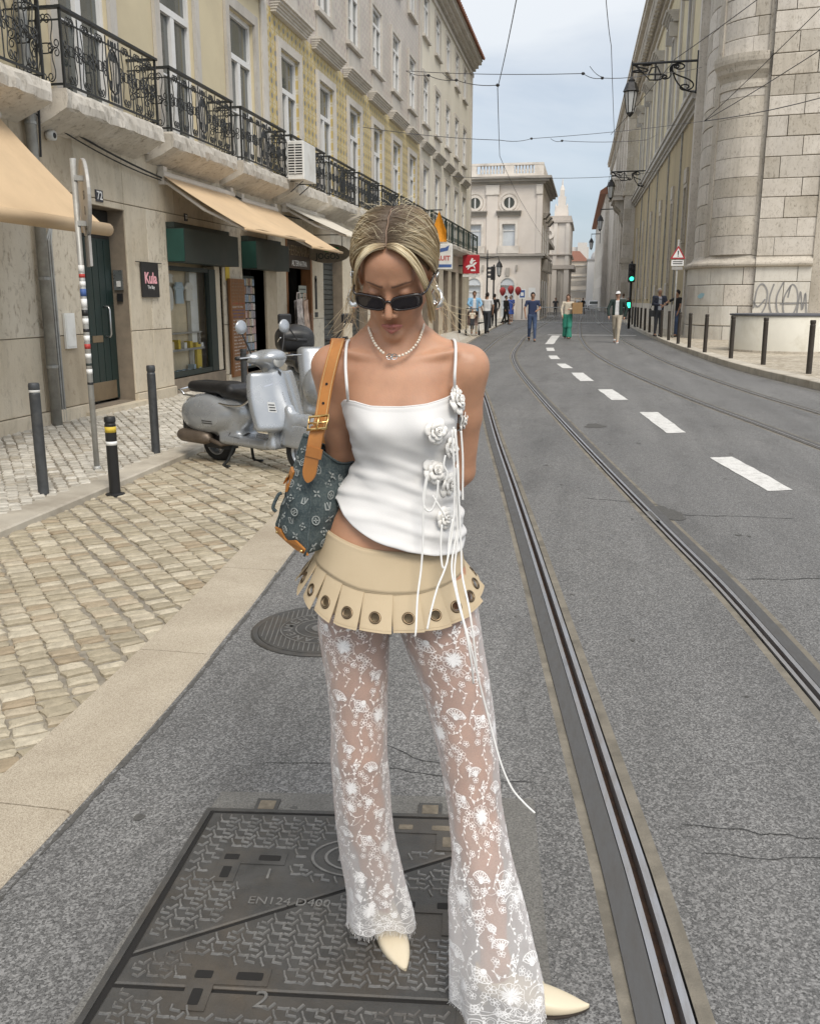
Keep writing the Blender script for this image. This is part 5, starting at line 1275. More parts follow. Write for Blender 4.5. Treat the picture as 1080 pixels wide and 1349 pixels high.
for x0, x1, z0, z1 in ((-4.65,-2.95,11.7,12.3),(-4.5,-3.1,12.3,13.0),(-4.25,-3.3,13.0,14.1),(-4.05,-3.5,14.1,14.9)): m.box(x0, x1, 121, 121+(x1-x0), z0, z1)
m.lathe([(.32,14.9),(.2,15.3),(.1,15.5),(.05,16.2)], 8, (-3.78, 121.4, 0))
for x in (-4.5, -3.1): m.lathe([(.16,12.3),(.1,12.7),(.12,12.9),(.02,13.3)], 6, (x, 121.2, 0))
m.build('tower', m_ch, cu)
m = MB(); ring(m, (-5.2, 9.6), .35, .7, lambda a, z, d: (a, 119.99-d, z), d1=.3); m.build('scroll', m_ch, cu)
# street end: beige rows and red roofs
fe = empty('far_beige_block', (0,0,0), 0, 'distant beige block with long rows of windows closing the street', 'building')
m = MB(); m.box(-14, -.6, 200, 215, 0, 9.4); m.build('wall', plain('far_beige', (.64,.57,.48), .9, var=.05), fe); m = MB(); m.prism([(-14.5,9.4),(-.3,9.4),(-2.2,11.4),(-14.5,11.8)], 199.6, 216, lambda u, v, w: (u, w, v)); m.build('roof', plain('far_red_roof', (.38,.19,.14), .9, var=.15), fe)
for z in (1.2, 3.4, 6.2, 8.4): m = MB(); m.box(-14, -.5, 199.7, 199.99, z, z+.22); m.build('ledge', m_pal_d, fe)
for k in range(16):
    for z in (2.0, 4.4, 6.9): m = MB(); m.box(-3.9+k*.21, -3.78+k*.21, 199.9, 199.98, z, z+1.1); m.build('window', m_pal_d, fe)
fw = empty('far_white_chapel', (0,0,0), 0, 'distant white building with a tiny cupola at the end of the street', 'chapel')
m = MB(); m.box(-.55, 2.4, 196, 210, 0, 9.4); m.build('wall', plain('far_white', (.76,.74,.71), .9, var=.04), fw); m = MB(); m.box(-.7, 2.5, 195.8, 210, 9.4, 9.7); m.lathe([(.9,9.7),(.85,10.2),(.55,10.9),(.15,11.3),(.05,12.2)], 12, (1.0, 198, 0)); m.build('cupola', plain('far_grey', (.42,.41,.4), .9), fw)
fy = empty('far_yellow_house', (0,0,0), 0, 'distant house with a bright yellow strip and red roof right of the cupola', 'house')
m = MB(); m.box(2.45, 9, 190, 205, 0, 9.8); m.build('wall', plain('far_pale', (.55,.50,.42), .9), fy); m = MB(); m.box(2.46, 3.0, 189.9, 189.99, 2.5, 5.6); m.build('yellow_strip', plain('far_yellow', (.65,.45,.05), .9), fy); m = MB(); m.prism([(2.2,9.8),(9,9.8),(9,13)], 189.8, 206, lambda u, v, w: (u, w, v)); m.build('roof', m_rooftile, fy)
for k in range(3): m = MB(); m.box(3.2+k*.8, 3.6+k*.8, 189.9, 189.99, 5.8, 7.4); m.build('window', m_pane, fy)
fh = empty('far_hill_house', (0,0,0), 0, 'pale flat block rising behind the distant red roofs', 'building')
m = MB(); m.box(-7, -.5, 240, 250, 0, 14.4); m.box(-3.2, -.9, 239, 245, 0, 15.4); m.build('wall', plain('far_offwhite', (.60,.57,.53), .9), fh)
# ------------------------------------------------------------------ covers in the road
m_cast = plain('cast_iron_cover', (.072,.07,.066), .55, me=.35, var=.25, sc=14, bump=.35, bsc=170, dirt=(.12,.095,.068), dirt_sc=2.2)
m_cast_l = plain('worn_iron', (.21,.205,.195), .4, me=.5, var=.25, sc=20, bump=.3, bsc=150, dirt=(.09,.075,.06), dirt_sc=5)
m_hole = plain('dark_slot', (.012,.011,.01), .95)
m_sand = plain('sandy_fill', (.16,.135,.1), .95, var=.3, sc=40, bump=.5)
A_, B_, C_, D_ = (-1.075,2.374), (-.30,2.48), (-.18,1.2), (-.985,1.1)
P0, P1, Q0, Q1 = (-1.022,1.735), (-.272,2.31), (-1.017,1.64), (-.214,1.735)
ac_ = empty('access_cover', (0,0,0), 0, 'rectangular patterned steel access cover under the woman\'s feet', 'access cover')
_k = .9667; A_, B_, C_, D_, P0, P1, Q0, Q1 = [(x*_k, y*_k) for x, y in (A_, B_, C_, D_, P0, P1, Q0, Q1)]
def inset(poly, d):
    out = []; n = len(poly)
    for i in range(n):
        p0, p1, p2 = [Vector((*poly[k % n], 0)) for k in (i-1, i, i+1)]
        e1, e2 = (p1-p0).normalized(), (p2-p1).normalized(); n1, n2 = Vector((-e1.y, e1.x, 0)), Vector((-e2.y, e2.x, 0))
        k = (n1+n2); k = k/max(.3, k.dot(n1)); out.append((p1.x+k.x*d, p1.y+k.y*d))
    return out
def ccw(p): 
    a = sum(p[i][0]*p[(i+1)%len(p)][1]-p[(i+1)%len(p)][0]*p[i][1] for i in range(len(p))); return p if a > 0 else p[::-1]
outer = ccw([A_, B_, C_, D_]); m = MB(); o2 = inset(outer, -.022)
m.prism(o2, .0035, .005); m.build('frame', m_hole, ac_); m = MB()
for i in range(4):
    a, b = outer[i], outer[(i+1)%4]; c, d = o2[(i+1)%4], o2[i]; e_ = inset(outer, -.006)
    m.prism(ccw([e_[i], e_[(i+1)%4], o2[(i+1)%4], o2[i]]), .005, .009)
m.build('rim', m_cast, ac_)
def inside(p, poly):
    return all((poly[(i+1)%len(poly)][0]-poly[i][0])*(p[1]-poly[i][1])-(poly[(i+1)%len(poly)][1]-poly[i][1])*(p[0]-poly[i][0]) > 0 for i in range(len(poly)))
def local_to(o, u, v, ang): return (o[0]+u*math.cos(ang)-v*math.sin(ang), o[1]+u*math.sin(ang)+v*math.cos(ang))
ang0 = R(7)
key_boxes = [((-.83,2.06), 0), ((-.39,2.29), 2), ((-.725,1.625), 0), ((-.32,1.95), 1), ((-.70,1.44), 3)]
def lug(mb, x, y, z, a, kind):
    L, w, h = .023, .0065, .0038
    segs = [((-.5*L, 0), (.5*L, 0))] if kind == 0 else [((-.55*L, .3*L), (-.2*L, -.15*L)), ((-.2*L, -.15*L), (.6*L, .25*L))] if kind == 1 else [((-.5*L, .25*L), (0, -.1*L)), ((0, -.1*L), (.45*L, -.3*L))]
    for p, q in segs:
        d = Vector((q[0]-p[0], q[1]-p[1])); t = d.normalized(); n_ = Vector((-t.y, t.x))*w/2; p = Vector(p)-t*w*.3; q = Vector(q)+t*w*.3; top = .72; zz = (z, z+h)
        v = []
        for k, s_ in ((0, 1), (1, .55)):
            for pt, sg in ((p, 1), (p, -1), (q, -1), (q, 1)):
                c = pt+n_*sg*s_+(t*w*.25*(1 if pt is p else -1) if k else Vector((0, 0))); v.append((*local_to((x, y), c.x, c.y, a), zz[k]))
        mb.add(v, [(4,5,6,7),(0,1,5,4),(1,2,6,5),(2,3,7,6),(3,0,4,7)])
texts = {0: [('1', (-.77,2.03), .062), ('EN124 D400', (-.68,1.93), .04)], 1: [('2', (-.635,1.60), .07)], 2: [('3', (-.615,1.425), .075)]}
zt = .011
for pi, poly in enumerate(([A_, B_, P1, P0], [P0, P1, Q1, Q0], [Q0, Q1, C_, D_])):
    poly = inset(ccw(poly), .006); m = MB(); pin = inset(poly, .004); n = len(poly)
    m.add([(*p, .0052) for p in poly]+[(*p, zt-.003) for p in poly]+[(*p, zt) for p in pin], [tuple(range(2*n, 3*n))]+[(k+i, k+(i+1)%n, k+n+(i+1)%n, k+n+i) for k in (0, n) for i in range(n)])
    po = m.build('panel', m_cast, ac_)
    avoid = [(c, .11) for c, _ in key_boxes]+[(c, .045 if len(t) < 3 else .14) for t, c, s in texts.get(pi, [])]
    t = MB(); pl_ = inset(poly, .02); st = .0315
    for i in range(-30, 30):
        for j in range(-30, 50):
            x, y = local_to((-.63, 1.74), i*st+(j % 2)*st*.5, j*st*.62, ang0)
            if not inside((x, y), pl_): continue
            if pi == 0 and ((x+.56)/.15)**2+((y-2.146)/.105)**2 < 1: continue
            if any(abs(x-c[0]) < r_ and abs(y-c[1]) < (r_*.72 if r_ > .06 else r_*.9) for c, r_ in avoid): continue
            kind = (i+j) % 2; lug(t, x, y, zt, ang0+R(-38 if j % 2 else 30)+rnd.gauss(0, .03), 1+kind if j % 2 else (2 if kind else 1))
    tag(t.build('tread', m_cast_l, po), kind='stuff')
    for tx, c, s in texts.get(pi, []): link('raised_lettering', text_mesh(tx, s, m_cast_l, .0015), po, (*c, zt+.0015), (0, 0, ang0 if len(tx) > 2 else ang0+R(-90)*0))
    for c, kq in key_boxes:
        if not inside(c, poly): continue
        b = MB(); hole = MB()
        arms = [((-.085,-.03), (.02,.03)), ((.0,-.03),(.085,.03))] if kq != 3 else [((-.03,-.1),(.03,.03)),((-.03,-.03),(.1,.03))]
        arms = [((-.09,.005),(.09,.06)), ((-.09,-.075),(-.03,.005))] if kq in (0, 3) else [((-.09,.005),(.09,.06)), ((.03,-.075),(.09,.005))]
        for (u0, v0), (u1, v1) in arms:
            q = [(u0,v0),(u1,v0),(u1,v1),(u0,v1)]; b.prism([local_to(c, u, v, ang0) for u, v in q], zt, zt+.0028)
        for u, v, ru, rv in ((-.06,.033,.02,.012), (.045,.033,.03,.012), (-.06 if kq in (0,3) else .06,-.035,.012,.024)):
            rr = [(ru*(.99 if abs(math.cos(a)) > .5 else .8)*(1 if math.cos(a) > 0 else -1), rv*math.sin(a)) for a in np.linspace(0, 6.283, 9)[:-1]]
            rr = [(max(-1, min(1, 1.35*math.cos(a)))*ru, max(-1, min(1, 1.35*math.sin(a)))*rv) for a in np.linspace(0, 6.283, 17)[:-1]]
            hole.prism([local_to(c, u+a, v+b_, ang0) for a, b_ in rr], zt+.0028, zt+.0036)
        ko = b.build('key_plate', m_cast, po); each(hole, 'key_slot', m_hole if kq != 2 else m_sand, ko)
    if pi == 0:
        e = MB(); c = (-.56, 2.146)
        for r0, r1 in ((.115, .123), (.078, .086)):
            rows = []
            for k in range(33):
                a = 2*math.pi*k/32; rows.append([(*local_to(c, q*math.cos(a), q*.7*math.sin(a), ang0), z) for q, z in ((r0, zt), (r0, zt+.003), (r1, zt+.003), (r1, zt))])
            e.grid(rows)
        for u in (-.035, 0, .035):
            for q in ([(-.012,-.02),(.012,-.02),(.012,-.014),(-.012,-.014)], [(-.012,.014),(.012,.014),(.012,.02),(-.012,.02)], [(-.012,-.014),(-.006,-.014),(-.006,.014),(-.012,.014)]): e.prism([local_to(c, u+a, v, ang0) for a, v in q], zt, zt+.003)
        e.build('oval_emblem', m_cast_l, po)
for x, y in ((-.89, 2.35), (-.40, 2.417)):
    m = MB(); m.prism([local_to((x, y), u, v, ang0) for u, v in ((-.035,-.02),(.035,-.02),(.035,.05),(-.035,.05))], .003, .0075); so = m.build('hinge_socket', m_cast, ac_); m = MB(); m.prism([local_to((x, y), u, v, ang0) for u, v in ((-.024,-.01),(.024,-.01),(.024,.038),(-.024,.038))], .0075, .0082); m.build('socket_fill', m_sand, so)
# round cover
rc = empty('manhole_cover', (-1.15, 3.86, 0), R(12), 'round cast iron manhole cover with raised ring lettering by the flush kerb', 'manhole cover')
m = MB(); m.lathe([(.30,.004),(.30,.007),(.308,.009),(.322,.009),(.33,.004)], 48, cap=False); m.build('rim', m_cast, rc)
m = MB(); m.lathe([(.298,.003),(.298,.008),(.293,.0095),(0,.0095)], 48, cap=False); pl_o = m.build('plate', m_cast, rc)
m = MB()
def rr_(r0, r1, a0=0, a1=6.2832, n=48): 
    m.grid([[(q*math.cos(a), q*math.sin(a), z) for q, z in ((r0,.0095),(r0,.0125),(r1,.0125),(r1,.0095))] for a in np.linspace(a0, a1, n+1)])
for r0, r1 in ((.12,.126),(.19,.196)): rr_(r0, r1)
rr_(.075, .081); rr_(.0, .05)
for k in range(-13, 14):
    x = k*.0225; r_in, r_o = .2, .288
    for sg in (-1, 1):
        y0 = math.sqrt(max(0, r_in**2-x*x)) if abs(x) < r_in else 0; y1 = math.sqrt(max(0, r_o**2-x*x))
        if y1-y0 > .01 and not (abs(x) < .2 and False): m.box(x-.0025, x+.0025, sg*y0, sg*y1, .0095, .0125)
m.build('ribs', m_cast_l, pl_o)
tx = 'SANEAMENTO LISBOA '
for i, c in enumerate(tx*1):
    if c == ' ': continue
    a = math.pi*1.5-i*2*math.pi/len(tx); link('raised_letter', text_mesh(c, .06, m_cast_l, .0015, bold=.001), pl_o, (.157*math.cos(a), .157*math.sin(a), .011), (0, 0, a+math.pi/2+math.pi))

# ------------------------------------------------------------------ bollards and posts on the left
m_boll = plain('grey_cast_iron', (.075,.08,.085), .5, me=.4, var=.25, sc=14, bump=.3, bsc=90, dirt=(.13,.13,.125), dirt_sc=4)
def bollard(loc, h, r, mat, label, group, bands=(), tilt=(0,0)):
    o = empty('bollard', loc, 0, label, 'bollard', group); o.rotation_euler = (tilt[0], tilt[1], 0)
    m = MB(); m.lathe([(r*1.0,-.05),(r,h*.9),(r*1.02,h*.905),(r*.9,h*.915),(r*.9,h*.93),(r*1.03,h*.94),(r*1.03,h*.985),(r*.9,h),(0,h)], 18); m.build('post', mat, o, True); smooth_by_angle(o.children[0], 35)
    for z0, z1, mm in bands: m = MB(); m.lathe([(r*1.01,z0),(r*1.012,z0),(r*1.012,z1),(r*1.01,z1)], 18, cap=False); m.build('sticker', mm, o, True)
    return o
lb_g = 'bollards along the left pavement'
bollard((-4.02,6.16,.06), .84, .040, m_boll, 'grey iron bollard nearest the camera, with a white sticker at its top', lb_g, [(.77,.80,m_white_t)])
bollard((-4.03,8.07,.06), .84, .040, m_boll, 'grey iron bollard standing between the signpost and the silver scooter', lb_g)
bollard((-5.15,13.4,.17), .6, .05, m_boll, 'short grey bollard in front of the wooden menu board', lb_g)
bb = bollard((-3.60,6.47,-.0), .62, .043, m_black, 'short black bollard with yellow and silver bands in the parking bay', lb_g, [(.50,.545,m_yel),(.40,.43,m_white_t)])
m = MB(); m.lathe([(.075,0),(.075,.012),(.05,.02)], 18); m.build('foot', m_black, bb)
far_b = bollard((-5.27,38.7,.1), 1.0, .055, m_black, 'slim black bollard left of the stroller, by the shuttered openings', lb_g)
for (x, y), lab in (((-5.85,40.5), 'slim black bollard furthest left behind the woman\'s shoulder'), ((-4.85,45.6), 'slim black bollard just right of the man with the stroller'), ((-4.95,48.1), 'slim black bollard beside the pair dressed in black'), ((-5.0,51.7), 'slim black bollard in front of the pair dressed in black'), ((-5.1,58.8), 'slim black bollard near the woman with red balloons')):
    c = copy_tree(far_b); c.location = (x, y, .1); c['label'] = lab
# signpost
m_post = plain('painted_grey_post', (.42,.42,.40), .5, me=.3, var=.15, sc=9, dirt=(.25,.22,.18), dirt_sc=4)
m_signback = plain('grey_sign_back', (.40,.39,.37), .55, me=.3, var=.12, sc=6, dirt=(.28,.26,.23), dirt_sc=3)
sp = empty('signpost', (-4.12, 7.13, .06), 0, 'grey street sign post covered in stickers, its round sign seen edge on', 'signpost')
m = MB(); m.lathe([(.024,0),(.024,2.55),(0,2.55)], 12); m.lathe([(.034,0),(.034,.03),(.025,.04)], 12); m.build('pole', m_post, sp, True)
a = R(36); dn = Vector((math.cos(a), math.sin(a), 0)); side = Vector((-dn.y, dn.x, 0))
def oriented(prof, n, c, d, mat, name, par):
    b = MB(); b.lathe(prof, n, (0,0,0), 'z', cap=False); M_ = d.to_track_quat('Z', 'Y').to_matrix(); b.v = [tuple(Vector(c)+M_ @ Vector(p)) for p in b.v]; return b.build(name, mat, par)
dc = Vector((0, 0, 2.25))+dn*.07
oriented([(0,-.004),(.285,-.004),(.3,-.015),(.305,-.01),(.305,.01),(.3,.015),(0,.012)], 36, dc, dn, m_signback, 'round_sign', sp)
m = MB(); M3 = Matrix((side, Vector((0,0,1)), dn)).transposed()
m.obox(Vector((0,0,1.83))+dn*.07, (.13,.12,.01), M3); m.build('plate', m_signback, sp)
m = MB(); m.obox(Vector((0,0,2.4))+dn*.035, (.03,.02,.04), M3); m.obox(Vector((0,0,2.05))+dn*.035, (.03,.02,.04), M3); m.build('clamp', m_post, sp)
for i in range(3):
    lt = text_mesh(('50', '8', 'OL')[i], .1, m_black, .0005); link('scrawl', lt, sp, dc-dn*.0075+Vector((0,0,.02-.12*i))+side*(.0), (R(90), 0, a-R(90)))
for k, (z0, z1, mm) in enumerate(((1.66,1.72,m_white_t),(1.62,1.65,m_red),(1.55,1.59,m_white_t),(1.47,1.53,m_bluep),(1.38,1.45,m_white_t),(1.31,1.36,m_black),(1.24,1.29,m_white_t),(1.18,1.205,m_black),(1.10,1.15,m_white_t),(1.04,1.08,m_red),(.96,1.0,m_white_t),(.90,.92,m_greend),(.83,.87,m_white_t),(.74,.76,m_black))):
    m = MB(); m.lathe([(.0245,z0),(.0248,z0),(.0248,z1),(.0245,z1)], 12, cap=False); m.build('sticker', mm, sp, True)
# ------------------------------------------------------------------ right pavement furniture
m_bollr = plain('dark_brown_bollard', (.05,.042,.034), .55, me=.2, var=.25, sc=10, bump=.2)
spots = [(4.16,18.53),(3.77,21.0),(3.40,23.1),(3.10,25.65),(2.95,28.1),(2.86,30.6),(2.78,33.2),(2.72,35.8),(2.66,38.3),(2.62,41.0),(2.58,43.8),(2.55,46.7),(2.53,49.2),(2.50,51.6),(2.48,54.2)]
labs = ['brown bollard nearest the camera on the right, at the photo edge', 'second brown bollard from the right edge, in front of the white block', 'brown bollard standing at the left side of the round white block', 'brown bollard between the church plinth and the white block', 'brown bollard at the corner of the church plinth', 'brown bollard right in front of the man in black', 'brown bollard at the feet of the man in the dark jacket', 'brown bollard just left of the two talking men']
first = None
for i, (x, y) in enumerate(spots):
    lab = labs[i] if i < len(labs) else ['next', 'second', 'third', 'fourth', 'fifth', 'sixth', 'seventh'][i-8]+' brown bollard going left from the talking men towards the traffic light'
    if first is None: first = bollard((x, y, .135), 1.0, .052, m_bollr, lab, 'brown bollards along the right kerb'); o = first
    else: o = copy_tree(first); o['label'] = lab
    o.location = (x, y, .135); o.rotation_euler = (R(rnd.uniform(-1.2,1.2)), R(rnd.uniform(-1.2,1.2)), 0)
hp = empty('hoop_barrier', (2.42, 49.8, .135), 0, 'low dark hoop rail beside the right traffic light', 'rail')
m = MB(); m.tube([(0,-.5,0),(0,-.5,.85),(0,-.4,1.0),(0,.4,1.0),(0,.5,.85),(0,.5,0)], .03, 6); m.build('rail', m_black, hp)
m_lens_g = None
def emis(name, col, st):
    t = NT(name); t.b.inputs['Base Color'].default_value = (*[c*.3 for c in col], 1); t.b.inputs['Emission Color'].default_value = (*col, 1); t.b.inputs['Emission Strength'].default_value = st; return t.m
m_green_lit = emis('green_lamp', (.05, 1, .55), 1.6); m_lens_off = plain('dark_lens', (.03,.02,.02), .3)
def traffic_light(loc, rz, h, label, lit, ped=True):
    o = empty('traffic_light', loc, rz, label, 'traffic light'); m = MB(); m.lathe([(.06,0),(.055,h+.9),(0,h+.9)], 10); m.build('pole', m_black, o, True)
    m = MB(); m.bbox(-.16, .16, -.2, .08, h, h+.86, .03); hd = m.build('head', m_black, o)
    for k in range(3):
        z = h+.16+k*.27; m = MB(); m.lathe([(0,-.21),(.1,-.207),(.1,-.2)], 14, (0,0,z), 'y'); 
        m.v = [(x, y if False else y, zz) for x, y, zz in m.v]; m.build('lens', (m_green_lit if (k == 0 and lit) else m_lens_off), hd)
        m = MB(); m.grid([[(.125*math.cos(a), y, z+.125*math.sin(a)) for y in (-.2, -.38)] for a in np.linspace(-.3, math.pi+.3, 11)]); m.build('visor', m_black, hd)
    m = MB(); m.lathe([(.05,h+.86),(.05,h+.95),(0,h+1.0)], 8); m.build('cap', m_black, o)
    if ped:
        m = MB(); m.bbox(-.2, .06, -.16, .1, h-1.25, h-.85, .02); p = m.build('pedestrian_signal', m_black, o); m = MB(); m.box(-.14, .0, -.172, -.161, h-1.2, h-.95); m.build('lit_figure', m_green_lit, p)
    return o
traffic_light((1.98, 46.5, .135), R(3), 2.2, 'traffic light showing green at the right kerb', True)
traffic_light((-6.2, 62, .1), R(-78), 2.7, 'black traffic light turned sideways in front of the palace', False, False)
ls = empty('street_lamp', (-6.75, 63, .1), 0, 'old double armed street lamp post in front of the palace', 'street lamp', 'old iron street lamps')
m = MB(); m.lathe([(.16,0),(.14,.5),(.07,.6),(.05,4.0),(.03,4.6),(0,4.7)], 10); m.tube([(-.8,0,3.9),(-.7,0,4.25),(0,0,4.1),(.7,0,4.25),(.8,0,3.9)], .03, 6); m.build('post', m_black, ls, True)
m_lampglass = plain('milky_lamp_glass', (.55,.56,.55), .2, var=.08, sc=2)
def lantern(par, c, s=1.):
    m = MB(); m.lathe([(.13*s,-1.25*s),(.24*s,-.5*s)], 6, c, cap=True); gl = m.build('lantern_glass', m_lampglass, par)
    m = MB()
    for k in range(6):
        a = 2*math.pi*k/6; m.tube([(c[0]+.135*s*math.cos(a), c[1]+.135*s*math.sin(a), c[2]-1.26*s), (c[0]+.25*s*math.cos(a), c[1]+.25*s*math.sin(a), c[2]-.5*s)], .018*s, 4)
    m.lathe([(.14*s,-1.27*s),(.1*s,-1.33*s),(.04*s,-1.4*s),(0,-1.42*s)], 6, c); m.lathe([(.14*s,-1.25*s),(.15*s,-1.27*s),(.14*s,-1.29*s)], 6, c)
    m.lathe([(.27*s,-.53*s),(.31*s,-.5*s),(.28*s,-.44*s),(.19*s,-.2*s),(.12*s,-.14*s),(.14*s,-.1*s),(.06*s,-.03*s),(.02*s,.05*s),(0,.05*s)], 6, c)
    m.build('lantern_frame', m_black, par)
for x in (-.8, .8): lantern(ls, (x, 0, 3.95), .75)
def wall_lamp(Xw, Y, zb, arm, s, label, scrolls=True):
    o = empty('wall_lamp', (0,0,0), RZ, label, 'street lamp', 'old iron street lamps'); m = MB(); u = lambda d, z: (Xw-d, Y, zb+z)
    m.tube([u(0, .0), u(arm, -.03)], .045*s, 6); m.tube([u(.0, .35*s), u(.0, -1.15*s)], .05*s, 6)
    m.tube([u(arm, .06), u(arm, -.55*s)], .03*s, 6)
    if scrolls:
        w = .028*s
        m.tube([u(*p) for p in fit(S_SCROLL, .55*s, -.55*s, .85*s, .95*s, .6)], w, 4, False); m.tube([u(*p) for p in fit(S_SCROLL, 1.0*s, -.35*s, .6*s, .5*s, 1.4)], w, 4, False); m.tube([u(*p) for p in fit(S_SCROLL, 2.05*s, -.18*s, .7*s, .3*s, 1.0)], w, 4, False)
        m.tube([u(.05*s+.9*s*math.sin(a), -1.1*s+1.05*s*(1-math.cos(a))) for a in np.linspace(0, 1.5, 10)], w, 4, False)
        m.tube([u(1.2*s, -.45*s), u(1.35*s, -.62*s), u(1.75*s, -.62*s), u(1.95*s, -.42*s), u(1.2*s, -.45*s)], w, 4, False); m.tube([u(1.55*s, -.6*s), u(1.55*s, .02)], w, 4)
        m.tube([u(1.35*s, -.42*s), u(1.5*s, -.15*s), u(1.7*s, -.2*s), u(1.8*s, -.4*s)], w, 4, False); m.tube([u(1.95*s, -.42*s), u(2.3*s, -.1*s), u(arm, -.06)], w, 4, False)
    m.build('bracket', m_black, o); lantern(o, u(arm, -.5*s), s); return o
wall_lamp(4.2, 38.6, 10.3, 2.42, 1.0, 'black lantern on the largest scrolled bracket, nearest on the right')
wall_lamp(4.35, 66, 9.9, 2.3, .95, 'second black lantern along the right wall, before the stone balcony')
wall_lamp(3.9, 110, 11.5, 1.5, 1.25, 'small distant black lantern beyond the stone balcony, third along the right', False)
wall_lamp(3.4, 150, 11.5, 1.35, 1.25, 'farthest and smallest hanging lantern over the street', False)
# warning sign
ws = empty('warning_sign', (3.12, 35.6, .135), R(4), 'white triangular warning sign with red border and exclamation mark', 'sign')
m = MB(); m.lathe([(.035,0),(.035,3.5),(0,3.5)], 8); m.build('pole', m_post, ws, True)
def tri(s, d0, d1, mat, nm, par, c=2.98): m = MB(); m.prism([(-s,-s*.58),(s,-s*.58),(0,s*1.15)], d0, d1, lambda u, v, w: (u, w, c+v)); return m.build(nm, mat, par)
to = tri(.27, -.06, -.04, m_signred, 'red_border', ws); tri(.19, -.066, -.061, m_white_t, 'white_field', to)
m = MB(); m.prism([(-.024,.13),(.024,.13),(.015,-.02),(-.015,-.02)], -.072, -.067, lambda u, v, w: (u, w, 2.98+v)); m.prism([(.02*math.cos(a), .02*math.sin(a)-.06) for a in np.linspace(0,6.283,11)[:-1]], -.072, -.067, lambda u, v, w: (u, w, 2.98+v)); m.build('exclamation_mark', m_black, to)
m = MB(); m.box(-.22, .22, -.06, -.04, 2.58, 2.78); pl2 = m.build('plate', m_white_t, ws)
for z in (2.71, 2.64): m = MB(); m.box(-.17, .17, -.066, -.061, z, z+.03); m.build('printed_line', m_black, pl2)
m = MB(); m.box(-.19, .19, -.06, -.04, 2.44, 2.55); m.build('plate', m_signback, ws)
# crowd barriers across the street
m_galv = plain('galvanised_rail', (.42,.43,.43), .45, me=.6, var=.15, sc=8)
bf_ = None
for k, (x, y, rz, lab) in enumerate(((-2.4, 59.5, R(-2), 'metal crowd barrier behind the man in the navy shirt'), (-.15, 59.0, R(3), 'metal crowd barrier behind the woman in green trousers'), (1.55, 58.5, R(-4), 'metal crowd barrier closest to the man in the white cap'))):
    if bf_ is None:
        bf_ = empty('crowd_barrier', (x, y, 0), rz, lab, 'barrier', 'crowd barriers across the street'); m = MB()
        m.tube([(-1.05,0,.12),(-1.05,0,1.0),(-1.0,0,1.05),(1.0,0,1.05),(1.05,0,1.0),(1.05,0,.12),(-1.05,0,.12)], .022, 6)
        m.build('frame', m_galv, bf_)
        bar = MB().tube([(0,0,.13),(0,0,1.04)], .011, 5).mesh('bar', m_galv)
        for q in range(13): link('bar', bar, bf_, (-.9+q*.15, 0, 0))
        for sx in (-.8, .8): m = MB(); m.tube([(sx,-.3,.015),(sx,0,.13),(sx,.3,.015)], .02, 5); m.build('foot', m_galv, bf_)
    else:
        c = copy_tree(bf_); c.location = (x, y, 0); c.rotation_euler = (0, 0, rz); c['label'] = lab
# small signs by the palace
for (x, z, w, mat, lab) in ((-4.85, 1.5, .5, m_bluep, 'small blue and white panel sign standing by the palace corner'), (-4.15, 1.6, .5, m_white_t, 'plain white panel beside the small blue sign')):
    o = empty('panel_sign', (x, 70, .1), 0, lab, 'sign'); m = MB(); m.box(-w/2, w/2, -.03, .03, z, z+.7); m.build('panel', m_white_t, o); m = MB(); m.lathe([(.03,0),(.03,z)], 6); m.build('post', m_black, o)
    if mat is m_bluep: m = MB(); m.box(-.18, .18, -.036, -.031, z+.08, z+.62); p_ = m.build('blue_field', m_bluep, o); m = MB(); m.box(-.12, .1, -.042, -.037, z+.2, z+.45); m.build('emblem', m_white_t, p_)
# overhead wires
m_wire = plain('dark_wire', (.05,.05,.055), .6, var=.1)
def wire(pts, r, label, sag=.05):
    m = MB()
    for P in pts:
        L = []
        for a, b in zip(P, P[1:]): L += sagline(a, b, sag, 6)[:-1]
        m.tube(L+[P[-1]], r*.7, 4)
    return tag(m.build('overhead_wire', m_wire), label, 'wire', 'overhead tram wires')
wire([[(.5, 3, 6.1), (-.4, 9, 6.05), (-1.29, 15.5, 6.0), (-2.14, 21.4, 6.0), (-2.99, 31, 6.0), (-3.3, 45, 6.0), (-3.6, 90, 6.0)]], .012, 'tram wire running down the street over the left track')
wire([[(2.6, 8, 7.6), (.07, 15.75, 6.0), (.21, 18.4, 6.0), (.62, 31, 6.0), (.5, 45, 6.0), (.1, 90, 6.0)]], .009, 'tram wire running down the street over the right track')
wire([[(-5.5, 28.2, 8.0), (-4.15, 24.2, 6.95), (-3.42, 24, 6.77), (-2.14, 21.4, 6.06)], [(-3.8, 24.2, 7.0), (-3.42, 24, 6.77)], [(-5.5, 28.2, 8.0), (-.35, 23.5, 6.68)], [(-.35, 23.5, 6.68), (.1, 24.5, 6.78), (1.5, 28, 7.6), (3.62, 36.6, 9.6)], [(-.2, 23.6, 6.85), (.12, 24.5, 6.8)]], .012, 'upper cross wire with dark clamps spanning from the left houses')
wire([[(-5.5, 22.8, 5.55), (-2.3, 24, 5.35), (-1.93, 30, 6.33), (3.6, 34.4, 7.42)], [(-1.3, 29, 6.15), (-1.0, 30, 6.24), (1.6, 32, 6.5), (4.3, 69, 12.75)]], .011, 'lower cross wire reaching the church corner')
wire([[(-5.5, 37, 6.2), (-3.0, 38, 6.2), (1, 40, 6.4), (4.2, 60, 9.2)]], .013, 'far cross wire level with the long balcony')
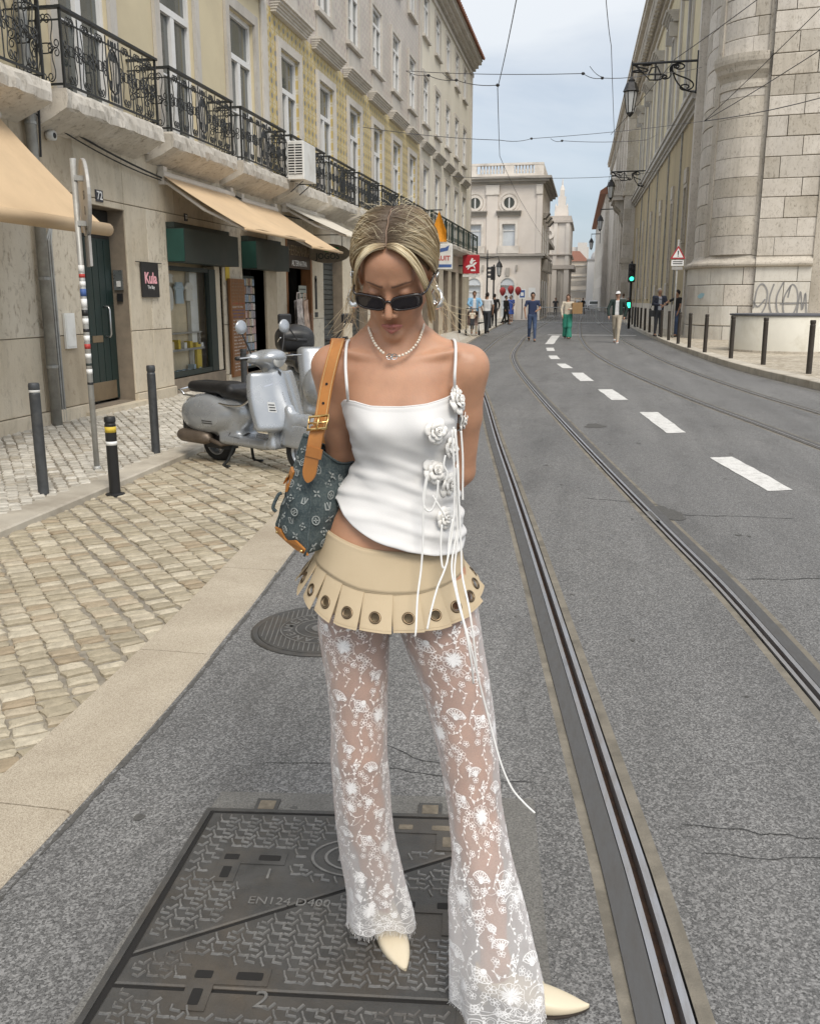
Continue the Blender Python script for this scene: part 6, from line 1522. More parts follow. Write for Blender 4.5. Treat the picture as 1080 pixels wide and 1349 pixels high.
wire([[(3.6, 34.4, 7.42), (6.7, 20, 9.6)], [(3.6, 34.4, 7.42), (7.3, 22, 8.4)], [(3.6, 34.4, 7.42), (7.2, 30, 7.4)]], .02, 'thick cables fanning out from the church corner to the upper right', .1)
wire([[(4.6, 20, 8.3), (2.2, 30, 8.4), (.6, 40, 8.0)]], .018, 'thick dark cable slanting across the ochre facade', .05)
m = MB()
for p in ((-4.15,24.2,6.95),(-3.42,24,6.77),(-2.14,21.4,6.06),(-.35,23.5,6.68),(.1,24.5,6.78),(-1.0,30,6.24),(-1.93,30,6.33)): m.lathe([(0,-.05),(.035,-.02),(.035,.02),(0,.05)], 6, p, 'x')
tag(m.build('wire_clamps', m_black), 'dark insulator clamps on the crossing wires', 'clamp', kind='stuff')
# ------------------------------------------------------------------ scooters
m_silverp = plain('silver_scooter_paint', (.40,.42,.44), .27, me=.5, var=.03, sc=5, spec=.6)
m_seat = plain('black_vinyl_seat', (.012,.012,.013), .42, var=.2, sc=20, bump=.1, bsc=260); m_tyre = plain('black_tyre', (.016,.016,.016), .8, var=.2, sc=20, bump=.3, bsc=90)
m_alloy = plain('alloy_wheel', (.50,.51,.52), .35, me=.7, var=.1, sc=10, dirt=(.25,.24,.23), dirt_sc=8); m_exh = plain('dull_exhaust', (.17,.135,.105), .5, me=.5, var=.2, sc=12); m_chrome = plain('chrome_trim', (.7,.7,.7), .12, me=1., var=.04)
def wheel(par, c, r, w, name='wheel', rz=0):
    o = empty(name, c, rz); o.parent = par
    m = MB(); m.lathe([(r*.66,-w*.42),(r*.80,-w*.5),(r*.93,-w*.46),(r,-w*.2),(r,w*.2),(r*.93,w*.46),(r*.80,w*.5),(r*.66,w*.42)], 32, (0,0,0), 'y', cap=False); m.build('tyre', m_tyre, o, True)
    m = MB(); m.lathe([(r*.68,-w*.44),(r*.68,w*.44),(r*.60,w*.40),(r*.60,-w*.40),(r*.68,-w*.44)], 32, (0,0,0), 'y', cap=False); m.lathe([(0,-w*.46),(r*.2,-w*.44),(r*.2,w*.44),(0,w*.46)], 16, (0,0,0), 'y', cap=False)
    for k in range(5):
        a = 2*math.pi*k/5; m.tube([(r*.15*math.cos(a), 0, r*.15*math.sin(a)), (r*.63*math.cos(a), 0, r*.63*math.sin(a))], [w*.34, w*.26], 6)
    m.build('rim', m_alloy, o, True)
    m = MB(); m.lathe([(r*.42,.012),(r*.42,.016),(r*.2,.016)], 24, (0,0,0), 'y', cap=False); m.build('brake_disc', m_steel, o); return o
sc1 = empty('scooter', (-3.40,8.13,.0), R(-29), 'silver vintage style scooter with black seat parked on its stand in the bay', 'scooter')
sc1.scale = (1, 1, .955)
wheel(sc1, (0,0,.205), .205, .11); wheel(sc1, (1.21,0,.22), .22, .11, rz=R(8))
RYm = lambda a: Matrix.Rotation(R(a), 3, 'Y')
def s_body(p):
    a = np.abs(p[1]); q = [p[0], a, p[2]]
    d = s_ell(q, (-.02,.115,.475), (.35,.135,.20)); d = smin(d, s_ell(p, (-.12,0,.54), (.26,.15,.13)), .06); d = smax(d, -(p[2]-.30), .03)
    d = smin(d, s_ell(p, (.30,0,.50), (.22,.14,.2)), .07); d = smin(d, s_box(p, (.52,0,.255), (.34,.17,.05), .045), .06); d = smin(d, s_box(p, (.24,0,.34), (.18,.12,.09), .06), .05)
    return smax(d, -(p[2]-.205), .01)
def s_shield(p):
    y2 = p[1]*p[1]; q = (p[0]+1.35*y2, p[1], p[2]); rt = RYm(-17)
    zt = np.clip((p[2]-.3)/.65, 0, 1); d = s_box(q, (.905,0,.665), (.034,.30,.275), .033, rt); d = smax(d, np.abs(p[1])-(.252+.045*np.sin(np.clip(zt, 0, 1)*3.0+.3)), .02)
    d = smin(d, s_cone(p, (.985,0,.50), (.80,0,.93), .062, .05), .06); d = smin(d, s_box(p, (.88,0,.36), (.035,.15,.15), .03, RYm(-12)), .09); d = smin(d, s_box(p, (.78,0,.25), (.12,.16,.045), .04), .06); return smax(d, -(p[2]-.22), .02)
sdf_obj('body_shell', s_body, (-.42,-.30,.16), (.92,.30,.76), .0125, m_silverp, sc1, 3); sdf_obj('leg_shield', s_shield, (.52,-.33,.2), (1.14,.33,1.06), .0115, m_silverp, sc1, 3)
def s_fender(p):
    d = s_ell(p, (1.20,0,.29), (.33,.125,.275)); d = smax(d, .255+.10*np.clip(p[0]-1.25, 0, 1)-p[2], .015)
    cyl = np.maximum(np.sqrt((p[0]-1.21)**2+(p[2]-.22)**2)-.25, np.abs(p[1])-.085); d = smax(d, -cyl, .012); return smin(d, s_cone(p, (1.04,0,.44), (.98,0,.58), .07, .06), .07)
sdf_obj('front_fender', s_fender, (.82,-.15,.2), (1.56,.15,.68), .011, m_silverp, sc1, 3)
def s_head(p): 
    d = s_ell(p, (.76,0,1.045), (.14,.15,.085), RYm(-10)); d = smin(d, s_cone(p, (.70,-.17,1.05), (.70,.17,1.05), .05, .05), .06); return smin(d, s_cone(p, (.74,0,.92), (.75,0,1.0), .065, .08), .05)
sdf_obj('headset', s_head, (.56,-.26,.84), (.94,.26,1.16), .011, m_silverp, sc1, 3)
m = MB(); m.lathe([(0,.02),(.062,.012),(.068,0),(.06,-.01)], 20, (.872,0,1.035), 'x'); m.build('headlight', m_lampglass, sc1, True)
def s_seat(p):
    d = s_box(p, (.02,0,.735), (.32,.135,.055), .05); d = smin(d, s_box(p, (.38,0,.685), (.20,.125,.055), .05, RYm(6)), .05); return smin(d, s_ell(p, (.18,0,.77), (.08,.12,.035)), .03)
sdf_obj('seat', s_seat, (-.36,-.17,.6), (.62,.17,.84), .0115, m_seat, sc1, 3)
m = MB(); m.tube(catmull([Vector(p) for p in ((-.3,-.155,.655),(.0,-.165,.635),(.3,-.15,.59),(.5,-.135,.60),(.58,-.1,.66))], 6), .011, 8); m.tube(catmull([Vector(p) for p in ((-.3,.155,.655),(.0,.165,.635),(.3,.15,.59),(.5,.135,.60),(.58,.1,.66))], 6), .011, 8); m.tube([(-.3,-.155,.655),(-.42,-.12,.69),(-.46,0,.70),(-.42,.12,.69),(-.3,.155,.655)], .013, 8); m.build('chrome_rail', m_chrome, sc1, True)
ex = MB(); ex.lathe([(0,-.30),(.055,-.29),(.068,-.25),(.068,.08),(.045,.14),(0,.15)], 18, (-.06,-.175,.255), 'x'); ex.tube([(.05,-.175,.25),(.2,-.14,.2),(.32,-.06,.22)], .022, 8); ex.build('exhaust', m_exh, sc1, True)
m = MB(); m.box(-.42,-.30,-.1,.1,.27,.46); m.build('mudflap', m_black, sc1)
m = MB(); m.bbox(-.12,.2,-.085,.085,.14,.36,.03); m.lathe([(0,-.03),(.06,-.02),(.06,.04),(0,.05)], 12, (.15,-.1,.22), 'y'); m.build('engine', m_black, sc1)
for sy in (-1, 1): m = MB(); m.tube(catmull([Vector((.28,sy*.07,.26)), Vector((.33,sy*.10,.2)), Vector((.30,sy*.15,.06)), Vector((.28,sy*.19,.012)), Vector((.38,sy*.2,.012))], 5), .014, 7); m.build('stand_leg', m_iron, sc1, True)
for sy in (-1, 1):
    m = MB(); m.tube([(.70,sy*.19,1.05),(.69,sy*.33,1.055)], .018, 8); m.build('grip', m_black, sc1, True); m = MB(); m.tube([(.74,sy*.2,1.06),(.79,sy*.25,1.065),(.78,sy*.36,1.06)], .007, 6); m.build('brake_lever', m_chrome, sc1)
    mo = MB(); mo.tube([(.72,sy*.17,1.07),(.70,sy*.22,1.2),(.68,sy*.24,1.27)], .007, 6); mi = mo.build('mirror', m_black, sc1); m = MB(); m.v = []; m.lathe([(0,-.012),(.06,-.008),(.066,.0),(.055,.012),(0,.014)], 20, (.68,sy*.25,1.33), 'x'); m.build('mirror_shell', m_silverp, mi, True); m = MB(); m.lathe([(0,-.0135),(.056,-.0125),(.056,-.012)], 20, (.68,sy*.25,1.33), 'x'); m.build('mirror_glass', m_chrome, mi)
# horn grille, badge, sticker, side vents, tunnel slot
def on_shield(z, y):  # approximate front surface of the shield
    xs_ = np.linspace(1.25, .6, 260); v = s_shield((xs_, np.full(260, y), np.full(260, z))); k = np.nonzero(v < 0)[0]; return float(xs_[k[0]]) if len(k) else .9
def on_side(x, z, f, side=-1):
    lo_, hi_ = 0., .32
    for _ in range(26):
        mid = (lo_+hi_)/2; v = float(f((np.array([x]), np.array([side*mid]), np.array([z])))[0])
        if v < 0: lo_ = mid
        else: hi_ = mid
    return side*hi_
def decal(pts, fn, mat, name, par, th=.003):
    m = MB(); m.add([fn(a, b, th) for a, b in pts], [tuple(range(len(pts)))]); return m.build(name, mat, par)
shf = lambda y, z, t: (on_shield(z, y)+t, y, z)
for k in range(6): decal([(-.035,.66+k*.016),(.035,.66+k*.016),(.035,.668+k*.016),(-.035,.668+k*.016)], shf, m_black, 'horn_slot', sc1)
decal([(-.185,.58),(-.115,.57),(-.115,.66),(-.175,.67)], shf, m_lampglass, 'sticker', sc1)
for k in range(3): decal([(-.174,.59+k*.024),(-.122,.583+k*.024),(-.122,.594+k*.024),(-.172,.60+k*.024)], shf, m_black, 'sticker_print', sc1, .0045)
decal([(-.17,.80),(-.09,.82),(-.09,.828),(-.17,.808)], shf, m_chrome, 'badge_script', sc1); decal([(-.02,.92),(.0,.95),(.02,.92),(.0,.89)], shf, m_black, 'shield_badge', sc1)
sdf = lambda x, z, t: (x, on_side(x, z, s_body)-t, z)
for k in range(2): decal([(.06,.405+k*.022),(.18,.402+k*.022),(.18,.412+k*.022),(.06,.415+k*.022)], sdf, m_black, 'side_vent', sc1)
decal([(-.27,.60),(-.25,.57),(-.22,.585),(-.235,.61),(-.22,.635),(-.25,.625),(-.275,.635)], sdf, m_white_t, 'side_emblem', sc1)
decal([(.32,.30),(.48,.29),(.48,.325),(.33,.335)], sdf, m_black, 'footrest_slot', sc1)
tl = MB(); tl.lathe([(0,-.03),(.05,-.02),(.05,.01)], 14, (-.37,0,.56), 'x'); tl.build('tail_light', m_red, sc1)
# second scooter behind it
sc2 = empty('scooter', (-3.25,10.3,0), R(-62), 'second grey scooter with a black top box, half hidden behind the silver one', 'scooter')
wheel(sc2, (0,0,.22), .22, .12); wheel(sc2, (1.3,0,.23), .23, .12)
def s_b2(p):
    d = s_box(p, (.25,0,.52), (.46,.17,.18), .1, RYm(6)); d = smin(d, s_box(p, (.75,0,.32), (.34,.2,.06), .05), .06); d = smin(d, s_box((p[0]+1.5*p[1]*p[1],p[1],p[2]), (1.0,0,.66), (.05,.2,.38), .05, RYm(-22)), .06); d = smin(d, s_ell(p, (1.12,0,.62), (.14,.2,.22)), .05); return smin(d, s_ell(p, (-.25,0,.68), (.25,.13,.09), RYm(12)), .05)
sdf_obj('body_shell', s_b2, (-.6,-.34,.15), (1.4,.34,1.14), .016, m_silverp, sc2, 3)
sdf_obj('seat', lambda p: smin(s_box(p, (.05,0,.80), (.38,.15,.06), .05), s_box(p, (.45,0,.74), (.18,.13,.05), .04), .05), (-.4,-.2,.64), (.7,.2,.9), .016, m_seat, sc2, 3)
sdf_obj('top_box', lambda p: smin(s_box(p, (-.42,0,1.03), (.21,.22,.14), .1), s_ell(p, (-.42,0,1.1), (.2,.21,.12)), .05), (-.68,-.26,.84), (-.16,.26,1.26), .014, m_seat, sc2, 3)
m = MB(); m.tube([(-.63,-.1,1.05),(-.52,-.19,1.09),(-.3,-.22,1.02),(-.22,-.2,1.07)], .008, 5); m.build('box_trim', m_chrome, sc2)
m = MB(); m.grid([[(.93-.25*v-.06*abs(u)**2*4, u*.42*(1-.3*v), 1.02+.34*v) for v in np.linspace(0,1,6)] for u in np.linspace(-.5,.5,9)]); m.build('windscreen', m_lens if 'm_lens' in globals() else m_shopglass, sc2, True)
for sy in (-1, 1):
    m = MB(); m.tube([(.88,sy*.1,1.08),(.82,sy*.36,1.1)], .018, 7); m.build('grip', m_black, sc2, True); m = MB(); m.tube([(.9,sy*.2,1.08),(.92,sy*.34,1.28)], .008, 5); m.bbox(.9,.95,sy*.34-.07,sy*.34+.07,1.26,1.36,.015); m.build('mirror', m_black, sc2)
m = MB(); m.box(1.13,1.2,-.1,.1,.68,.80); m.build('headlight', m_lampglass, sc2); m = MB(); m.tube([(.3,-.1,.26),(.3,-.24,.02),(.38,-.24,.015)], .013, 6); m.build('stand_leg', m_iron, sc2)

# ------------------------------------------------------------------ people in the street
_cm = {}
def cloth(name, col, var=.1):
    k = (name,)
    if k not in _cm: _cm[k] = plain(name, col, .85, var=var, sc=9)
    return _cm[k]
m_sk1 = skin = plain('street_skin_light', (.45,.26,.18), .55, var=.06); m_sk2 = plain('street_skin_tan', (.34,.19,.12), .55, var=.06)
def person(loc, rz, h, label, shirt, trousers, hair, skin_=None, shoes=None, step=.0, arms=((.1,.15),(.1,.15)), elbows=(.2,.2), jacket=None, female=False, hair_long=False, cap=None, skirt=False, st=.016, group='people walking in the street', lean=0., sleeve='short', wide=0.):
    o = empty('person', loc, rz, label, 'person', group); k = h/1.75; skin_ = skin_ or m_sk1
    hipz, shz, nz = .92*k, 1.43*k, 1.50*k; hw, sw = .085*k, (.175 if female else .195)*k; ly = -lean
    hip = {s: Vector((s*hw, 0, hipz)) for s in (-1, 1)}; kn, an = {}, {}
    for s in (-1, 1):
        d = step*s; kn[s] = Vector((s*(hw+.005), -.02-d*.45*k-max(0,-d)*.1, .49*k)); an[s] = Vector((s*(hw+.005), -d*k*.95+.02, (.085+(.07 if d < -.1 else 0))*k))
    sh = {s: Vector((s*sw, ly*.5, shz)) for s in (-1, 1)}; el, wr = {}, {}
    for i, s in enumerate((-1, 1)):
        fw, outw = arms[i]; e = sh[s]+Vector((s*(.05+outw*.2), -fw*.27, -.27*math.cos(min(1.2,fw))))*k; el[s] = e
        b = elbows[i]; wr[s] = e+Vector((-s*b*.10-s*0.02, -math.sin(min(1.6,fw*.6+b))*.25, -math.cos(min(1.6,fw*.6+b))*.25))*k
    hc = Vector((0, ly-.015*k, 1.63*k))
    def limbs(p, off):
        d = None
        for s in (-1, 1):
            for q in ((hip[s], kn[s], .085, .055), (kn[s], an[s], .052, .036)):
                x = s_cone(p, tuple(q[0]), tuple(q[1]), q[2]*k+off, q[3]*k+off+wide*(.03 if q[0] is kn[s] else .015)); d = x if d is None else smin(d, x, .02)
        return d
    def torso(p, off):
        d = s_box(p, (0, ly*.25, 1.20*k), ((.135 if female else .155)*k+off, .085*k+off, .26*k), .08*k); d = smin(d, s_cone(p, tuple(sh[-1]-Vector((0,0,.02))), tuple(sh[1]-Vector((0,0,.02))), .055*k+off, .055*k+off), .05)
        return smin(d, s_ell(p, (0, .01, .95*k), (.155*k+off, .105*k+off, .11*k)), .05)
    def bodyf(p):
        d = smin(torso(p, -.012), limbs(p, -.008), .03); d = smin(d, s_cone(p, (0, ly*.6, 1.42*k), tuple(hc-Vector((0,0,.05))), .05*k, .048*k), .03)
        d = smin(d, s_ell(p, tuple(hc), (.074*k, .092*k, .112*k)), .02); d = smin(d, s_ell(p, (hc.x, hc.y-.088*k, hc.z-.02*k), (.014*k, .02*k, .022*k)), .01)
        for s in (-1, 1):
            d = smin(d, s_cone(p, tuple(sh[s]), tuple(el[s]), .044*k, .036*k), .02); d = smin(d, s_cone(p, tuple(el[s]), tuple(wr[s]), .036*k, .026*k), .01)
            dr = (wr[s]-el[s]).normalized(); d = smin(d, s_cone(p, tuple(wr[s]), tuple(wr[s]+dr*.08*k), .028*k, .030*k), .01); d = smin(d, s_cone(p, tuple(wr[s]+dr*.08*k), tuple(wr[s]+dr*.16*k+Vector((0,.012,0))), .024*k, .012*k), .01); d = smin(d, s_cone(p, tuple(wr[s]+dr*.03*k), tuple(wr[s]+dr*.09*k+Vector((0,-.035*k,0))), .013*k, .009*k), .005)
            f = an[s]; d = smin(d, s_cone(p, tuple(f), (f.x, f.y-.12*k, .04*k), .036*k, .03*k), .02)
        return d
    X = .52*k; lo, hi = (-X, -.60*k, 0), (X, .50*k, 1.84*k)
    sdf_obj('body', bodyf, lo, hi, st, skin_, o, 1)
    def shirtf(p):
        d = torso(p, .006)
        for s in (-1, 1):
            e = sh[s].lerp(el[s], .62) if sleeve == 'short' else el[s]; d = smin(d, s_cone(p, tuple(sh[s]), tuple(e), .056*k, .05*k), .03)
            if sleeve == 'long': d = smin(d, s_cone(p, tuple(el[s]), tuple(wr[s]), .049*k, .04*k), .015)
        return smax(smax(d, (.86*k if not skirt else .9*k)-p[2], .005), p[2]-1.475*k+.5*np.abs(p[1]), .01)
    sdf_obj('shirt', shirtf, lo, hi, st, shirt, o, 1)
    if jacket:
        def jf(p):
            d = torso(p, .022)
            for s in (-1, 1): d = smin(d, s_cone(p, tuple(sh[s]), tuple(el[s]), .066*k, .056*k), .03); d = smin(d, s_cone(p, tuple(el[s]), tuple(wr[s]), .054*k, .044*k), .015)
            d = smax(d, .82*k-p[2], .005); d = smax(d, p[2]-1.49*k+.4*np.abs(p[1]), .01); op = smax(np.abs(p[0])-(.055+.03*np.clip((1.45*k-p[2]), 0, 1))*k, p[1]+.02, .005); return smax(d, -op, .006)
        sdf_obj('jacket', jf, lo, hi, st, jacket, o, 1)
    if skirt: sdf_obj('skirt', lambda p: smax(smax(np.sqrt(p[0]**2+(p[1]*1.15)**2)-(.15+.11*(1.0*k-p[2]))*k*1.0, p[2]-1.0*k, .01), .55*k-p[2], .01), lo, hi, st, trousers, o, 1)
    else: sdf_obj('trousers', lambda p: smax(smax(smin(limbs(p, .012+.006*wide), s_ell(p, (0, .01, .93*k), (.165*k, .115*k, .12*k)), .04), p[2]-.99*k, .01), .07*k-p[2], .005), lo, hi, st, trousers, o, 1)
    for s in (-1, 1):
        f = an[s]; b = MB(); b.v = []; P = []
        for u, w, ht in ((-.09,.02,.05),(-.07,.034,.075),(0,.036,.07),(.08,.042,.055),(.15,.036,.04),(.19,.012,.03)):
            zb = f.z-.085*k; P.append([(f.x+w*k*c, f.y-u*k+.01, max(.0, zb)+ht*k*q) for c, q in ((-1,0),(1,0),(.9,.6),(.4,1),(-.4,1),(-.9,.6))])
        b.grid(P, cv=True); b.f.append(tuple(range(6))); b.f.append(tuple(len(P)*6-6+i for i in range(6))); b.mi += [0,0]; b.build('shoe', shoes or m_black, o, True)
    def hf_(p):
        d = s_ell(p, (hc.x, hc.y+.012*k, hc.z+.022*k), (.086*k, .104*k, .108*k)); d = smax(d, -((p[1]-hc.y+.055*k)*.8+(p[2]-hc.z-.03*k)*.6), .01)
        if hair_long: d = smin(d, s_box(p, (hc.x, hc.y+.055*k, hc.z-.12*k), (.085*k, .045*k, .16*k), .04*k), .03)
        return d
    sdf_obj('hair', hf_, (-.16*k, hc.y-.18*k, hc.z-.32*k), (.16*k, hc.y+.2*k, hc.z+.18*k), st*.8, hair, o, 1)
    if cap:
        sdf_obj('cap', lambda p: smin(smax(s_ell(p, (hc.x, hc.y, hc.z+.035*k), (.088*k,.107*k,.098*k)), hc.z+.045*k-p[2], .005), s_box(p, (hc.x, hc.y-.13*k, hc.z+.045*k), (.07*k,.06*k,.012*k), .01), .01), (-.16*k, hc.y-.24*k, hc.z-.06*k), (.16*k, hc.y+.16*k, hc.z+.2*k), st*.7, cap, o, 1)
    e_ = MB()
    for s in (-1, 1): e_.obox((hc.x+s*.03*k, hc.y-.086*k, hc.z+.012*k), (.014*k, .006*k, .006*k))
    e_.build('eyes', m_black, o); return o, dict(wr=wr, hc=hc, el=el, k=k, sh=sh)
hb = cloth('black_hair', (.018,.014,.012)); hbr = cloth('brown_hair', (.07,.04,.025)); hg = cloth('grey_hair', (.3,.28,.26))
navy = cloth('navy_cotton', (.022,.035,.085)); jean = cloth('blue_denim', (.055,.085,.16), .3); wht = cloth('white_shirt', (.66,.66,.66)); black_c = cloth('black_cotton', (.014,.014,.015)); grn = cloth('sea_green_satin', (.035,.24,.17), .2); khaki = cloth('pale_chino', (.42,.37,.29)); dgreen = cloth('dark_green_jacket', (.018,.035,.03)); greyt = cloth('grey_trousers', (.045,.048,.055)); ltblue = cloth('light_blue_shirt', (.22,.42,.62)); creamc = cloth('cream_fabric', (.58,.52,.42)); blue_c = cloth('blue_dress', (.06,.12,.42)); red_c = cloth('red_cloth', (.42,.03,.03)); pinkc = cloth('pink_cloth', (.55,.30,.28)); brownbag = cloth('brown_paper', (.30,.19,.09)); whsh = cloth('white_trainers', (.7,.7,.68)); lblue2 = cloth('pale_jeans', (.2,.25,.32))
person((-2.02,34.8,.0), R(8), 1.78, 'man in navy t-shirt and blue jeans walking up the tram tracks', navy, jean, hb, m_sk2, black_c, .18, ((.25,.25),(.3,.1)), (.15,1.1))
gp, gd = person((-.78,37.2,.0), R(-6), 1.72, 'woman in wide sea-green trousers carrying a brown bag on the road', creamc, grn, hbr, m_sk1, black_c, .14, ((.2,.1),(.5,.2)), (.3,1.2), female=True, hair_long=True, wide=2.0, sleeve='long')
hb_ = empty('paper_bag', (-.42,36.95,.98), R(12), 'brown shopping bag on the arm of the woman in green trousers', 'bag'); m = MB(); m.bbox(-.2,.2,-.07,.07,0,.42,.015); m.build('body', brownbag, hb_)
m = MB(); m.tube([(-.1,0,.42),(-.1,0,.58),(.1,0,.58),(.1,0,.42)], .012, 5); m.build('handle', brownbag, hb_)
person((1.03,34.0,.0), R(-10), 1.80, 'man in white cap, dark green jacket and pale trousers striding along the rail', wht, khaki, hbr, m_sk1, whsh, .30, ((.3,.3),(-.2,.3)), (.2,.3), jacket=dgreen, cap=wht)
person((2.66,36.9,.14), R(18), 1.80, 'bearded man in dark jacket and grey trousers talking on the right pavement', cloth('grey_blue_shirt', (.35,.37,.42)), greyt, hg, m_sk2, black_c, .02, ((.3,.1),(.35,.1)), (1.3,1.3), jacket=cloth('dark_blue_jacket', (.03,.035,.055)))
cb = empty('crossbody_bag', (2.40,36.7,.88), 0, 'small black bag hanging at the hip of the man in the dark jacket', 'bag'); m = MB(); m.bbox(-.11,.11,-.05,.05,0,.24,.02); m.build('body', m_black, cb); m = MB(); m.tube([(-.1,0,.22),(.1,-.05,.7),(.36,.02,.62)], .012, 4); m.build('strap', m_black, cb)
person((3.30,36.6,.14), R(-62), 1.74, 'man in black t-shirt and jeans reaching towards the man in the jacket', black_c, jean, hb, m_sk2, black_c, .03, ((1.0,.1),(.1,.1)), (.4,.2))
person((-4.62,38.4,.1), R(12), 1.76, 'man in open light blue shirt pushing the stroller', wht, khaki, hbr, m_sk2, whsh, .05, ((.75,.1),(.75,.1)), (.7,.7), jacket=ltblue)
# stroller with a child
sr = empty('stroller', (-4.58,37.55,.1), R(10), 'grey brown pushchair with a hood in front of the blue shirted man', 'stroller')
m = MB(); m.grid([[(.24*math.sin(a)*1.0, .18-.34*t*math.cos(a*.0)-.02, .72+.34*math.cos(a)*(1-.1*t)) for t in np.linspace(0,1,6)] for a in np.linspace(-1.45,1.45,13)]); m.build('hood', cloth('taupe_canvas', (.17,.12,.10)), sr, True)
m = MB(); m.prism([(.2,.42),(.18,.95),(.12,.95),(.08,.5),(-.28,.46),(-.3,.40)], -.21, .21, lambda u, v, w: (w, u, v)); m.build('seat', cloth('taupe_canvas', (.17,.12,.10)), sr)
m = MB()
for sx in (-.25, .25): m.tube([(sx,.55,1.05),(sx,.2,.7),(sx,-.35,.12)], .014, 6); m.tube([(sx,-.1,.42),(sx,.32,.12)], .014, 6)
m.tube([(-.25,.55,1.05),(.25,.55,1.05)], .016, 6); m.build('frame', m_black, sr)
for sx in (-.27, .27):
    for y, r_ in ((-.35,.1),(.32,.12)): m = MB(); m.lathe([(r_,-.02),(r_,.02)], 14, (sx, y, r_), 'x'); m.build('wheel', m_tyre, sr)
person((-4.55,37.2,.32), R(10), .82, 'small child in a pale top sitting in the pushchair', creamc, greyt, hbr, m_sk1, None, .0, ((.6,.1),(.6,.1)), (.6,.6), st=.013, group='people walking in the street')
person((-4.22,39.6,.1), R(170), 1.72, 'man in white shirt and dark trousers beside the stroller', wht, greyt, hb, m_sk2, black_c, .15)
person((-5.15,52.2,.1), R(190), 1.74, 'person all in black, right one of the dark pair by the kerb', black_c, black_c, hb, m_sk2, black_c, .05, sleeve='long')
person((-5.65,52.8,.1), R(150), 1.68, 'dark haired woman in black, left one of the dark pair', black_c, black_c, hb, m_sk2, black_c, .05, female=True, hair_long=True, sleeve='long')
person((-4.75,55.0,.1), R(60), 1.66, 'woman in black dress and leggings by the red balloons', black_c, black_c, hb, m_sk2, black_c, .2, female=True, sleeve='long')
person((-4.75,58.8,.1), R(-20), 1.70, 'woman in bright blue dress holding red balloons', blue_c, blue_c, hbr, m_sk1, whsh, .05, ((.9,.2),(.2,.1)), (.5,.3), female=True, skirt=True)
for k, (x, z) in enumerate(((-5.25,2.02),(-4.75,2.12),(-4.3,2.05))):
    o = empty('balloon', (x, 58.2, z), 0, ['left red balloon above the woman in blue', 'middle and highest red balloon above the woman in blue', 'right red balloon above the woman in blue'][k], 'balloon', 'red balloons'); m = MB(); m.lathe([(0,-.3),(.03,-.27),(.12,-.18),(.19,-.02),(.19,.1),(.12,.22),(0,.27)], 14); m.build('skin', cloth('red_rubber', (.35,.05,.05)), o, True); m = MB(); m.tube([(0,0,-.29),(-4.75-x+.2,.3,1.2-z)], .006, 3); m.build('string', m_white_t, o)
# distant walkers beyond the barriers, each a copy in other colours
far_spec = [((-4.6,76,.1),'distant walker in red top by the palace side', red_c, black_c),((-5.4,84,.1),'distant walker in green behind the navy shirted man', cloth('green_top', (.08,.2,.1)), lblue2),((-3.9,80,.0),'distant walker in white top by the palace side', wht, black_c),((-3.0,88,.0),'distant walker in dark top beyond the barriers', greyt, black_c),((-4.5,95,.0),'distant walker in pink top beyond the barriers', pinkc, greyt),((-2.2,99,.0),'distant walker in cream top far down the street', creamc, khaki),((-5.9,72,.1),'distant walker in pale jeans left of the navy shirted man', wht, lblue2),((2.35,66,.14),'walker in white shirt and black shorts behind the white cap', wht, black_c),((2.9,70,.14),'walker in dark clothes behind the white capped man', black_c, greyt),((-.6,108,.0),'distant walker in black in the middle of the street', black_c, black_c),((-7.0,75,.1),'distant walker in blue by the arched palace door', blue_c, greyt)]
for k, (loc, lab, a, b) in enumerate(far_spec): person(loc, R(rnd.uniform(-180,180)), rnd.uniform(1.62,1.8), lab, a, b, rnd.choice([hb, hbr, hg]), m_sk2, None, .15, st=.034, sleeve=rnd.choice(['short','long']), group='distant walkers')
# parked cars at the street's far end
for k, (x, y, mat, lab) in enumerate(((.9,150,wht,'distant white car at the far end of the street'),(-1.2,165,cloth('silver_car', (.4,.42,.44)),'distant silver car left of the white one'))):
    o = empty('parked_car', (x, y, 0), 0, lab, 'car', 'distant cars'); m = MB(); m.prism([(-2.0,.25),(2.0,.25),(2.1,.7),(1.2,.85),(.7,1.4),(-1.2,1.42),(-1.9,.9),(-2.1,.75)], -.85, .85, lambda u, v, w: (w, u, v)); m.build('body', mat, o); m = MB(); m.box(-.7,.7,-1.98,-1.3,.95,1.3); m.build('windscreen', m_pane, o)
    for sx in (-.85,.85):
        for yy_ in (-1.3,1.3): m = MB(); m.lathe([(.3,-.1),(.3,.1)], 12, (sx,yy_,.3), 'x'); m.build('wheel', m_tyre, o)
        m = MB(); m.box(sx*.6-.14,sx*.6+.14,-2.12,-2.06,.6,.75); m.build('headlight', m_lampglass, o)
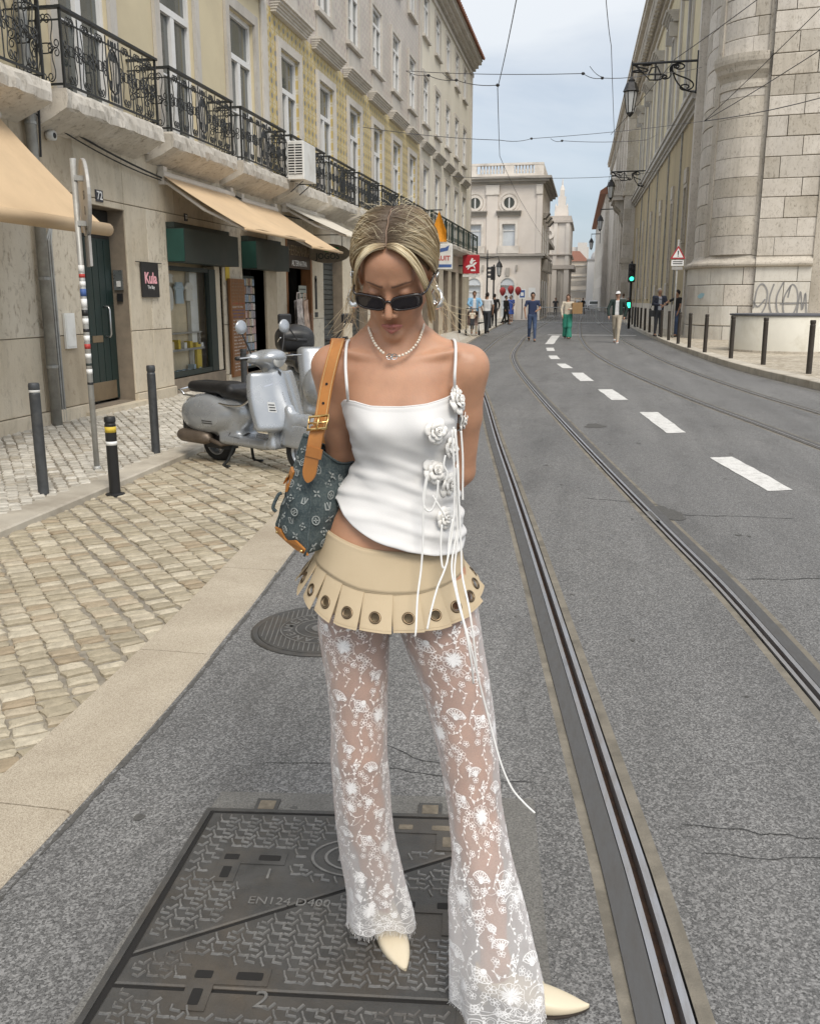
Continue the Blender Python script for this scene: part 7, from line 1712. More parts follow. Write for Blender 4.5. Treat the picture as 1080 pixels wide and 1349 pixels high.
# ------------------------------------------------------------------ the woman in front
WO = empty('person', (-0.3523, 1.8467, 0), R(10.8), 'woman in white camisole, beige pleated skirt and sheer white lace trousers looking down', 'person')
def skin_mat(name, col, lip=False):
    t = NT(name); v = t.coord('Object'); n = t.noise(v, 26, 5, .6); n2 = t.noise(v, 6, 3, .5)
    c = t.mix(t.ramp(n2, (.3, 0), (.7, 1)), [col[0]*.9, col[1]*.84, col[2]*.82], [min(1, a*1.1) for a in col]); c = t.mix(1, c, t.ramp(n, (.3, .90), (.7, 1.08)), 'MULTIPLY')
    fk = t.vor(v, 150, 'F1', 'Distance'); c = t.mix(t.ramp(fk, (.05, .28), (.12, 0)), c, [col[0]*.6, col[1]*.5, col[2]*.45])
    if lip:
        at = t.n('ShaderNodeAttribute'); at.attribute_name = 'tint'; sx = t.n('ShaderNodeSeparateColor'); t.l(at.outputs['Color'], sx.inputs[0])
        c = t.mix(sx.outputs[0], c, (.36,.125,.105)); c = t.mix(sx.outputs[1], c, (.05,.028,.02)); c = t.mix(sx.outputs[2], c, (.50,.20,.13))
    t.set(c, t.ramp(n, (.3, .42), (.7, .56)), None, t.bump(t.noise(v, 330, 4), .22, .0012))
    t.b.inputs['Subsurface Weight'].default_value = .12; t.b.inputs['Subsurface Radius'].default_value = (1, .35, .2); t.b.inputs['Subsurface Scale'].default_value = .006
    return t.m
m_skin = skin_mat('tanned_skin', (.47,.255,.155), True)
HC = Vector((-.029, -.014, 1.554)); HR = (Matrix.Rotation(R(-9), 3, 'Z') @ Matrix.Rotation(R(.5), 3, 'Y') @ Matrix.Rotation(R(30), 3, 'X'))
def H(p): return HC + HR @ Vector(p)   # head-local to body coordinates
TOR = [(1.44,-.03,.060,.055,.045),(1.40,-.025,.085,.062,.04),(1.36,-.02,.125,.076,.03),(1.30,-.02,.119,.083,.02),(1.25,-.018,.1105,.083,.014),(1.20,-.012,.100,.078,.016),(1.16,-.011,.0985,.074,.02),(1.10,-.018,.114,.078,.02),(1.05,-.034,.139,.086,.02),(1.0,-.040,.1465,.094,.022),(.95,-.045,.151,.099,.025),(.90,-.045,.150,.1,.025),(.85,-.04,.14,.096,.025)][::-1]
tz = np.array([t[0] for t in TOR]); tcol = [np.array([t[k] for t in TOR]) for k in range(1, 5)]
def smooth_tab(z, k):  # piecewise cubic through the table
    zz = np.linspace(tz[0], tz[-1], 120); v = np.interp(zz, tz, tcol[k]); ker = np.hanning(13); ker /= ker.sum()
    v = np.convolve(np.pad(v, 6, 'edge'), ker, 'valid'); return np.interp(z, zz, v)
BUST = [(-.072, 1.245, .041), (.034, 1.245, .041)]
def torso_pt(th, z, off=0.):
    cx, rx, ry, cy = [float(smooth_tab(z, k)) for k in range(4)]
    s, c = math.sin(th), math.cos(th); e = .88
    x = cx+(rx+off)*math.copysign(abs(s)**e, s); y = cy-(ry+off)*math.copysign(abs(c)**e, c)
    if c > 0:
        for bx, bz, br in BUST: y -= .026*math.exp(-((x-bx)/.043)**2-((z-bz)/.042)**2)*min(1, c*2)
    return Vector((x, y, z))
LEG = {0: [(.90,-.112,.022,.082),(.79,-.120,.015,.071),(.67,-.114,.01,.059),(.56,-.112,.003,.05),(.50,-.112,.0,.047),(.44,-.111,.008,.044),(.36,-.108,.024,.046),(.28,-.098,.036,.041),(.19,-.083,.05,.033),(.10,-.070,.062,.029)],
       1: [(.90,.042,.012,.084),(.79,.070,-.005,.074),(.68,.100,-.024,.061),(.58,.119,-.044,.052),(.51,.130,-.058,.048),(.44,.138,-.070,.045),(.37,.148,-.086,.046),(.29,.160,-.112,.041),(.2,.174,-.148,.033),(.10,.186,-.182,.029)]}
FEET = {0: (Vector((-.074,.080,.064)), Vector((-.040,.010,.028))), 1: (Vector((.176,-.184,.064)), Vector((.255,-.190,.028)))}
fr = {}
def head_sdf(p):
    # to head-local coordinates
    q0 = [p[0]-HC.x, p[1]-HC.y, p[2]-HC.z]; M_ = HR.transposed()
    q = [M_[i][0]*q0[0]+M_[i][1]*q0[1]+M_[i][2]*q0[2] for i in range(3)]; q[0] = q[0]/.955
    a = np.abs(q[0]); qs = [a, q[1], q[2]]
    d = s_ell(q, (0,.012,.028), (.073,.094,.084))
    d = smin(d, s_ell(q, (0,-.028,-.03), (.053,.060,.072)), .03)
    d = smin(d, s_cone(qs, (.043,.0,-.056), (.0,-.068,-.095), .018, .0150), .02)
    d = smin(d, s_ell(q, (0,-.074,-.097), (.018,.013,.013)), .014)
    d = smin(d, s_ell(qs, (.041,-.058,-.022), (.020,.020,.017)), .02)
    d = smin(d, s_cone(qs, (.038,-.072,.022), (.010,-.084,.019), .0085, .0085), .012)
    d = smin(d, s_ell(q, (0,-.066,.045), (.045,.022,.03)), .02)
    d = smax(d, -s_ell(qs, (.030,-.096,.0), (.0175,.014,.0105)), .012)
    d = smin(d, s_ell(qs, (.0305,-.073,-.001), (.0135,.0135,.0115)), .004)
    d = smin(d, s_cone(q, (0,-.082,.008), (0,-.106,-.036), .0062, .0082), .009)
    d = smin(d, s_ell(qs, (.0105,-.094,-.041), (.0072,.009,.0062)), .006)
    d = smax(d, -s_ell(qs, (.0062,-.101,-.0475), (.0036,.006,.003)), .003)
    lipu = s_cone(qs, (.021,-.083,-.0705), (.004,-.0935,-.0665), .0028, .0048); lipl = s_cone(qs, (.018,-.084,-.074), (.0,-.0925,-.0775), .003, .0062)
    d = smin(d, smin(lipu, lipl, .001), .005)
    d = smax(d, -s_cone(qs, (.020,-.0905,-.0718), (0,-.1005,-.0715), .0012, .0018), .002)
    d = smin(d, s_ell(qs, (.0745,.012,-.008), (.0085,.019,.03), Matrix.Rotation(R(12), 3, 'X')), .006)
    d = smax(d, -s_ell(qs, (.083,.010,-.004), (.006,.010,.016)), .004)
    if 'rec' in fr: fr['lip'] = np.minimum(lipu, lipl); fr['q'] = qs; fr['qq'] = q
    return d
def body_sdf(X, Y, Z):
    V = np.full(X.shape, 1., np.float32); zs = Z[0, 0, :]
    def sl(z0, z1): i = np.searchsorted(zs, z0); j = np.searchsorted(zs, z1); return slice(i, j)
    def put(s, f, k):
        p = (X[:,:,s], Y[:,:,s], Z[:,:,s]); V[:,:,s] = smin(V[:,:,s], f(p), k)
    def torso(p):
        z = zs[sl(.83, 1.46)]; cx, rx, ry, cy = [smooth_tab(z, k)[None,None,:].astype(np.float32) for k in range(4)]
        x, y = p[0]-cx, p[1]-cy; e = 2.25
        yy = y.copy()
        bump_ = 0
        for bx, bz, br in BUST: bump_ = bump_+.024*np.exp(-((p[0]-bx)/.043)**2-((p[2]-bz)/.042)**2)
        yy = np.where(y < 0, y+bump_*np.clip(-y/.05, 0, 1), y)
        k = ((np.abs(x)/rx)**e+(np.abs(yy)/ry)**e)**(1/e); return np.maximum((k-1)*np.minimum(rx, ry)*.9, p[2]-1.43)
    put(sl(.83, 1.46), torso, .0)
    s = sl(.83, 1.5)
    put(sl(1.2,1.5), lambda p: s_cone(p, (-.156,.022,1.367), (-.085,.03,1.40), .040, .034), .03)
    put(sl(1.2,1.5), lambda p: s_cone(p, (.116,.022,1.367), (.035,.03,1.40), .040, .034), .03)
    put(sl(1.28,1.56), lambda p: s_cone(p, (-.07,.038,1.412), (-.038,.04,1.47), .027, .03), .03); put(sl(1.28,1.56), lambda p: s_cone(p, (.015,.038,1.412), (-.018,.04,1.47), .027, .03), .03)
    put(sl(1.28,1.6), lambda p: s_cone(p, (-.027,.028,1.38), (-.030,.024,1.53), .048, .045), .03)
    # collar bones and the hollow between them
    for sg, x1 in ((-1, -.135), (1, .092)): put(sl(1.3,1.45), lambda p, sg=sg, x1=x1: s_cone(p, (-.022+sg*.014,-.024,1.377), (x1,-.012,1.398), .0062, .0062), .014)
    # neck cords
    for sg in (-1, 1): put(sl(1.33,1.56), lambda p, sg=sg: s_cone(p, (-.024+sg*.012,-.018,1.385), (-.03+sg*.042,.02,1.50), .007, .01), .016)
    for sh, el, wr, r in (((-.160,.022,1.362), (-.150,.082,1.165), (-.02,.135,1.055), 0), ((.120,.022,1.362), (.112,.088,1.135), (.005,.15,1.0), 1)):
        put(sl(.9,1.48), lambda p: s_cone(p, sh, tuple(Vector(sh).lerp(Vector(el), .45)), .039, .0355), .03)
        put(sl(.9,1.48), lambda p: s_cone(p, tuple(Vector(sh).lerp(Vector(el), .45)), el, .0355, .030), .012)
        mid = tuple(Vector(el).lerp(Vector(wr), .35)); put(sl(.9,1.4), lambda p: s_cone(p, el, mid, .030, .0315), .012); put(sl(.9,1.4), lambda p: s_cone(p, mid, wr, .0315, .021), .012)
        w = Vector(wr); d = (w-Vector(el)).normalized(); pc = w+d*.045; put(sl(.88,1.2), lambda p: s_ell(p, tuple(pc), (.036,.014,.036)), .02)
        for k in range(4):
            o = Vector((0, 0, (k-1.5)*.016)); a = pc+d*.03+o; b = a+d*(.035+.004*(k in (1, 2)))+Vector((0,.006,-.004)); c = b+d*.024+Vector((0,.012,-.008))
            put(sl(.88,1.2), lambda p: smin(s_cone(p, tuple(a), tuple(b), .0085, .008), s_cone(p, tuple(b), tuple(c), .008, .0065), .003), .006)
        t0 = pc+Vector((0,0,.025)); put(sl(.88,1.25), lambda p: s_cone(p, tuple(t0), tuple(t0+d*.03+Vector((0,.01,.022))), .0095, .007), .006)
    for k in (0, 1):
        L = LEG[k]
        for a, b in zip(L, L[1:]): put(sl(.0, 1.0), lambda p: s_cone(p, (a[1],a[2],a[0]), (b[1],b[2],b[0]), a[3], b[3]), .02)
        h, t = FEET[k]; an = L[-1]; put(sl(0,.2), lambda p: s_cone(p, (an[1],an[2],an[0]), tuple(h), .029, .024), .02); put(sl(0,.2), lambda p: s_cone(p, tuple(h), tuple(t), .024, .012), .015)
    s = sl(1.38, 1.75); V[:,:,s] = smin(V[:,:,s], head_sdf((X[:,:,s], Y[:,:,s], Z[:,:,s])), .012)
    return V
xs = axis_pts([(-.24,-.125,.006),(-.125,.07,.0023),(.07,.35,.006)]); ys = axis_pts([(-.26,-.112,.006),(-.112,.10,.0024),(.10,.26,.007)]); zs_ = axis_pts([(-.01,1.375,.0075),(1.375,1.69,.0024)])
P_, F_ = surface_nets(body_sdf, xs, ys, zs_); P_ = relax(P_, F_, 2, .45)
fr['rec'] = 1; head_sdf((P_[:,0], P_[:,1], P_[:,2])); lipd, ql, qq = fr['lip'], fr['q'], fr['qq']
lip_m = np.clip((.0016-lipd)/.0022, 0, 1)*(P_[:,2] > 1.4)
ld = np.abs(ql[2]-(-.0075)-6.0*(ql[0]-.031)**2); lash = np.clip((.0020-ld)/.0012, 0, 1)*(np.abs(ql[0]-.031) < .0155)*(ql[1] < -.06)*(P_[:,2] > 1.45)
bx = ql[0]-.028; bc = .0185+.004*np.clip((bx+.012)/.02, 0, 1)-10*np.clip(bx-.008, 0, 1)**2; brow = np.clip((.0036-np.abs(ql[2]-bc)*(1+.8*np.clip(bx/.02, 0, 1)))/.002, 0, 1)*(np.abs(bx) < .0195)*(ql[1] < -.055)*(P_[:,2] > 1.45)*.75
blush = np.exp(-((ql[0]-.043)**2+(ql[2]+.026)**2)/.00025)*.25*(ql[1] < -.03)*(P_[:,2] > 1.4)
bo = link('body', np_mesh('body', P_, F_, m_skin), WO)
ca = bo.data.color_attributes.new('tint', 'FLOAT_COLOR', 'POINT')
cc = np.zeros((len(P_), 4), np.float32); cc[:,0] = lip_m; cc[:,1] = np.maximum(lash, brow); cc[:,2] = blush; cc[:,3] = 1
if len(bo.data.vertices) == len(P_): ca.data.foreach_set('color', cc.ravel())

# ------------------------------------------------------------------ hair
def hair_mat():
    t = NT('blond_hair'); at = t.n('ShaderNodeAttribute'); at.attribute_name = 'tint'
    return t.set(at.outputs['Color'], .42, None, None, **{'Specular IOR Level': .45})
m_hair = hair_mat()
EC, ER = Vector((0,.014,.028)), Vector((.0715,.0965,.0870))
def on_skull(d, off=0.): d = Vector(d).normalized(); return EC+Vector((d.x*(ER.x+off), d.y*(ER.y+off), d.z*(ER.z+off)))
def unsk(p): q = Vector(p)-EC; return Vector((q.x/ER.x, q.y/ER.y, q.z/ER.z)).normalized()
hv, hf, hc = [], [], []
hr = random.Random(11)
BL = [(.72,.60,.39), (.60,.47,.275), (.42,.31,.165), (.80,.70,.49), (.23,.155,.085), (.52,.40,.225)]
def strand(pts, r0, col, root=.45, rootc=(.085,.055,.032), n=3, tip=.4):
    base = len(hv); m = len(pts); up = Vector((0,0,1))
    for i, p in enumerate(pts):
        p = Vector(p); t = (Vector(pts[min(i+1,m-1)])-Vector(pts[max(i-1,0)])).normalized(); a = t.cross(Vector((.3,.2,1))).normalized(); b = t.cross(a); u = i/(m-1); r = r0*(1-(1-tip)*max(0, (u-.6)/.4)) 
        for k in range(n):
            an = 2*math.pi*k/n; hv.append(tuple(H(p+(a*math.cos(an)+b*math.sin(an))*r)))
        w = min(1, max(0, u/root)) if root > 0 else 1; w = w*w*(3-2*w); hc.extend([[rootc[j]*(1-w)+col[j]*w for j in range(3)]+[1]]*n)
    for i in range(m-1):
        for k in range(n): k2=(k+1)%n; hf.append((base+i*n+k, base+i*n+k2, base+(i+1)*n+k2, base+(i+1)*n+k))
def bez(A, B, C, D, n):
    A, B, C, D = map(Vector, (A, B, C, D)); return [A*(1-t)**3+B*3*t*(1-t)**2+C*3*t*t*(1-t)+D*t**3 for t in [i/n for i in range(n+1)]]
for cl_ in range(330):
    sg = 1 if hr.random() < .5 else -1; s0 = hr.random()**1.05; cj = [hr.gauss(0, .010) for _ in range(4)]; clift = hr.uniform(.000, .0075); cgo = hr.gauss(0, .9)
    band = math.sin(s0*46+sg*1.3+.6*math.sin(s0*17))+hr.gauss(0, .35); cend = hr.uniform(.03, .055)
    for k in range(14):
        s = min(1, max(0, s0+hr.gauss(0, .011))); y0 = -.060+.140*s
        d0 = unsk((sg*.0020-.002, y0, EC.z+ER.z*math.sqrt(max(.02, 1-((y0-EC.y)/ER.y)**2))))
        ys_ = -.052+.115*s+cj[0]+hr.gauss(0, .0025); zs2 = .040-.035*s+cj[1]+hr.gauss(0, .0025)
        d1 = unsk((sg*.06, ys_*.9-.004, .088-.01*s)); d2 = unsk((sg*.083, ys_+.018, zs2-.012)); d3 = unsk((sg*cend, .085, -.045+cj[2]+hr.gauss(0, .003)))
        tk = hr.gauss(0, 1); lift = clift+.0016*(1-min(1, abs(tk)*.6)); pts = []; n = 13; wob = hr.uniform(0, 6)
        for i in range(n+1):
            t = i/n; d = d0*(1-t)**3+d1*3*t*(1-t)**2+d2*3*t*t*(1-t)+d3*t**3
            o = lift*min(1, t*4)+.0030+.0058*math.sin(math.pi*min(1, t*1.25))*(1+.25*math.sin(cgo*3+t*4))+.0008*math.sin(t*14+wob); pts.append(on_skull(d, o))
        g_ = hr.random(); ci = (0 if g_ < .3 else 3 if g_ < .55 else 1 if g_ < .8 else 2) if band > -.1 else (2 if g_ < .4 else 4 if g_ < .72 else 1)
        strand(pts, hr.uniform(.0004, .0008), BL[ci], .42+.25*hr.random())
# face framing locks
for sg, A in ((-1, [(-.004,-.066,.089), (-.052,-.084,.100), (-.078,-.062,.020), (-.075,-.018,-.030)]), (1, [(.003,-.066,.089), (.050,-.086,.102), (.077,-.068,.022), (.073,-.034,-.080)])):
    for k in range(210):
        j = lambda a: Vector((hr.gauss(0,a), hr.gauss(0,a), hr.gauss(0,a))); w = hr.uniform(-1, 1); off = Vector((0, .011, .007))*w
        B = [Vector(A[0])+Vector((0,.006*w,0))+j(.001), Vector(A[1])+off+j(.002), Vector(A[2])+off*.9+j(.002), Vector(A[3])+off*.7+j(.003)]
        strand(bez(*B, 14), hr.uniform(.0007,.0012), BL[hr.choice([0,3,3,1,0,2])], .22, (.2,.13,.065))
for k in range(44):   # long loose wisps at both sides
    sg = -1 if k < 26 else 1; x = sg*.076
    A = (x, -.03+hr.gauss(0,.012), .0), (x+sg*hr.uniform(0,.03), -.02, -.05), (x+sg*hr.uniform(-.01,.05), .0, -.10+hr.gauss(0,.02)), (x+sg*hr.uniform(-.02,.09), hr.uniform(-.03,.05), -.15+hr.gauss(0,.03))
    strand(bez(*A, 14), .0005, BL[hr.choice([0,3])], 0)
for k in range(70):   # fly-away hairs on top
    s = hr.random(); sg = hr.choice((-1,1)); p = on_skull((sg*hr.uniform(.0,.9), hr.uniform(-.8,.5), .8), .010); q = p+Vector((sg*hr.uniform(.01,.04), hr.uniform(-.02,.03), hr.uniform(.0,.014))); strand(bez(p, p+Vector((0,0,.006)), q+Vector((0,0,.006)), q, 8), .0003, BL[3], 0)
# low knot at the nape
for k in range(200):
    a0 = hr.uniform(0, 6.28); rad = hr.uniform(.012, .034); pts = []; tilt = hr.uniform(-.7, .7)
    for i in range(13):
        a = a0+i*.3; v = Vector((rad*math.cos(a), rad*.6*math.sin(a)*math.cos(tilt), rad*math.sin(a)*.8)); pts.append(Vector((0,.118,-.035))+v)
    strand(pts, .0012, BL[hr.randrange(6)], 0)
hm = np_mesh('hair', np.array(hv), np.array(hf), m_hair)
ha = hm.color_attributes.new('tint', 'FLOAT_COLOR', 'POINT')
if len(hm.vertices) == len(hv): ha.data.foreach_set('color', np.array(hc, np.float32).ravel())
ho = link('hair', hm, WO)
def scalp(p):
    q0 = [p[0]-HC.x, p[1]-HC.y, p[2]-HC.z]; M_ = HR.transposed(); q = [M_[i][0]*q0[0]+M_[i][1]*q0[1]+M_[i][2]*q0[2] for i in range(3)]
    d = s_ell(q, tuple(EC), (ER.x+.0015, ER.y+.0015, ER.z+.0015)); a = np.abs(q[0])
    cut = (q[1]+.062+.10*a)*.72+(q[2]-.086+.30*a)*.69
    d = smax(d, -cut, .006); part = smax(np.abs(q[0]+.002)-.0016, (q[1]-.05), .002); return smax(d, -np.maximum(part, .0), .0005) if False else d
P2, F2 = surface_nets(lambda x, y, z: scalp((x, y, z)), axis_pts([(-.14,.09,.004)]), axis_pts([(-.16,.13,.004)]), axis_pts([(1.42,1.69,.004)]))
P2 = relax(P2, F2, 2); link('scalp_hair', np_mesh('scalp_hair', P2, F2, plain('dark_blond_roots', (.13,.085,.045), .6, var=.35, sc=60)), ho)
# pale parting line
m = MB(); rows = []
for i in range(16):
    y = -.060+.095*i/15; d = unsk((0, y, EC.z+ER.z*math.sqrt(max(.02, 1-((y-EC.y)/ER.y)**2)))); p = on_skull(d, .0040); rows.append([tuple(H(p+Vector((x-.002+.001*math.sin(i*1.3), 0, -abs(x)*.6)))) for x in (-.0010, 0, .0010)])
m.grid(rows); m.build('parting', plain('scalp_skin', (.26,.17,.12), .6), ho)

# ------------------------------------------------------------------ sunglasses, earrings, necklace
m_shell = plain('dark_tortoise_acetate', (.014,.008,.007), .2, var=.5, sc=25, spec=.7)
def lens_mat():
    t = NT('dark_lens_glass'); return t.set((.012,.009,.012), .06, None, None, **{'Specular IOR Level': .6})
m_lens = lens_mat()
sg_ = empty('sunglasses', (0,0,0)); sg_.parent = WO
GZ = -.0135
def glass_pt(x, z, d=0.): return H((x, -.0995+d+2.6*x*x, GZ+z+.035*abs(x)))
fm = MB()
def lens_outline(sx, w, h, n=28):
    o = []
    for k in range(n):
        a = 2*math.pi*k/n; c, s = math.cos(a), math.sin(a); ex = .52
        x = w*math.copysign(abs(c)**ex, c); z = h*math.copysign(abs(s)**(ex+.1), s); z += .0022*(x/w) if z > 0 else .0008*(x/w)-.0012*abs(x/w)**3*-1
        o.append((sx*(.0350+x), z))
    return o
for sx in (-1, 1):
    o_, i_ = lens_outline(sx, .0305, .0160), lens_outline(sx, .0268, .0124); n = len(o_)
    rows = []
    for (a, b), (c, d) in zip(o_, i_): rows.append([tuple(glass_pt(a, b, .004)), tuple(glass_pt(a, b, -.0012)), tuple(glass_pt(c, d, -.0022)), tuple(glass_pt(c, d, .002))])
    fm.grid(rows, cu=True, cv=True)
    lm = MB(); lm.add([tuple(glass_pt(c, d, -.0002)) for c, d in i_]+[tuple(glass_pt(sx*.0350, 0, -.0022))], [(k, (k+1)%n, n) for k in range(n)]); lm.build('lens', m_lens, sg_, True)
fm.tube([glass_pt(x, .0035+.002*math.cos(x*300), -.0005) for x in np.linspace(-.007, .007, 7)], .0024, 8)
for sx in (-1, 1): fm.tube([glass_pt(sx*.0635, .010, .003), H((sx*.071,-.075,GZ+.014)), H((sx*.076,-.03,GZ+.012)), H((sx*.078,.012,GZ+.008)), H((sx*.076,.035,GZ-.01))], .0024, 6)
fo = fm.build('frame', m_shell, sg_, True)
m_silver = plain('polished_silver', (.75,.74,.72), .14, me=1., var=.05, sc=20); m_gold = plain('brass_fitting', (.72,.50,.22), .25, me=1., var=.08, sc=30)
m_pearl = plain('pearl', (.80,.72,.60), .18, var=.06, sc=40, spec=.6)
for sx, x in ((-1, -.087), (1, .081)):
    e = empty('earring', (0,0,0)); e.parent = WO; c = H((x,-.004,-.040)); z0 = c.z
    m = MB(); m.lathe([(0,.003),(.004,.001),(.004,-.002),(0,-.004)], 10, tuple(H((x,-.004,-.028)))); m.build('stud', m_silver, e, True)
    m = MB(); P = []
    for k in range(21):
        a = 2*math.pi*k/20; w = .0042+.0042*(1-math.cos(a))*.5; cx, cz = c.x+.014*math.sin(a), c.z-.022-.024*(-math.cos(a))*-1
        cx = c.x+.0088*math.sin(a); cz = c.z-.012+.0165*math.cos(a); P.append(((cx, c.y+.002*math.sin(a*2), cz), w))
    m.tube([p for p, w in P[:-1]], [w for p, w in P[:-1]], 10, False, .9, True); m.build('drop', m_silver, e, True)
    m = MB(); m.tube([tuple(H((x+sx*.001,-.008,-.006))), tuple(H((x+sx*.004,.002,-.002))), tuple(H((x+sx*.001,.012,-.008)))], .0022, 8); m.build('cuff', m_silver, e, True)
nk = empty('necklace', (0,0,0)); nk.parent = WO
pearl = MB().lathe([(0,-.0030),(.0018,-.0024),(.0029,-.001),(.0029,.001),(.0018,.0024),(0,.0030)], 10).mesh('pearl', m_pearl, True)
cp_ = [Vector(p) for p in ((-.030,.088,1.452),(-.068,.062,1.452),(-.083,.022,1.449),(-.080,-.012,1.436),(-.069,-.034,1.414),(-.053,-.047,1.398),(-.036,-.052,1.391),(-.017,-.050,1.393),(.001,-.044,1.402),(.016,-.030,1.419),(.025,-.006,1.440),(.027,.022,1.452),(.012,.062,1.452),(-.03,.088,1.452))]
cl = catmull(cp_, 14); acc = 0; last = cl[0]; pr_ = []
for p in cl:
    if (p-last).length >= .0061: pr_.append(p); last = p
for p in pr_:
    if abs(p.x+.036) < .012 and p.y < 0: continue
    link('pearl', pearl, nk, p)
m = MB(); c = Vector((-.036,-.0535,1.3905))
for k in range(2): m.tube([c+Vector((.0065*math.cos(a)+(k-.5)*.009, 0, .0055*math.sin(a))) for a in np.linspace(0, 6.2832, 13)[:-1]], .0011, 5, False, 1, True)
m.tube([c+Vector((-.011,0,0)), c+Vector((.011,0,.001))], .0014, 5); m.tube([c+Vector((-.003,-.0005,-.006)), c+Vector((.003,-.0005,.006))], .0012, 5); m.build('silver_charm', m_silver, nk)

# ------------------------------------------------------------------ camisole
m_jersey = plain('white_jersey', (.71,.70,.685), .8, var=.02, sc=3, bump=.3, bsc=520, bd=.001, spec=.15); m_petal = plain('white_petal_fabric', (.82,.80,.76), .75, var=.03, sc=20)
m_cord = plain('white_cord', (.80,.79,.76), .7, var=.03, sc=40, bump=.2, bsc=900, bd=.0008)
def z_top(th):
    a = math.degrees((th+math.pi)%(2*math.pi)-math.pi); return float(np.interp(a, [-180,-120,-88,-62,-45,-25,0,22,45,62,80,120,180], [1.27,1.275,1.285,1.301,1.300,1.293,1.292,1.297,1.307,1.316,1.305,1.275,1.27]))
def z_bot(th):
    a = math.degrees((th+math.pi)%(2*math.pi)-math.pi); return float(np.interp(a, [-180,-120,-90,-70,-50,-30,-10,10,30,50,75,100,140,180], [1.06,1.09,1.099,1.092,1.073,1.046,1.021,1.000,.988,.985,.99,1.0,1.03,1.06]))
def cami_pt(u, v):
    th = (u*2-1)*math.pi; zt, zb = z_top(th), z_bot(th); z = zt+(zb-zt)*v; p = torso_pt(th, z, .0045); n = Vector((math.sin(th), -math.cos(th), 0))
    low = min(1, max(0, (1.23-z)/.07)); x = p.x
    def ridge(ph, sh=2.2): s = .5+.5*math.sin(ph); return s**sh
    f = .0072*low*ridge((z-1.2)*150+x*34+.8*math.sin(x*26))*(.35+.65*abs(math.sin(th+.25))) + .0048*low*ridge((z-1.15)*95-x*24+1.0)*(.4+.6*max(0, math.sin(th)))
    side = math.exp(-((math.degrees(th)-58)/26)**2); f += .0042*side*ridge((z)*230+x*12, 1.5)*min(1, v*4)*(1-.3*v)
    lside = math.exp(-((math.degrees(th)+80)/24)**2); f += .0034*lside*ridge(z*190-x*30, 1.6)*min(1, v*3)*max(0, 1-v*.5)
    f += .0024*math.sin(th*5+z*30)*math.sin(z*60+th*3)*min(1, v*3)
    flare = .012*max(0, v-.72)/.28*(1+.5*math.sin(th*3+.6)); flare += .010*math.exp(-((math.degrees(th)+82)/30)**2)*max(0, v-.62)/.38
    if v < .03: f += .0012
    return p+n*(f*.9-.0022*low+flare)
cs = empty('camisole', (0,0,0)); cs.parent = WO
NU, NV = 200, 96
m = MB(); m.grid([[tuple(cami_pt(i/NU, j/NV)) for j in range(NV+1)] for i in range(NU)], cu=True); cm = m.build('cloth', m_jersey, cs, True)
sm = cm.modifiers.new('thickness', 'SOLIDIFY'); sm.thickness = .0014; sm.offset = -1
for vv, nm in ((.968, 'hem_stitch'), (.955, 'hem_stitch'), (.035, 'neck_stitch')):
    m = MB(); m.tube([cami_pt(i/160, vv)+Vector((math.sin((i/160*2-1)*math.pi), -math.cos((i/160*2-1)*math.pi), 0))*.0003 for i in range(160)], .00045, 4, False, 1, True); m.build(nm, m_petal, cs)
m = MB(); m.tube([cami_pt(i/120, 0)+Vector((0,0,.0005)) for i in range(120)], .0021, 6, False, 1, True); m.build('neck_binding', m_jersey, cs, True)
def th_of(x): return x
pl_ = cami_pt(.5+(-56/360), 0); prt = cami_pt(.5+(60/360), 0)
for a, pts in ((0, [pl_, (-.125,-.062,1.33), (-.1285,-.042,1.375), (-.1275,-.006,1.4145), (-.120,.035,1.4165), (-.105,.075,1.38), (-.09,.1,1.29)]), (1, [prt, (.089,-.050,1.35), (.0915,-.030,1.388), (.0915,.0,1.4165), (.085,.035,1.4175), (.07,.075,1.38), (.05,.1,1.29)])):
    m = MB(); m.tube(catmull([Vector(p) for p in pts], 7), .0033, 6, True, .6); m.build('strap', m_jersey, cs, True)
def rosette(c, r, nrm, seed, open_=.5):
    q = random.Random(seed); M_ = Vector(nrm).to_track_quat('Z', 'Y').to_matrix(); m = MB(); c = Vector(c)
    def petal(a0, wa, r0, r1, z0, z1, curl, ph):
        P = []
        for i in range(8):
            u = i/7-.5; row = []
            for j in range(6):
                v = j/5; a = a0+u*wa*(1-.25*v*v); edge = 1-.35*(2*u)**2*v
                rad = r0+(r1-r0)*v**1.1*edge+curl*max(0, v-.6)*r*.5; z = z0+(z1-z0)*math.sin(v*1.75)*edge-curl*max(0, v-.62)*r*.55+r*.05*math.sin(u*8+ph)*v
                row.append(tuple(c+M_ @ Vector((rad*math.cos(a), rad*math.sin(a), z))))
            P.append(row)
        m.grid(P)
    for k in range(6): petal(k*1.05+q.uniform(-.2,.2)+seed, 1.55, r*.30, r*q.uniform(.98,1.14), -.05*r, r*.34, q.uniform(.5,1.1), q.uniform(0,6))
    for k in range(5): petal(k*1.26+.5+seed, 1.7, r*.20, r*q.uniform(.66,.8), .05*r, r*.58, q.uniform(.2,.7), q.uniform(0,6))
    for k in range(3): petal(k*2.1+seed, 2.5, r*.12, r*q.uniform(.36,.46), .12*r, r*.74, q.uniform(0,.3), q.uniform(0,6))
    rows = []
    for i in range(25):
        t = i/24; a = t*9+seed; rad = r*(.03+.24*t); rows.append([tuple(c+M_ @ Vector((rad*math.cos(a)*(1+.15*v), rad*math.sin(a)*(1+.15*v), r*(.15+(.66-.08*t)*v)))) for v in (0, .5, 1)])
    m.grid(rows)
    o = m.build('fabric_rose', m_petal, cs, True); s = o.modifiers.new('thickness', 'SOLIDIFY'); s.thickness = .0012; return o
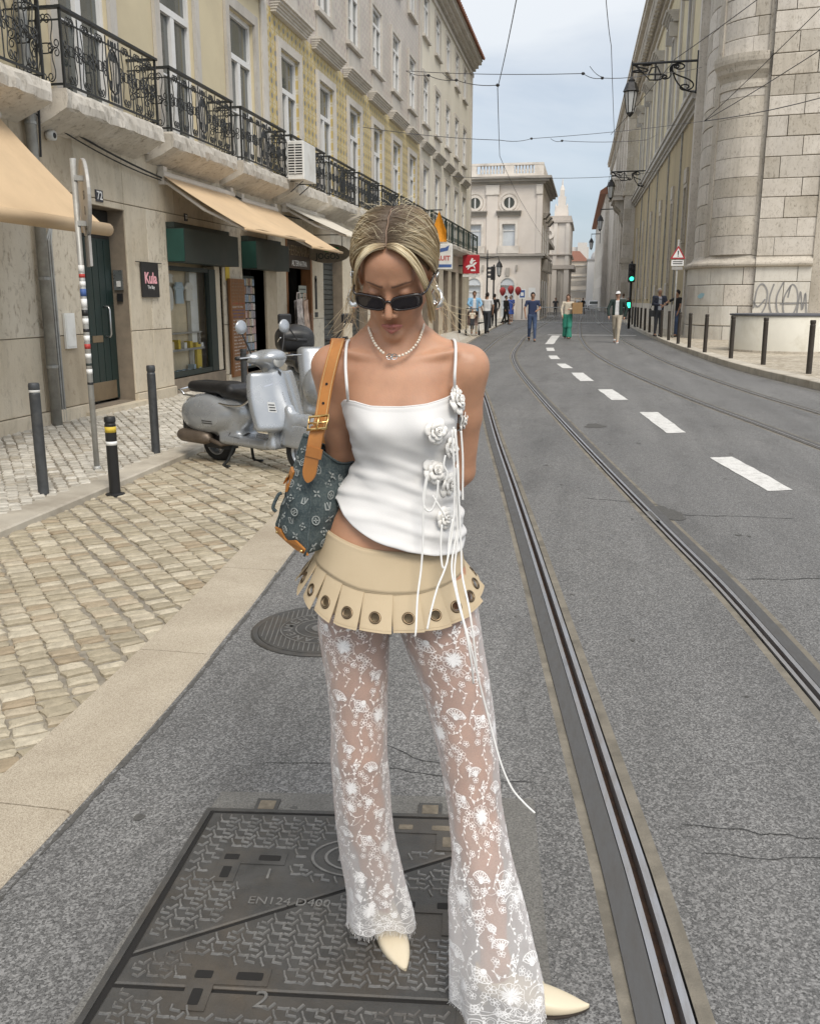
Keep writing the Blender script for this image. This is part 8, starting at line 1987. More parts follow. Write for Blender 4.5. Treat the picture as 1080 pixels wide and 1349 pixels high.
def cam_front(x, z, out=.0):
    best = None
    for i in range(0, 120):
        u = .25+.5*i/120; th = (u*2-1)*math.pi; zt, zb = z_top(th), z_bot(th)
        v = min(1, max(0, (zt-z)/(zt-zb))); p = cami_pt(u, v); d = abs(p.x-x)
        if best is None or d < best[0]: best = (d, p, Vector((math.sin(th), -math.cos(th), .12)).normalized())
    return best[1]+best[2]*out, best[2]
for i, (x, z, r, tilt) in enumerate(((.047,1.246,.0185,.0),(.0885,1.299,.020,.3),(.099,1.257,.019,.7),(.078,1.204,.0165,.2),(.047,1.160,.0195,.1),(.073,1.128,.0185,.3),(.068,1.062,.017,.1),(.090,1.322,.012,.4))):
    c, n = cam_front(x, z, .004); rosette(c, r*1.22, n+Vector((tilt*.5, 0, .25*math.sin(i*2.1))), 3+i*1.7, .4+.15*(i % 3))
def cord(pts, r=.0021, name='cord'): m = MB(); m.tube(catmull([Vector(p) for p in pts], 8), r, 7); return m.build(name, m_cord, cs, True)
cord([(.086,-.085,1.255),(.094,-.085,1.20),(.094,-.086,1.12),(.096,-.094,1.03),(.090,-.115,.96),(.100,-.165,.905),(.118,-.185,.84),(.142,-.168,.74),(.165,-.165,.65),(.186,-.178,.575),(.208,-.188,.525),(.233,-.195,.495),(.256,-.2,.474)])
cord([(.090,-.083,1.25),(.097,-.084,1.16),(.097,-.088,1.06),(.084,-.115,.98),(.092,-.15,.93),(.108,-.182,.87),(.122,-.185,.80),(.128,-.165,.745)])
cord([(.083,-.088,1.25),(.089,-.089,1.15),(.087,-.094,1.06),(.074,-.118,.985),(.055,-.14,.94),(.042,-.165,.90),(.034,-.178,.865)])
cord([(.034,-.104,1.165),(.026,-.106,1.12),(.030,-.108,1.095),(.042,-.106,1.09),(.053,-.103,1.115),(.056,-.101,1.15)])
cord([(.036,-.103,1.17),(.027,-.108,1.10),(.026,-.112,1.03),(.022,-.122,.97),(.015,-.145,.92),(.012,-.178,.868),(.010,-.182,.852)])
cord([(.102,-.070,1.245),(.106,-.072,1.19),(.1065,-.074,1.13),(.107,-.076,1.105)])
cord([(.070,-.096,1.20),(.067,-.099,1.18),(.074,-.097,1.165),(.072,-.097,1.15)]); cord([(.045,-.104,1.12),(.06,-.102,1.095),(.074,-.098,1.07)])
cord([(.064,-.102,1.06),(.062,-.110,1.01),(.066,-.118,.975),(.075,-.115,.985),(.079,-.105,1.03),(.086,-.098,1.07)]); cord([(.094,-.09,1.18),(.100,-.092,1.08),(.104,-.098,1.0),(.106,-.112,.955),(.116,-.16,.91),(.124,-.175,.86),(.134,-.17,.78)])

# ------------------------------------------------------------------ skirt with grommeted pleats
m_twill = plain('beige_twill', (.53,.425,.285), .85, var=.04, sc=2.5, bump=.15, bsc=600, bd=.001, dirt=(.5,.39,.25), dirt_sc=5)
t_ = NT('beige_twill_weave'); v_ = t_.coord('Object'); n_ = t_.noise(v_, 4, 5, .6); w_ = t_.n('ShaderNodeTexWave'); w_.inputs['Scale'].default_value = 260; w_.inputs['Distortion'].default_value = 1.5; t_.l(t_.coord('Object', (1, 1, 1), (0, .7, 0)), w_.inputs['Vector'])
c_ = t_.mix(t_.ramp(n_, (.3, 0), (.7, 1)), (.49,.39,.255), (.56,.455,.31)); c_ = t_.mix(1, c_, t_.ramp(w_.outputs['Fac'], (0, .93), (1, 1.04)), 'MULTIPLY'); m_twill = t_.set(c_, .88, None, t_.bump(w_.outputs['Fac'], .25, .0012), **{'Specular IOR Level': .15})
m_eyelet = plain('dark_brass_eyelet', (.17,.125,.08), .34, me=1., var=.15, sc=40)
sk = empty('skirt', (0,0,0)); sk.parent = WO
DEG = lambda th: math.degrees((th+math.pi)%(2*math.pi)-math.pi)
zw = lambda th: float(np.interp(DEG(th), [-180,-90,-50,-20,0,20,50,90,180], [1.06,1.040,1.020,1.000,.994,.990,.988,1.0,1.06]))
zsm = lambda th: float(np.interp(DEG(th), [-180,-90,-50,-20,0,20,50,90,180], [.985,.968,.945,.920,.913,.913,.925,.945,.985]))
zh = lambda th: float(np.interp(DEG(th), [-180,-90,-60,-30,0,30,60,90,180], [.915,.905,.880,.851,.842,.843,.860,.888,.915]))
def yoke_pt(th, v):
    z = zw(th)+(zsm(th)-zw(th))*v; cx = -.040-.004*v; rx, ry = .1445+.015*v, .096+.027*v; cy = .022
    s, c = math.sin(th), math.cos(th); e = .9; return Vector((cx+rx*math.copysign(abs(s)**e, s), cy-ry*math.copysign(abs(c)**e, c), z))
def hem_pt(th, t):  # t from seam (0) to hem (1)
    a = yoke_pt(th, 1); n = Vector((math.sin(th), -math.cos(th), 0)); z = zsm(th)+(zh(th)-zsm(th))*t; return Vector((a.x, a.y, z))+n*(.036*t)
m = MB(); n = 120; m.grid([[tuple(yoke_pt(2*math.pi*i/n, v)+Vector((math.sin(2*math.pi*i/n), -math.cos(2*math.pi*i/n), 0))*(.0016 if v in (0,) else 0)) for v in np.linspace(0, 1, 13)] for i in range(n)], cu=True); yo = m.build('yoke', m_twill, sk, True)
s_ = yo.modifiers.new('thickness', 'SOLIDIFY'); s_.thickness = .003; s_.offset = -1
m = MB(); m.tube([yoke_pt(2*math.pi*i/n, 0) for i in range(n)], .0022, 6, False, 1, True); m.tube([yoke_pt(2*math.pi*i/n, 1.0)+Vector((math.sin(2*math.pi*i/n), -math.cos(2*math.pi*i/n), 0))*.001 for i in range(n)], .0019, 6, False, 1, True); m.build('seam', m_twill, sk, True)
m = MB(); m.grid([[tuple(hem_pt(2*math.pi*i/n, t)-Vector((math.sin(2*math.pi*i/n), -math.cos(2*math.pi*i/n), 0))*(.006+.017*t)) for t in np.linspace(0, .93, 5)] for i in range(n)], cu=True); m.build('inner_pleats', m_twill, sk, True)
m = MB(); th = R(-2); m.tube([yoke_pt(th, v)+Vector((0,-.0005,0)) for v in np.linspace(.02, .98, 8)], .0008, 4); m.build('front_seam', m_twill, sk)
NP_ = 20; r = random.Random(5)
for k in range(NP_):
    th0 = 2*math.pi*(k+.5)/NP_+R(2); hw = math.pi/NP_*1.035; tw = 0; lift = r.uniform(0, .0035)
    def pp(u, t, o=0.):  # u,t in [-1,1]x[0,1]
        th = th0+u*hw*(1-.06*t); q = hem_pt(th, t); nn_ = Vector((math.sin(th0), -math.cos(th0), .15)); return q+nn_*((.0012+.0062*t)*(u*.75+.5)+lift*t*t+o)
    gc_t, gr_o = .63, .0128
    wd = (pp(1, .6)-pp(-1, .6)).length/2; ht = (pp(0, 0)-pp(0, 1)).length; N = 28; rings = []
    for fac in (0, .25, .6, 1.0):
        row = []
        for i in range(N):
            a = 2*math.pi*(i+.5)/N; ca, sa = math.cos(a), math.sin(a)
            cu_, ct = .0088*ca/wd, gc_t+.0088*sa/ht
            k_ = max(abs(ca)/1.0, abs(sa)/1.0); bu, bt = ca/k_, sa/k_
            eu = bu; et = gc_t+bt*(1-gc_t) if bt > 0 else gc_t+bt*gc_t
            row.append(tuple(pp(cu_*(1-fac)+eu*fac, ct*(1-fac)+et*fac)))
        rings.append(row)
    m = MB(); m.grid([[rings[j][i] for j in range(4)] for i in range(N)], cu=True); po = m.build('pleat', m_twill, sk); s_ = po.modifiers.new('thickness', 'SOLIDIFY'); s_.thickness = .0022; s_.offset = -1
    m = MB(); rows = []
    for i in range(24):
        a = 2*math.pi*i/24; row = []
        for j in range(7):
            b = 2*math.pi*j/7; rad = .0108+.0024*math.cos(b); row.append(tuple(pp(rad*math.cos(a)/wd, gc_t+rad*math.sin(a)/ht, .0010+.0017*math.sin(b))))
        rows.append(row)
    m.grid(rows, True, True); m.build('eyelet', m_eyelet, po, True)
    m = MB(); m.tube([pp(u, .93, .0004) for u in np.linspace(-.97, .97, 9)], .0005, 4); m.build('hem_stitch', m_twill, po)

# ------------------------------------------------------------------ sheer lace trousers
def sheer_mat(name, a0, a1, col):
    t = NT(name); tr = t.n('ShaderNodeBsdfTransparent'); df = t.n('ShaderNodeBsdfDiffuse'); tl = t.n('ShaderNodeBsdfTranslucent'); df.inputs[0].default_value = rgb(*col); tl.inputs[0].default_value = rgb(*col)
    a = t.n('ShaderNodeMixShader'); a.inputs[0].default_value = .45; t.l(df.outputs[0], a.inputs[1]); t.l(tl.outputs[0], a.inputs[2])
    lw = t.n('ShaderNodeLayerWeight'); lw.inputs['Blend'].default_value = .35; v = t.coord('UV'); n = t.noise(t.coord('Object'), 420, 2, .6)
    f = t.math('ADD', t.ramp(lw.outputs['Facing'], (.12, a0), (.6, a0+(a1-a0)*.42), (.95, a1)), t.ramp(n, (.3, -.0), (.7, .07))); sz = t.n('ShaderNodeSeparateXYZ'); t.l(t.coord('Object'), sz.inputs[0]); f = t.math('ADD', f, t.ramp(sz.outputs['Z'], (.04, .26), (.42, 0)))
    mm = t.n('ShaderNodeMixShader'); t.l(f, mm.inputs[0]); t.l(tr.outputs[0], mm.inputs[1]); t.l(a.outputs[0], mm.inputs[2]); t.l(mm.outputs[0], t.o.inputs['Surface']); return t.m
m_sheer = sheer_mat('sheer_white_tulle', .31, .94, (.88,.87,.87)); m_lace = plain('white_lace_thread', (.86,.85,.84), .8, var=.03, sc=60)
CL = {0: [(.87,-.118,.022,.084,.088),(.79,-.123,.015,.0785,.082),(.67,-.117,.01,.0675,.07),(.56,-.114,.004,.0625,.064),(.49,-.115,.002,.0635,.063),(.40,-.112,.008,.0645,.064),(.335,-.109,.016,.0655,.066),(.25,-.099,.026,.0645,.068),(.157,-.084,.036,.068,.078),(.09,-.073,.04,.074,.086),(.045,-.070,.04,.079,.09)],
      1: [(.87,.050,.006,.092,.090),(.79,.068,-.004,.0885,.086),(.68,.100,-.022,.0755,.075),(.59,.118,-.042,.0695,.068),(.52,.130,-.056,.0635,.063),(.43,.140,-.078,.0585,.06),(.31,.160,-.118,.0655,.064),(.25,.166,-.136,.077,.068),(.10,.190,-.180,.095,.078),(.02,.200,-.192,.103,.084)]}
def mk_leg(k):
    T = CL[k][::-1]; z = np.array([t[0] for t in T]); cols = [np.array([t[i] for t in T]) for i in range(1, 5)]
    zz = np.linspace(z[0], z[-1], 160); ker = np.hanning(17); ker /= ker.sum(); tab = [np.convolve(np.pad(np.interp(zz, z, c), 8, 'edge'), ker, 'valid') for c in cols]
    zlo, zhi = z[0], z[-1]
    def f(u, v, off=0.):
        th = (u*2-1)*math.pi; q = zhi+(zlo-zhi)*v; cx, cy, rx, ry = [float(np.interp(q, zz, c)) for c in tab]; lo = max(0, (v-.42)/.58)
        w = .085*lo**1.2*math.sin(3*th+1.2+k*2+v*3.5)+.05*lo*math.sin(7*th+v*6+k)+.016*math.sin(4*th+v*17+k)*(.4+lo)+.010*math.sin(9*th-v*23)
        s, c = math.sin(th), math.cos(th); p = Vector((cx+(rx*(1+w)+off)*s, cy-(ry*(1+w)+off)*c, q))
        if v > .86: t_ = (v-.86)/.14; p.z += t_*t_*.010*math.sin(5*th+k*2)-t_*.012*k
        if k == 0 and v > .8: p.z += .02*((v-.8)/.2)*max(0, c)
        return p
    return f, zlo, zhi
lt_ = empty('lace_trousers', (0,0,0)); lt_.parent = WO
def motif_tile(q):
    """strokes (polyline, width) and filled leaves of one lace repeat, in metres"""
    st, fill = [], []; c = .01
    def loop(cx, cy, a, L, w, wid=.00085): st.append(([(cx+L*c*t*math.cos(a)-w*c*s*math.sin(a), cy+L*c*t*math.sin(a)+w*c*s*math.cos(a)) for t, s in [(0,0),(.25,.7),(.6,1),(.9,.6),(1,0),(.9,-.6),(.6,-1),(.25,-.7),(0,0)]], wid))
    def leaf(cx, cy, a, L, w): fill.append([(cx+L*c*t*math.cos(a)-w*c*s*math.sin(a), cy+L*c*t*math.sin(a)+w*c*s*math.cos(a)) for t, s in [(0,0),(.3,.8),(.6,.9),(1,0),(.6,-.9),(.3,-.8)]])
    def flower(cx, cy, r, n=5):
        a0 = q.uniform(0, 6)
        for k in range(n): loop(cx*c, cy*c, a0+2*math.pi*k/n, r, r*.36)
        st.append(([(cx*c+.12*r*c*math.cos(a), cy*c+.12*r*c*math.sin(a)) for a in np.linspace(0, 6.28, 7)], .0009))
    def stem(pts, nl=4, sz=.75):
        P = catmull([Vector((x*c, y*c)) for x, y in pts], 5); st.append(([(p.x, p.y) for p in P], .0007))
        for i in range(nl):
            j = int((i+.6)/nl*(len(P)-2)); d = P[j+1]-P[j]; a = math.atan2(d.y, d.x)+(.8 if i % 2 else -.8); leaf(P[j].x, P[j].y, a, sz*q.uniform(.8, 1.2), sz*.24)
        d = P[-1]-P[-2]; leaf(P[-1].x, P[-1].y, math.atan2(d.y, d.x), sz*1.1, sz*.28)
    def shell(cx, cy, a, r):
        for k in range(7):
            b = a+(k-3)*.40; loop(cx*c, cy*c, b, r, r*.16, .001)
        st.append(([(cx*c+r*1.06*c*math.cos(a+t), cy*c+r*1.06*c*math.sin(a+t)) for t in np.linspace(-1.35, 1.35, 15)], .0014)); st.append(([(cx*c+r*.45*c*math.cos(a+t), cy*c+r*.45*c*math.sin(a+t)) for t in np.linspace(-1.3, 1.3, 9)], .0012))
        fill.append([(cx*c+r*.28*c*math.cos(t), cy*c+r*.28*c*math.sin(t)) for t in np.linspace(0, 6.28, 9)[:-1]])
    for k in range(210):   # tufted pompon
        a = q.uniform(0, 6.283); r0, r1 = q.uniform(0, .5), q.uniform(.8, 1.75); b = a+q.gauss(0, .25); st.append(([(r0*c*math.cos(a), r0*c*math.sin(a)), (r1*c*math.cos(b), r1*c*math.sin(b))], .0005))
    shell(-3.4, 3.0, -2.2, 1.7); shell(4.2, 3.4, 1.3, 1.6)
    for x, y, r in ((-2.6,.4,.85),(-3.5,-.9,.8),(-2.3,-1.7,.75),(2.9,-2.2,.85),(3.9,-3.1,.85),(3.1,-4.2,.8),(-4.8,1.6,.7),(2.2,3.0,.7),(3.1,1.9,.75)): flower(x, y, r)
    stem([(.6,1.7),(.9,3.0),(.4,4.2),(1.0,5.4)], 5); stem([(-2.0,3.2),(-.6,2.6),(.9,3.4),(1.6,4.4)], 4, .7); stem([(-3.6,-1.6),(-4.6,-3.2),(-4.2,-4.8)], 4, .7); stem([(3.4,-1.4),(4.6,-.2),(4.4,1.2),(5.4,2.2)], 4, .65); stem([(3.2,-5.0),(2.4,-6.2),(2.9,-7.0)], 3, .6); stem([(-4.6,2.6),(-5.4,4.4),(-4.4,5.8)], 4, .6); stem([(2.0,1.0),(2.9,.4),(3.6,.6)], 2, .6)
    for x, y, r in ((1.2,4.9,.6),(-1.4,4.9,.65),(-.4,6.3,.6),(5.2,-1.2,.6),(-5.4,-1.0,.6),(-2.0,-3.4,.65),(.2,-4.6,.6),(1.6,-3.6,.55),(-5.0,.4,.5),(5.6,3.6,.5),(-3.2,-6.2,.6),(4.9,-5.6,.6)): flower(x, y, r)
    stem([(-1.2,1.9),(-1.8,3.4),(-1.2,4.6)], 3, .6); stem([(1.7,-1.0),(2.2,-2.2),(1.4,-3.2)], 3, .55); stem([(-1.6,-2.4),(-2.2,-3.6),(-1.4,-5.0),(-1.9,-6.4)], 5, .6); stem([(4.6,-3.6),(5.3,-4.8),(4.9,-6.6)], 3, .6); stem([(1.6,5.4),(2.6,6.2),(2.2,7.4)], 3, .6); stem([(-5.6,1.0),(-6.2,2.6),(-5.6,4.2)], 3, .55); stem([(-.5,-5.2),(.4,-6.4),(-.2,-7.6)], 3, .55)
    shell(-.2, 7.2, 1.9, 1.3)
    for a in (-2.5, -1.9, -1.2, -.6): loop(.2*c, -1.9*c, a, 1.5, .38, .0007)
    st.append(([(1.8*c*math.cos(a)*(1+.07*math.sin(9*a)), 1.8*c*math.sin(a)*(1+.07*math.sin(9*a))) for a in np.linspace(0, 6.2832, 41)], .0008))
    return st, fill
lace_r = random.Random(21); tile_st, tile_fill = motif_tile(lace_r)
for k in (0, 1):
    f, zlo, zhi = mk_leg(k); NUu, NVv = 110, 120; m = MB()
    m.grid([[tuple(f(i/NUu, j/NVv)) for j in range(NVv+1)] for i in range(NUu)], cu=True); lo = m.build('trouser_leg', m_sheer, lt_, True)
    lm = MB(); Lz = zhi-zlo; circ = .43
    def S_(s, t): return f((s/circ) % 1.0, min(1, max(0, t/Lz)), .0009)
    def ribbon_s(P, w):
        rows = []; n = len(P)
        for i, (s, t) in enumerate(P):
            a = P[min(i+1, n-1)]; b = P[max(i-1, 0)]; d = Vector((a[0]-b[0], a[1]-b[1]))
            if d.length < 1e-9: continue
            d.normalize(); nx, ny = -d.y*w*.5, d.x*w*.5; rows.append([tuple(S_(s-nx, t-ny)), tuple(S_(s+nx, t+ny))])
        if len(rows) > 1: lm.grid(rows)
    th_, tw_ = .168, circ/3
    for row in range(-1, int(Lz/th_)+2):
        for col in range(3):
            os, ot = (col+(.5 if (row % 2) else 0))*tw_+.055+k*.03, row*th_+.085+k*.02; mir = 1 if (col+row) % 2 else 1
            for P, w in tile_st:
                Q = [(os+x*mir*1.12, ot-y*1.2) for x, y in P]
                if max(y for _, y in Q) < .0 or min(y for _, y in Q) > Lz-.012: continue
                Q = [(x, min(Lz-.004, max(0, y))) for x, y in Q]; ribbon_s(Q, w*1.25)
            for P in tile_fill:
                Q = [(os+x*mir*1.12, ot-y*1.2) for x, y in P]
                if max(y for _, y in Q) < 0 or min(y for _, y in Q) > Lz-.01: continue
                lm.add([tuple(S_(x, min(Lz-.004, max(0, y)))) for x, y in Q], [tuple(range(len(Q)))])
    # the flared lower part carries a denser border of blossoms
    for i in range(46):
        os, ot = lace_r.uniform(0, circ), Lz*(1-.42*lace_r.random()**1.7)-.03
        for P, w in tile_st[212+lace_r.randrange(0, 60):][:26]:
            cx0, cy0 = P[0]; Q = [(os+(x-cx0)*1.0+lace_r.uniform(-.0, .0), ot-(y-cy0)) for x, y in P]
            if min(y for _, y in Q) > Lz-.012 or max(y for _, y in Q) < 0: continue
            ribbon_s([(x, min(Lz-.004, max(0, y))) for x, y in Q], w)
    # scalloped eyelash hem
    ns = 19
    for i in range(ns):
        s0 = circ*(i+.5)/ns
        for rad, w, dy in ((.0118, .0018, 0), (.0068, .0012, 0)): ribbon_s([(s0+rad*math.cos(a), Lz-.010+dy+rad*.8*math.sin(a)) for a in np.linspace(0, 6.2832, 15)], w)
        for q_ in range(9):
            x = s0+(q_-4)*.0024; b = S_(x, Lz); d = Vector((lace_r.gauss(0,.003), lace_r.gauss(0,.003), -.009-lace_r.random()*.004)); lm.tube([b, b+d], .00035, 3)
    ribbon_s([(circ*i/100, Lz-.026+.002*math.sin(i*.9)) for i in range(101)], .0016); ribbon_s([(circ*i/100, Lz-.034+.004*math.sin(i*.45)) for i in range(101)], .0012)
    # side and inner seams
    for u in (.26, .74): ribbon_s([(circ*u+.002*math.sin(j*.4), Lz*j/60) for j in range(61)], .0018)
    tag(lm.build('lace_motifs', m_lace, lo), kind='stuff')

# ------------------------------------------------------------------ pointed shoes
m_shoe = plain('cream_leather', (.66,.575,.42), .32, var=.03, sc=6, spec=.5); m_sole = plain('dark_sole', (.05,.04,.032), .6)
def shoe(heel, toe, name='shoe'):
    o = empty(name, (0,0,0)); o.parent = WO; h, t = Vector((*heel, 0)), Vector((*toe, 0)); d = (t-h); Ln = d.length; d.normalize(); s = Vector((d.y, -d.x, 0))
    prof = [(0,.016,.052,.050),(.04,.027,.046,.05),(.12,.032,.036,.052),(.25,.032,.022,.056),(.4,.035,.008,.056),(.55,.037,.003,.046),(.68,.036,.003,.036),(.80,.028,.003,.027),(.90,.017,.004,.019),(.97,.007,.006,.012),(1.0,.002,.008,.010)]
    rows = []
    for u, w, zb, ht in prof:
        c = h+d*(Ln*u); row = []
        for a in np.linspace(-math.pi*.5, math.pi*1.5, 17)[:-1]:
            ca, sa = math.cos(a), math.sin(a); x = w*math.copysign(abs(ca)**.75, ca); z = zb+ht*.5+ht*.5*math.copysign(abs(sa)**(.8 if sa > 0 else .45), sa); row.append(tuple(c+s*x+Vector((0,0,z))))
        rows.append(row)
    m = MB(); m.grid(rows, cv=True); m.f.append(tuple(range(15, -1, -1))); m.mi.append(0); m.f.append(tuple(len(rows)*16-16+i for i in range(16))); m.mi.append(0)
    so = m.build('upper', m_shoe, o, True); sb = so.modifiers.new('sub', 'SUBSURF'); sb.levels = 1; sb.render_levels = 2
    m = MB(); rows = []
    for u, w, zb, ht in prof[3:]:
        c = h+d*(Ln*u*1.002); rows.append([tuple(c+s*x+Vector((0,0,max(.0015, zb-.0015)))) for x in (-w*.98, -w*.5, w*.5, w*.98)]+[tuple(c+s*x+Vector((0,0,zb+.003))) for x in (w*1.0, -w*1.0)])
    m.grid(rows, cv=True); m.build('sole', m_sole, o); m = MB(); c = h+d*.02; m.lathe([(.006,.002),(.007,.03),(.013,.052)], 10, tuple(c)); m.build('heel', m_shoe, o)
    m = MB(); c = h+d*(Ln*.60); m.tube([c+s*x+Vector((0,0,.0465-.9*x*x*9)) for x in np.linspace(-.033, .033, 9)], .0022, 6); m.build('throat_piping', m_shoe, o)
    return o
shoe((-.088,.132), (-.010,-.098)); shoe((.142,-.182), (.387,-.205))
# ------------------------------------------------------------------ her shoulder bag (woman's frame)
def denim_mat():
    t = NT('washed_denim'); v = t.coord('Object'); w = t.n('ShaderNodeTexWave'); w.inputs['Scale'].default_value = 420; w.inputs['Distortion'].default_value = 2; t.l(t.coord('Object', (1,1,1), (0,.6,.3)), w.inputs['Vector'])
    n = t.noise(v, 24, 6, .7); n2 = t.noise(v, 230, 3, .6); c = t.mix(t.ramp(n, (.32, 0), (.68, 1)), (.022,.038,.046), (.075,.10,.10)); c = t.mix(t.ramp(n2, (.45, 0), (.7, .6)), c, (.13,.15,.145))
    return t.set(c, .85, None, t.bump(t.mix(.5, w.outputs['Fac'], n2), .4, .0012))
m_denim = denim_mat(); m_mono = plain('pale_monogram_thread', (.27,.29,.28), .85, var=.2, sc=60); m_leath = plain('tan_leather', (.43,.175,.04), .5, var=.2, sc=9, bump=.2, bsc=160, bd=.001, dirt=(.3,.11,.025), dirt_sc=8)
m_bagin = plain('bag_hollow_shade', (.012,.012,.014), .9)  # shade inside the bag mouth and strap holes, put in as near-black colour
bg_ = empty('shoulder_bag', tuple(WO.location), R(10.8), 'washed denim monogram shoulder bag with tan leather strap under her arm', 'bag')
E_b, E_t = Vector((-.212,-.075,.985)), Vector((-.196,-.045,1.222)); G_b, G_t = Vector((-.292,.02,1.012)), Vector((-.222,.02,1.225)); M_b, M_t = Vector((-.128,.085,.995)), Vector((-.108,.09,1.155)); B_b, B_t = Vector((-.205,.19,1.0)), Vector((-.175,.17,1.17))
cols_b, cols_t = [E_b, M_b, B_b, G_b], [E_t, M_t, B_t, G_t]
def bag_pt(side, u, v, off=0.):  # side 0: main face E->M, 1: M->B, 2: B->G, 3: gusset G->E
    a0, a1 = cols_b[side], cols_b[(side+1)%4]; b0, b1 = cols_t[side], cols_t[(side+1)%4]
    p = (a0.lerp(a1, u)).lerp(b0.lerp(b1, u), v); d = (a1-a0); n = Vector((d.y, -d.x, 0)).normalized()
    bul = .022*math.sin(math.pi*u)*math.sin(math.pi*min(1, v*.9+.08)); wr = .0035*math.sin(v*17+u*6+side)*math.sin(math.pi*u)+.002*math.sin(v*31-u*13)
    if side == 0: p = p-Vector((0,0,.05*math.sin(math.pi*min(1,u*1.1))*max(0, v-.5)))
    if v < .08: bul -= .008*(.08-v)/.08
    return p+n*(bul+wr+off)
loopN = 9; m = MB(); ring_ = [(s, k/loopN) for s in range(4) for k in range(loopN)]
m.grid([[tuple(bag_pt(s, u, v)) for v in np.linspace(0, 1, 15)] for s, u in ring_], cu=True)
m.f.append(tuple(i*15 for i in range(len(ring_)))); m.mi.append(0)
bb_o = m.build('bag_body', m_denim, bg_, True); smooth_by_angle(bb_o, 50)
m = MB(); m.add([tuple(bag_pt(s, u, .93, -.004)) for s, u in ring_], [tuple(range(len(ring_)))]); m.build('mouth_shade', m_bagin, bg_)  # flat dark sheet across the mouth, standing for the shade inside
m = MB()
for s, u in ((0, .001), (3, .001)): m.tube([bag_pt(s, u, v, .001) for v in np.linspace(0, 1, 12)], .0024, 6)
m.tube([bag_pt(s, u, 1.0, .0) for s, u in ring_], .003, 6, False, 1, True); m.build('piping', m_denim, bg_, True)
# monogram: four-petal flowers, diamonds, rings with a blossom, interlaced letters
def mono(side, u, v, kind, s=.0125):
    m = MB(); a, b = bag_pt(side, u, v, .0012), bag_pt(side, min(1, u+.02), v, .0012); ux = (b-a).normalized(); c = bag_pt(side, u, min(1, v+.02), .0012); uz = (c-a).normalized(); nn_ = ux.cross(uz)
    P = lambda x, z, w=0.: tuple(a+ux*x*s+uz*z*s+nn_*w)
    def poly(q): m.prism(q, -.0012, .0006, lambda x, z, w: P(x, z, w))
    if kind == 0:
        for k in range(4): t = k*math.pi/2+math.pi/4; poly([(math.cos(t+d)*r_, math.sin(t+d)*r_) for d, r_ in ((0,.12),(-.38,.6),(0,1.0),(.38,.6))])
    elif kind == 1:
        for k in range(4): t = k*math.pi/2; poly([(math.cos(t+d)*r_, math.sin(t+d)*r_) for d, r_ in ((-.5,.62),(0,.95),(.5,.62),(0,.5))])
        poly([(.2*math.cos(t), .2*math.sin(t)) for t in np.linspace(0, 6.28, 7)[:-1]])
    elif kind == 2:
        for k in range(12): t0, t1 = k*math.pi/6, (k+1)*math.pi/6; poly([(.75*math.cos(t0), .75*math.sin(t0)), (.95*math.cos(t0), .95*math.sin(t0)), (.95*math.cos(t1), .95*math.sin(t1)), (.75*math.cos(t1), .75*math.sin(t1))])
        for k in range(4): t = k*math.pi/2; poly([(math.cos(t+d)*r_, math.sin(t+d)*r_) for d, r_ in ((0,.05),(-.5,.34),(0,.6),(.5,.34))])
    else:
        poly([(-.8,.7),(-.5,.7),(-.5,-.5),(.2,-.5),(.2,-.75),(-.8,-.75)]); poly([(-.3,.9),(0,.9),(.3,-.2),(.6,.9),(.9,.9),(.42,-.5),(.18,-.5)])
    m.build('monogram', m_mono, bb_o)
k = 0
for side, us, vs in ((3, (.2, .48, .78), (.14,.25,.36,.47,.58,.69,.80,.90)), (0, (.12,.32,.53,.74,.93), (.07,.19,.31,.43,.55,.67,.78))):
    for j, v in enumerate(vs):
        for i, u in enumerate(us):
            u2 = u+(.12 if j % 2 else -.04); 
            if .03 < u2 < .97 and not (side == 3 and v > .8 and i == 0): mono(side, u2, v, (i*2+j+k) % 4, .0105 if side == 0 else .009)
def patch(side, pts, o, th, mat, name, par):
    m = MB(); n = len(pts); top = [tuple(bag_pt(side, u, v, o+th)) for u, v in pts]; bot = [tuple(bag_pt(side, u, v, o-.002)) for u, v in pts]
    m.add(bot+top, [tuple(range(n, 2*n)), tuple(range(n-1, -1, -1))]+[(i, (i+1)%n, n+(i+1)%n, n+i) for i in range(n)]); return m.build(name, mat, par)
lp_ = patch(3, [(.03,.0),(.35,-.005),(.7,-.005),(.97,0),(.97,.06),(.75,.10),(.5,.05),(.25,.10),(.03,.07)], .002, .003, m_leath, 'leather_corner', bg_)
for u in (.1, .9): p = bag_pt(3, u, .03, .006); m = MB(); m.lathe([(.0045,-.002),(.0035,.003),(0,.004)], 8, tuple(p)); m.build('stud', m_gold, lp_, True)
lt2 = patch(3, [(.0,.50),(.42,.50),(.42,.68),(.0,.68)], .004, .004, m_leath, 'leather_tab', bg_); patch(3, [(.05,.56),(.28,.56),(.28,.62),(.05,.62)], .009, .003, m_gold, 'tab_plate', lt2)
m = MB(); m.tube(catmull([bag_pt(3, .02, .42, .012), bag_pt(3, .0, .40, .020), bag_pt(3, .0, .28, .022), bag_pt(3, .05, .24, .012)], 6), .0055, 8, True, .7); m.build('side_loop', m_denim, bg_, True)
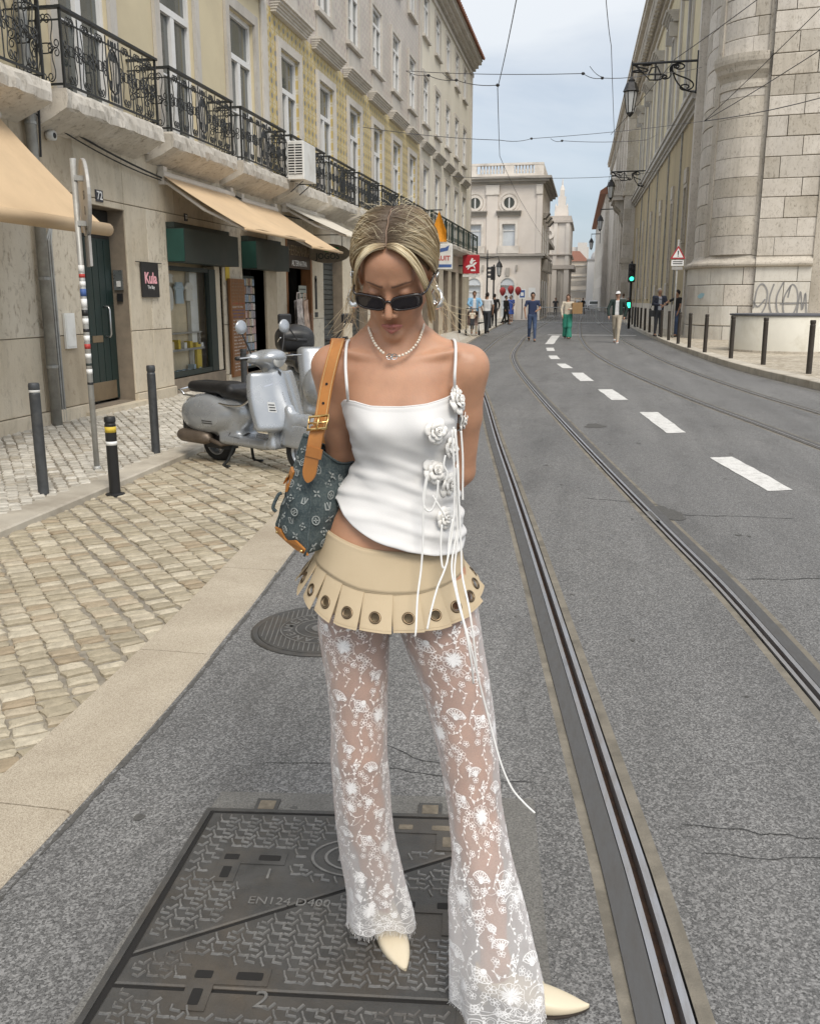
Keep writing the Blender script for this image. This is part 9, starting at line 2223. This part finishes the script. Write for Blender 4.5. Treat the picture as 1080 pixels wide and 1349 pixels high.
# strap over the shoulder, buckle and tongue
sp_pts = catmull([Vector(p) for p in ((-.190,.150,1.17),(-.176,.110,1.30),(-.158,.066,1.400),(-.1475,.026,1.4215),(-.1475,-.012,1.412),(-.156,-.036,1.380),(-.168,-.046,1.33),(-.177,-.052,1.28),(-.186,-.058,1.235))], 8)
def band(pts, w, th, mat, name, par, wdir=None):
    m = MB(); rows = []; n = len(pts)
    for i, p in enumerate(pts):
        t = (pts[min(i+1,n-1)]-pts[max(i-1,0)]).normalized(); sdir = Vector((.93,-.36,.0)) if wdir is None else wdir; sdir = (sdir-t*sdir.dot(t)).normalized(); nn_ = t.cross(sdir); ww = w(i/(n-1)) if callable(w) else w
        rows.append([tuple(p+sdir*ww*a+nn_*th*b) for a, b in ((-.5,-.5),(.5,-.5),(.5,.5),(-.5,.5))])
    m.grid(rows, cv=True); m.f.append((3,2,1,0)); m.f.append(tuple(len(rows)*4-4+k for k in range(4))); m.mi += [0,0]; return m.build(name, mat, par)
so_ = band(sp_pts, .027, .0035, m_leath, 'strap', bg_)
for sg in (-1, 1):
    m = MB(); w_ = Vector((.93,-.36,0)).normalized(); m.tube([p+w_*sg*.0108+Vector((0,-.0026,.0006)) for p in sp_pts[8:]], .0006, 4); m.build('stitching', plain('cream_stitch', (.6,.45,.22), .8), so_)
low = [Vector((-.184,-.066,1.252)), Vector((-.190,-.071,1.225)), Vector((-.197,-.073,1.19)), Vector((-.202,-.073,1.165)), Vector((-.207,-.072,1.140))]
to2 = band(catmull(low, 5), lambda t: .030 if t < .75 else .030*(1-((t-.75)/.25)**2*.9), .004, m_leath, 'strap_tongue', bg_)
band([Vector((-.190,-.077,1.212)), Vector((-.192,-.077,1.202)), Vector((-.194,-.077,1.192))], .035, .003, m_leath, 'strap_keeper', bg_)
bx_ = Vector((-.183,-.0735,1.262)); w_ = Vector((.93,-.30,.12)).normalized(); d_ = Vector((-.2,-.1,-1)).normalized()
m = MB(); m.tube([bx_+w_*a*.021+d_*b*.013 for a, b in ((-1,-1),(1,-1),(1,1),(-1,1))], .0032, 8, False, 1, True); m.tube([bx_+d_*-.013, bx_+d_*.015+Vector((0,-.004,0))], .0022, 6); m.tube([bx_-w_*.021, bx_+w_*.021], .0022, 6); m.build('buckle', m_gold, bg_, True)
for k in range(3): m = MB(); p = sp_pts[-6-k*6]; m.lathe([(.0028,-.001),(.0028,.0032),(0,.0033)], 8, (p.x, p.y, p.z), 'y'); m.v = [(x, 2*p.y-y, z) for x, y, z in m.v]; m.build('strap_hole', m_bagin, so_)
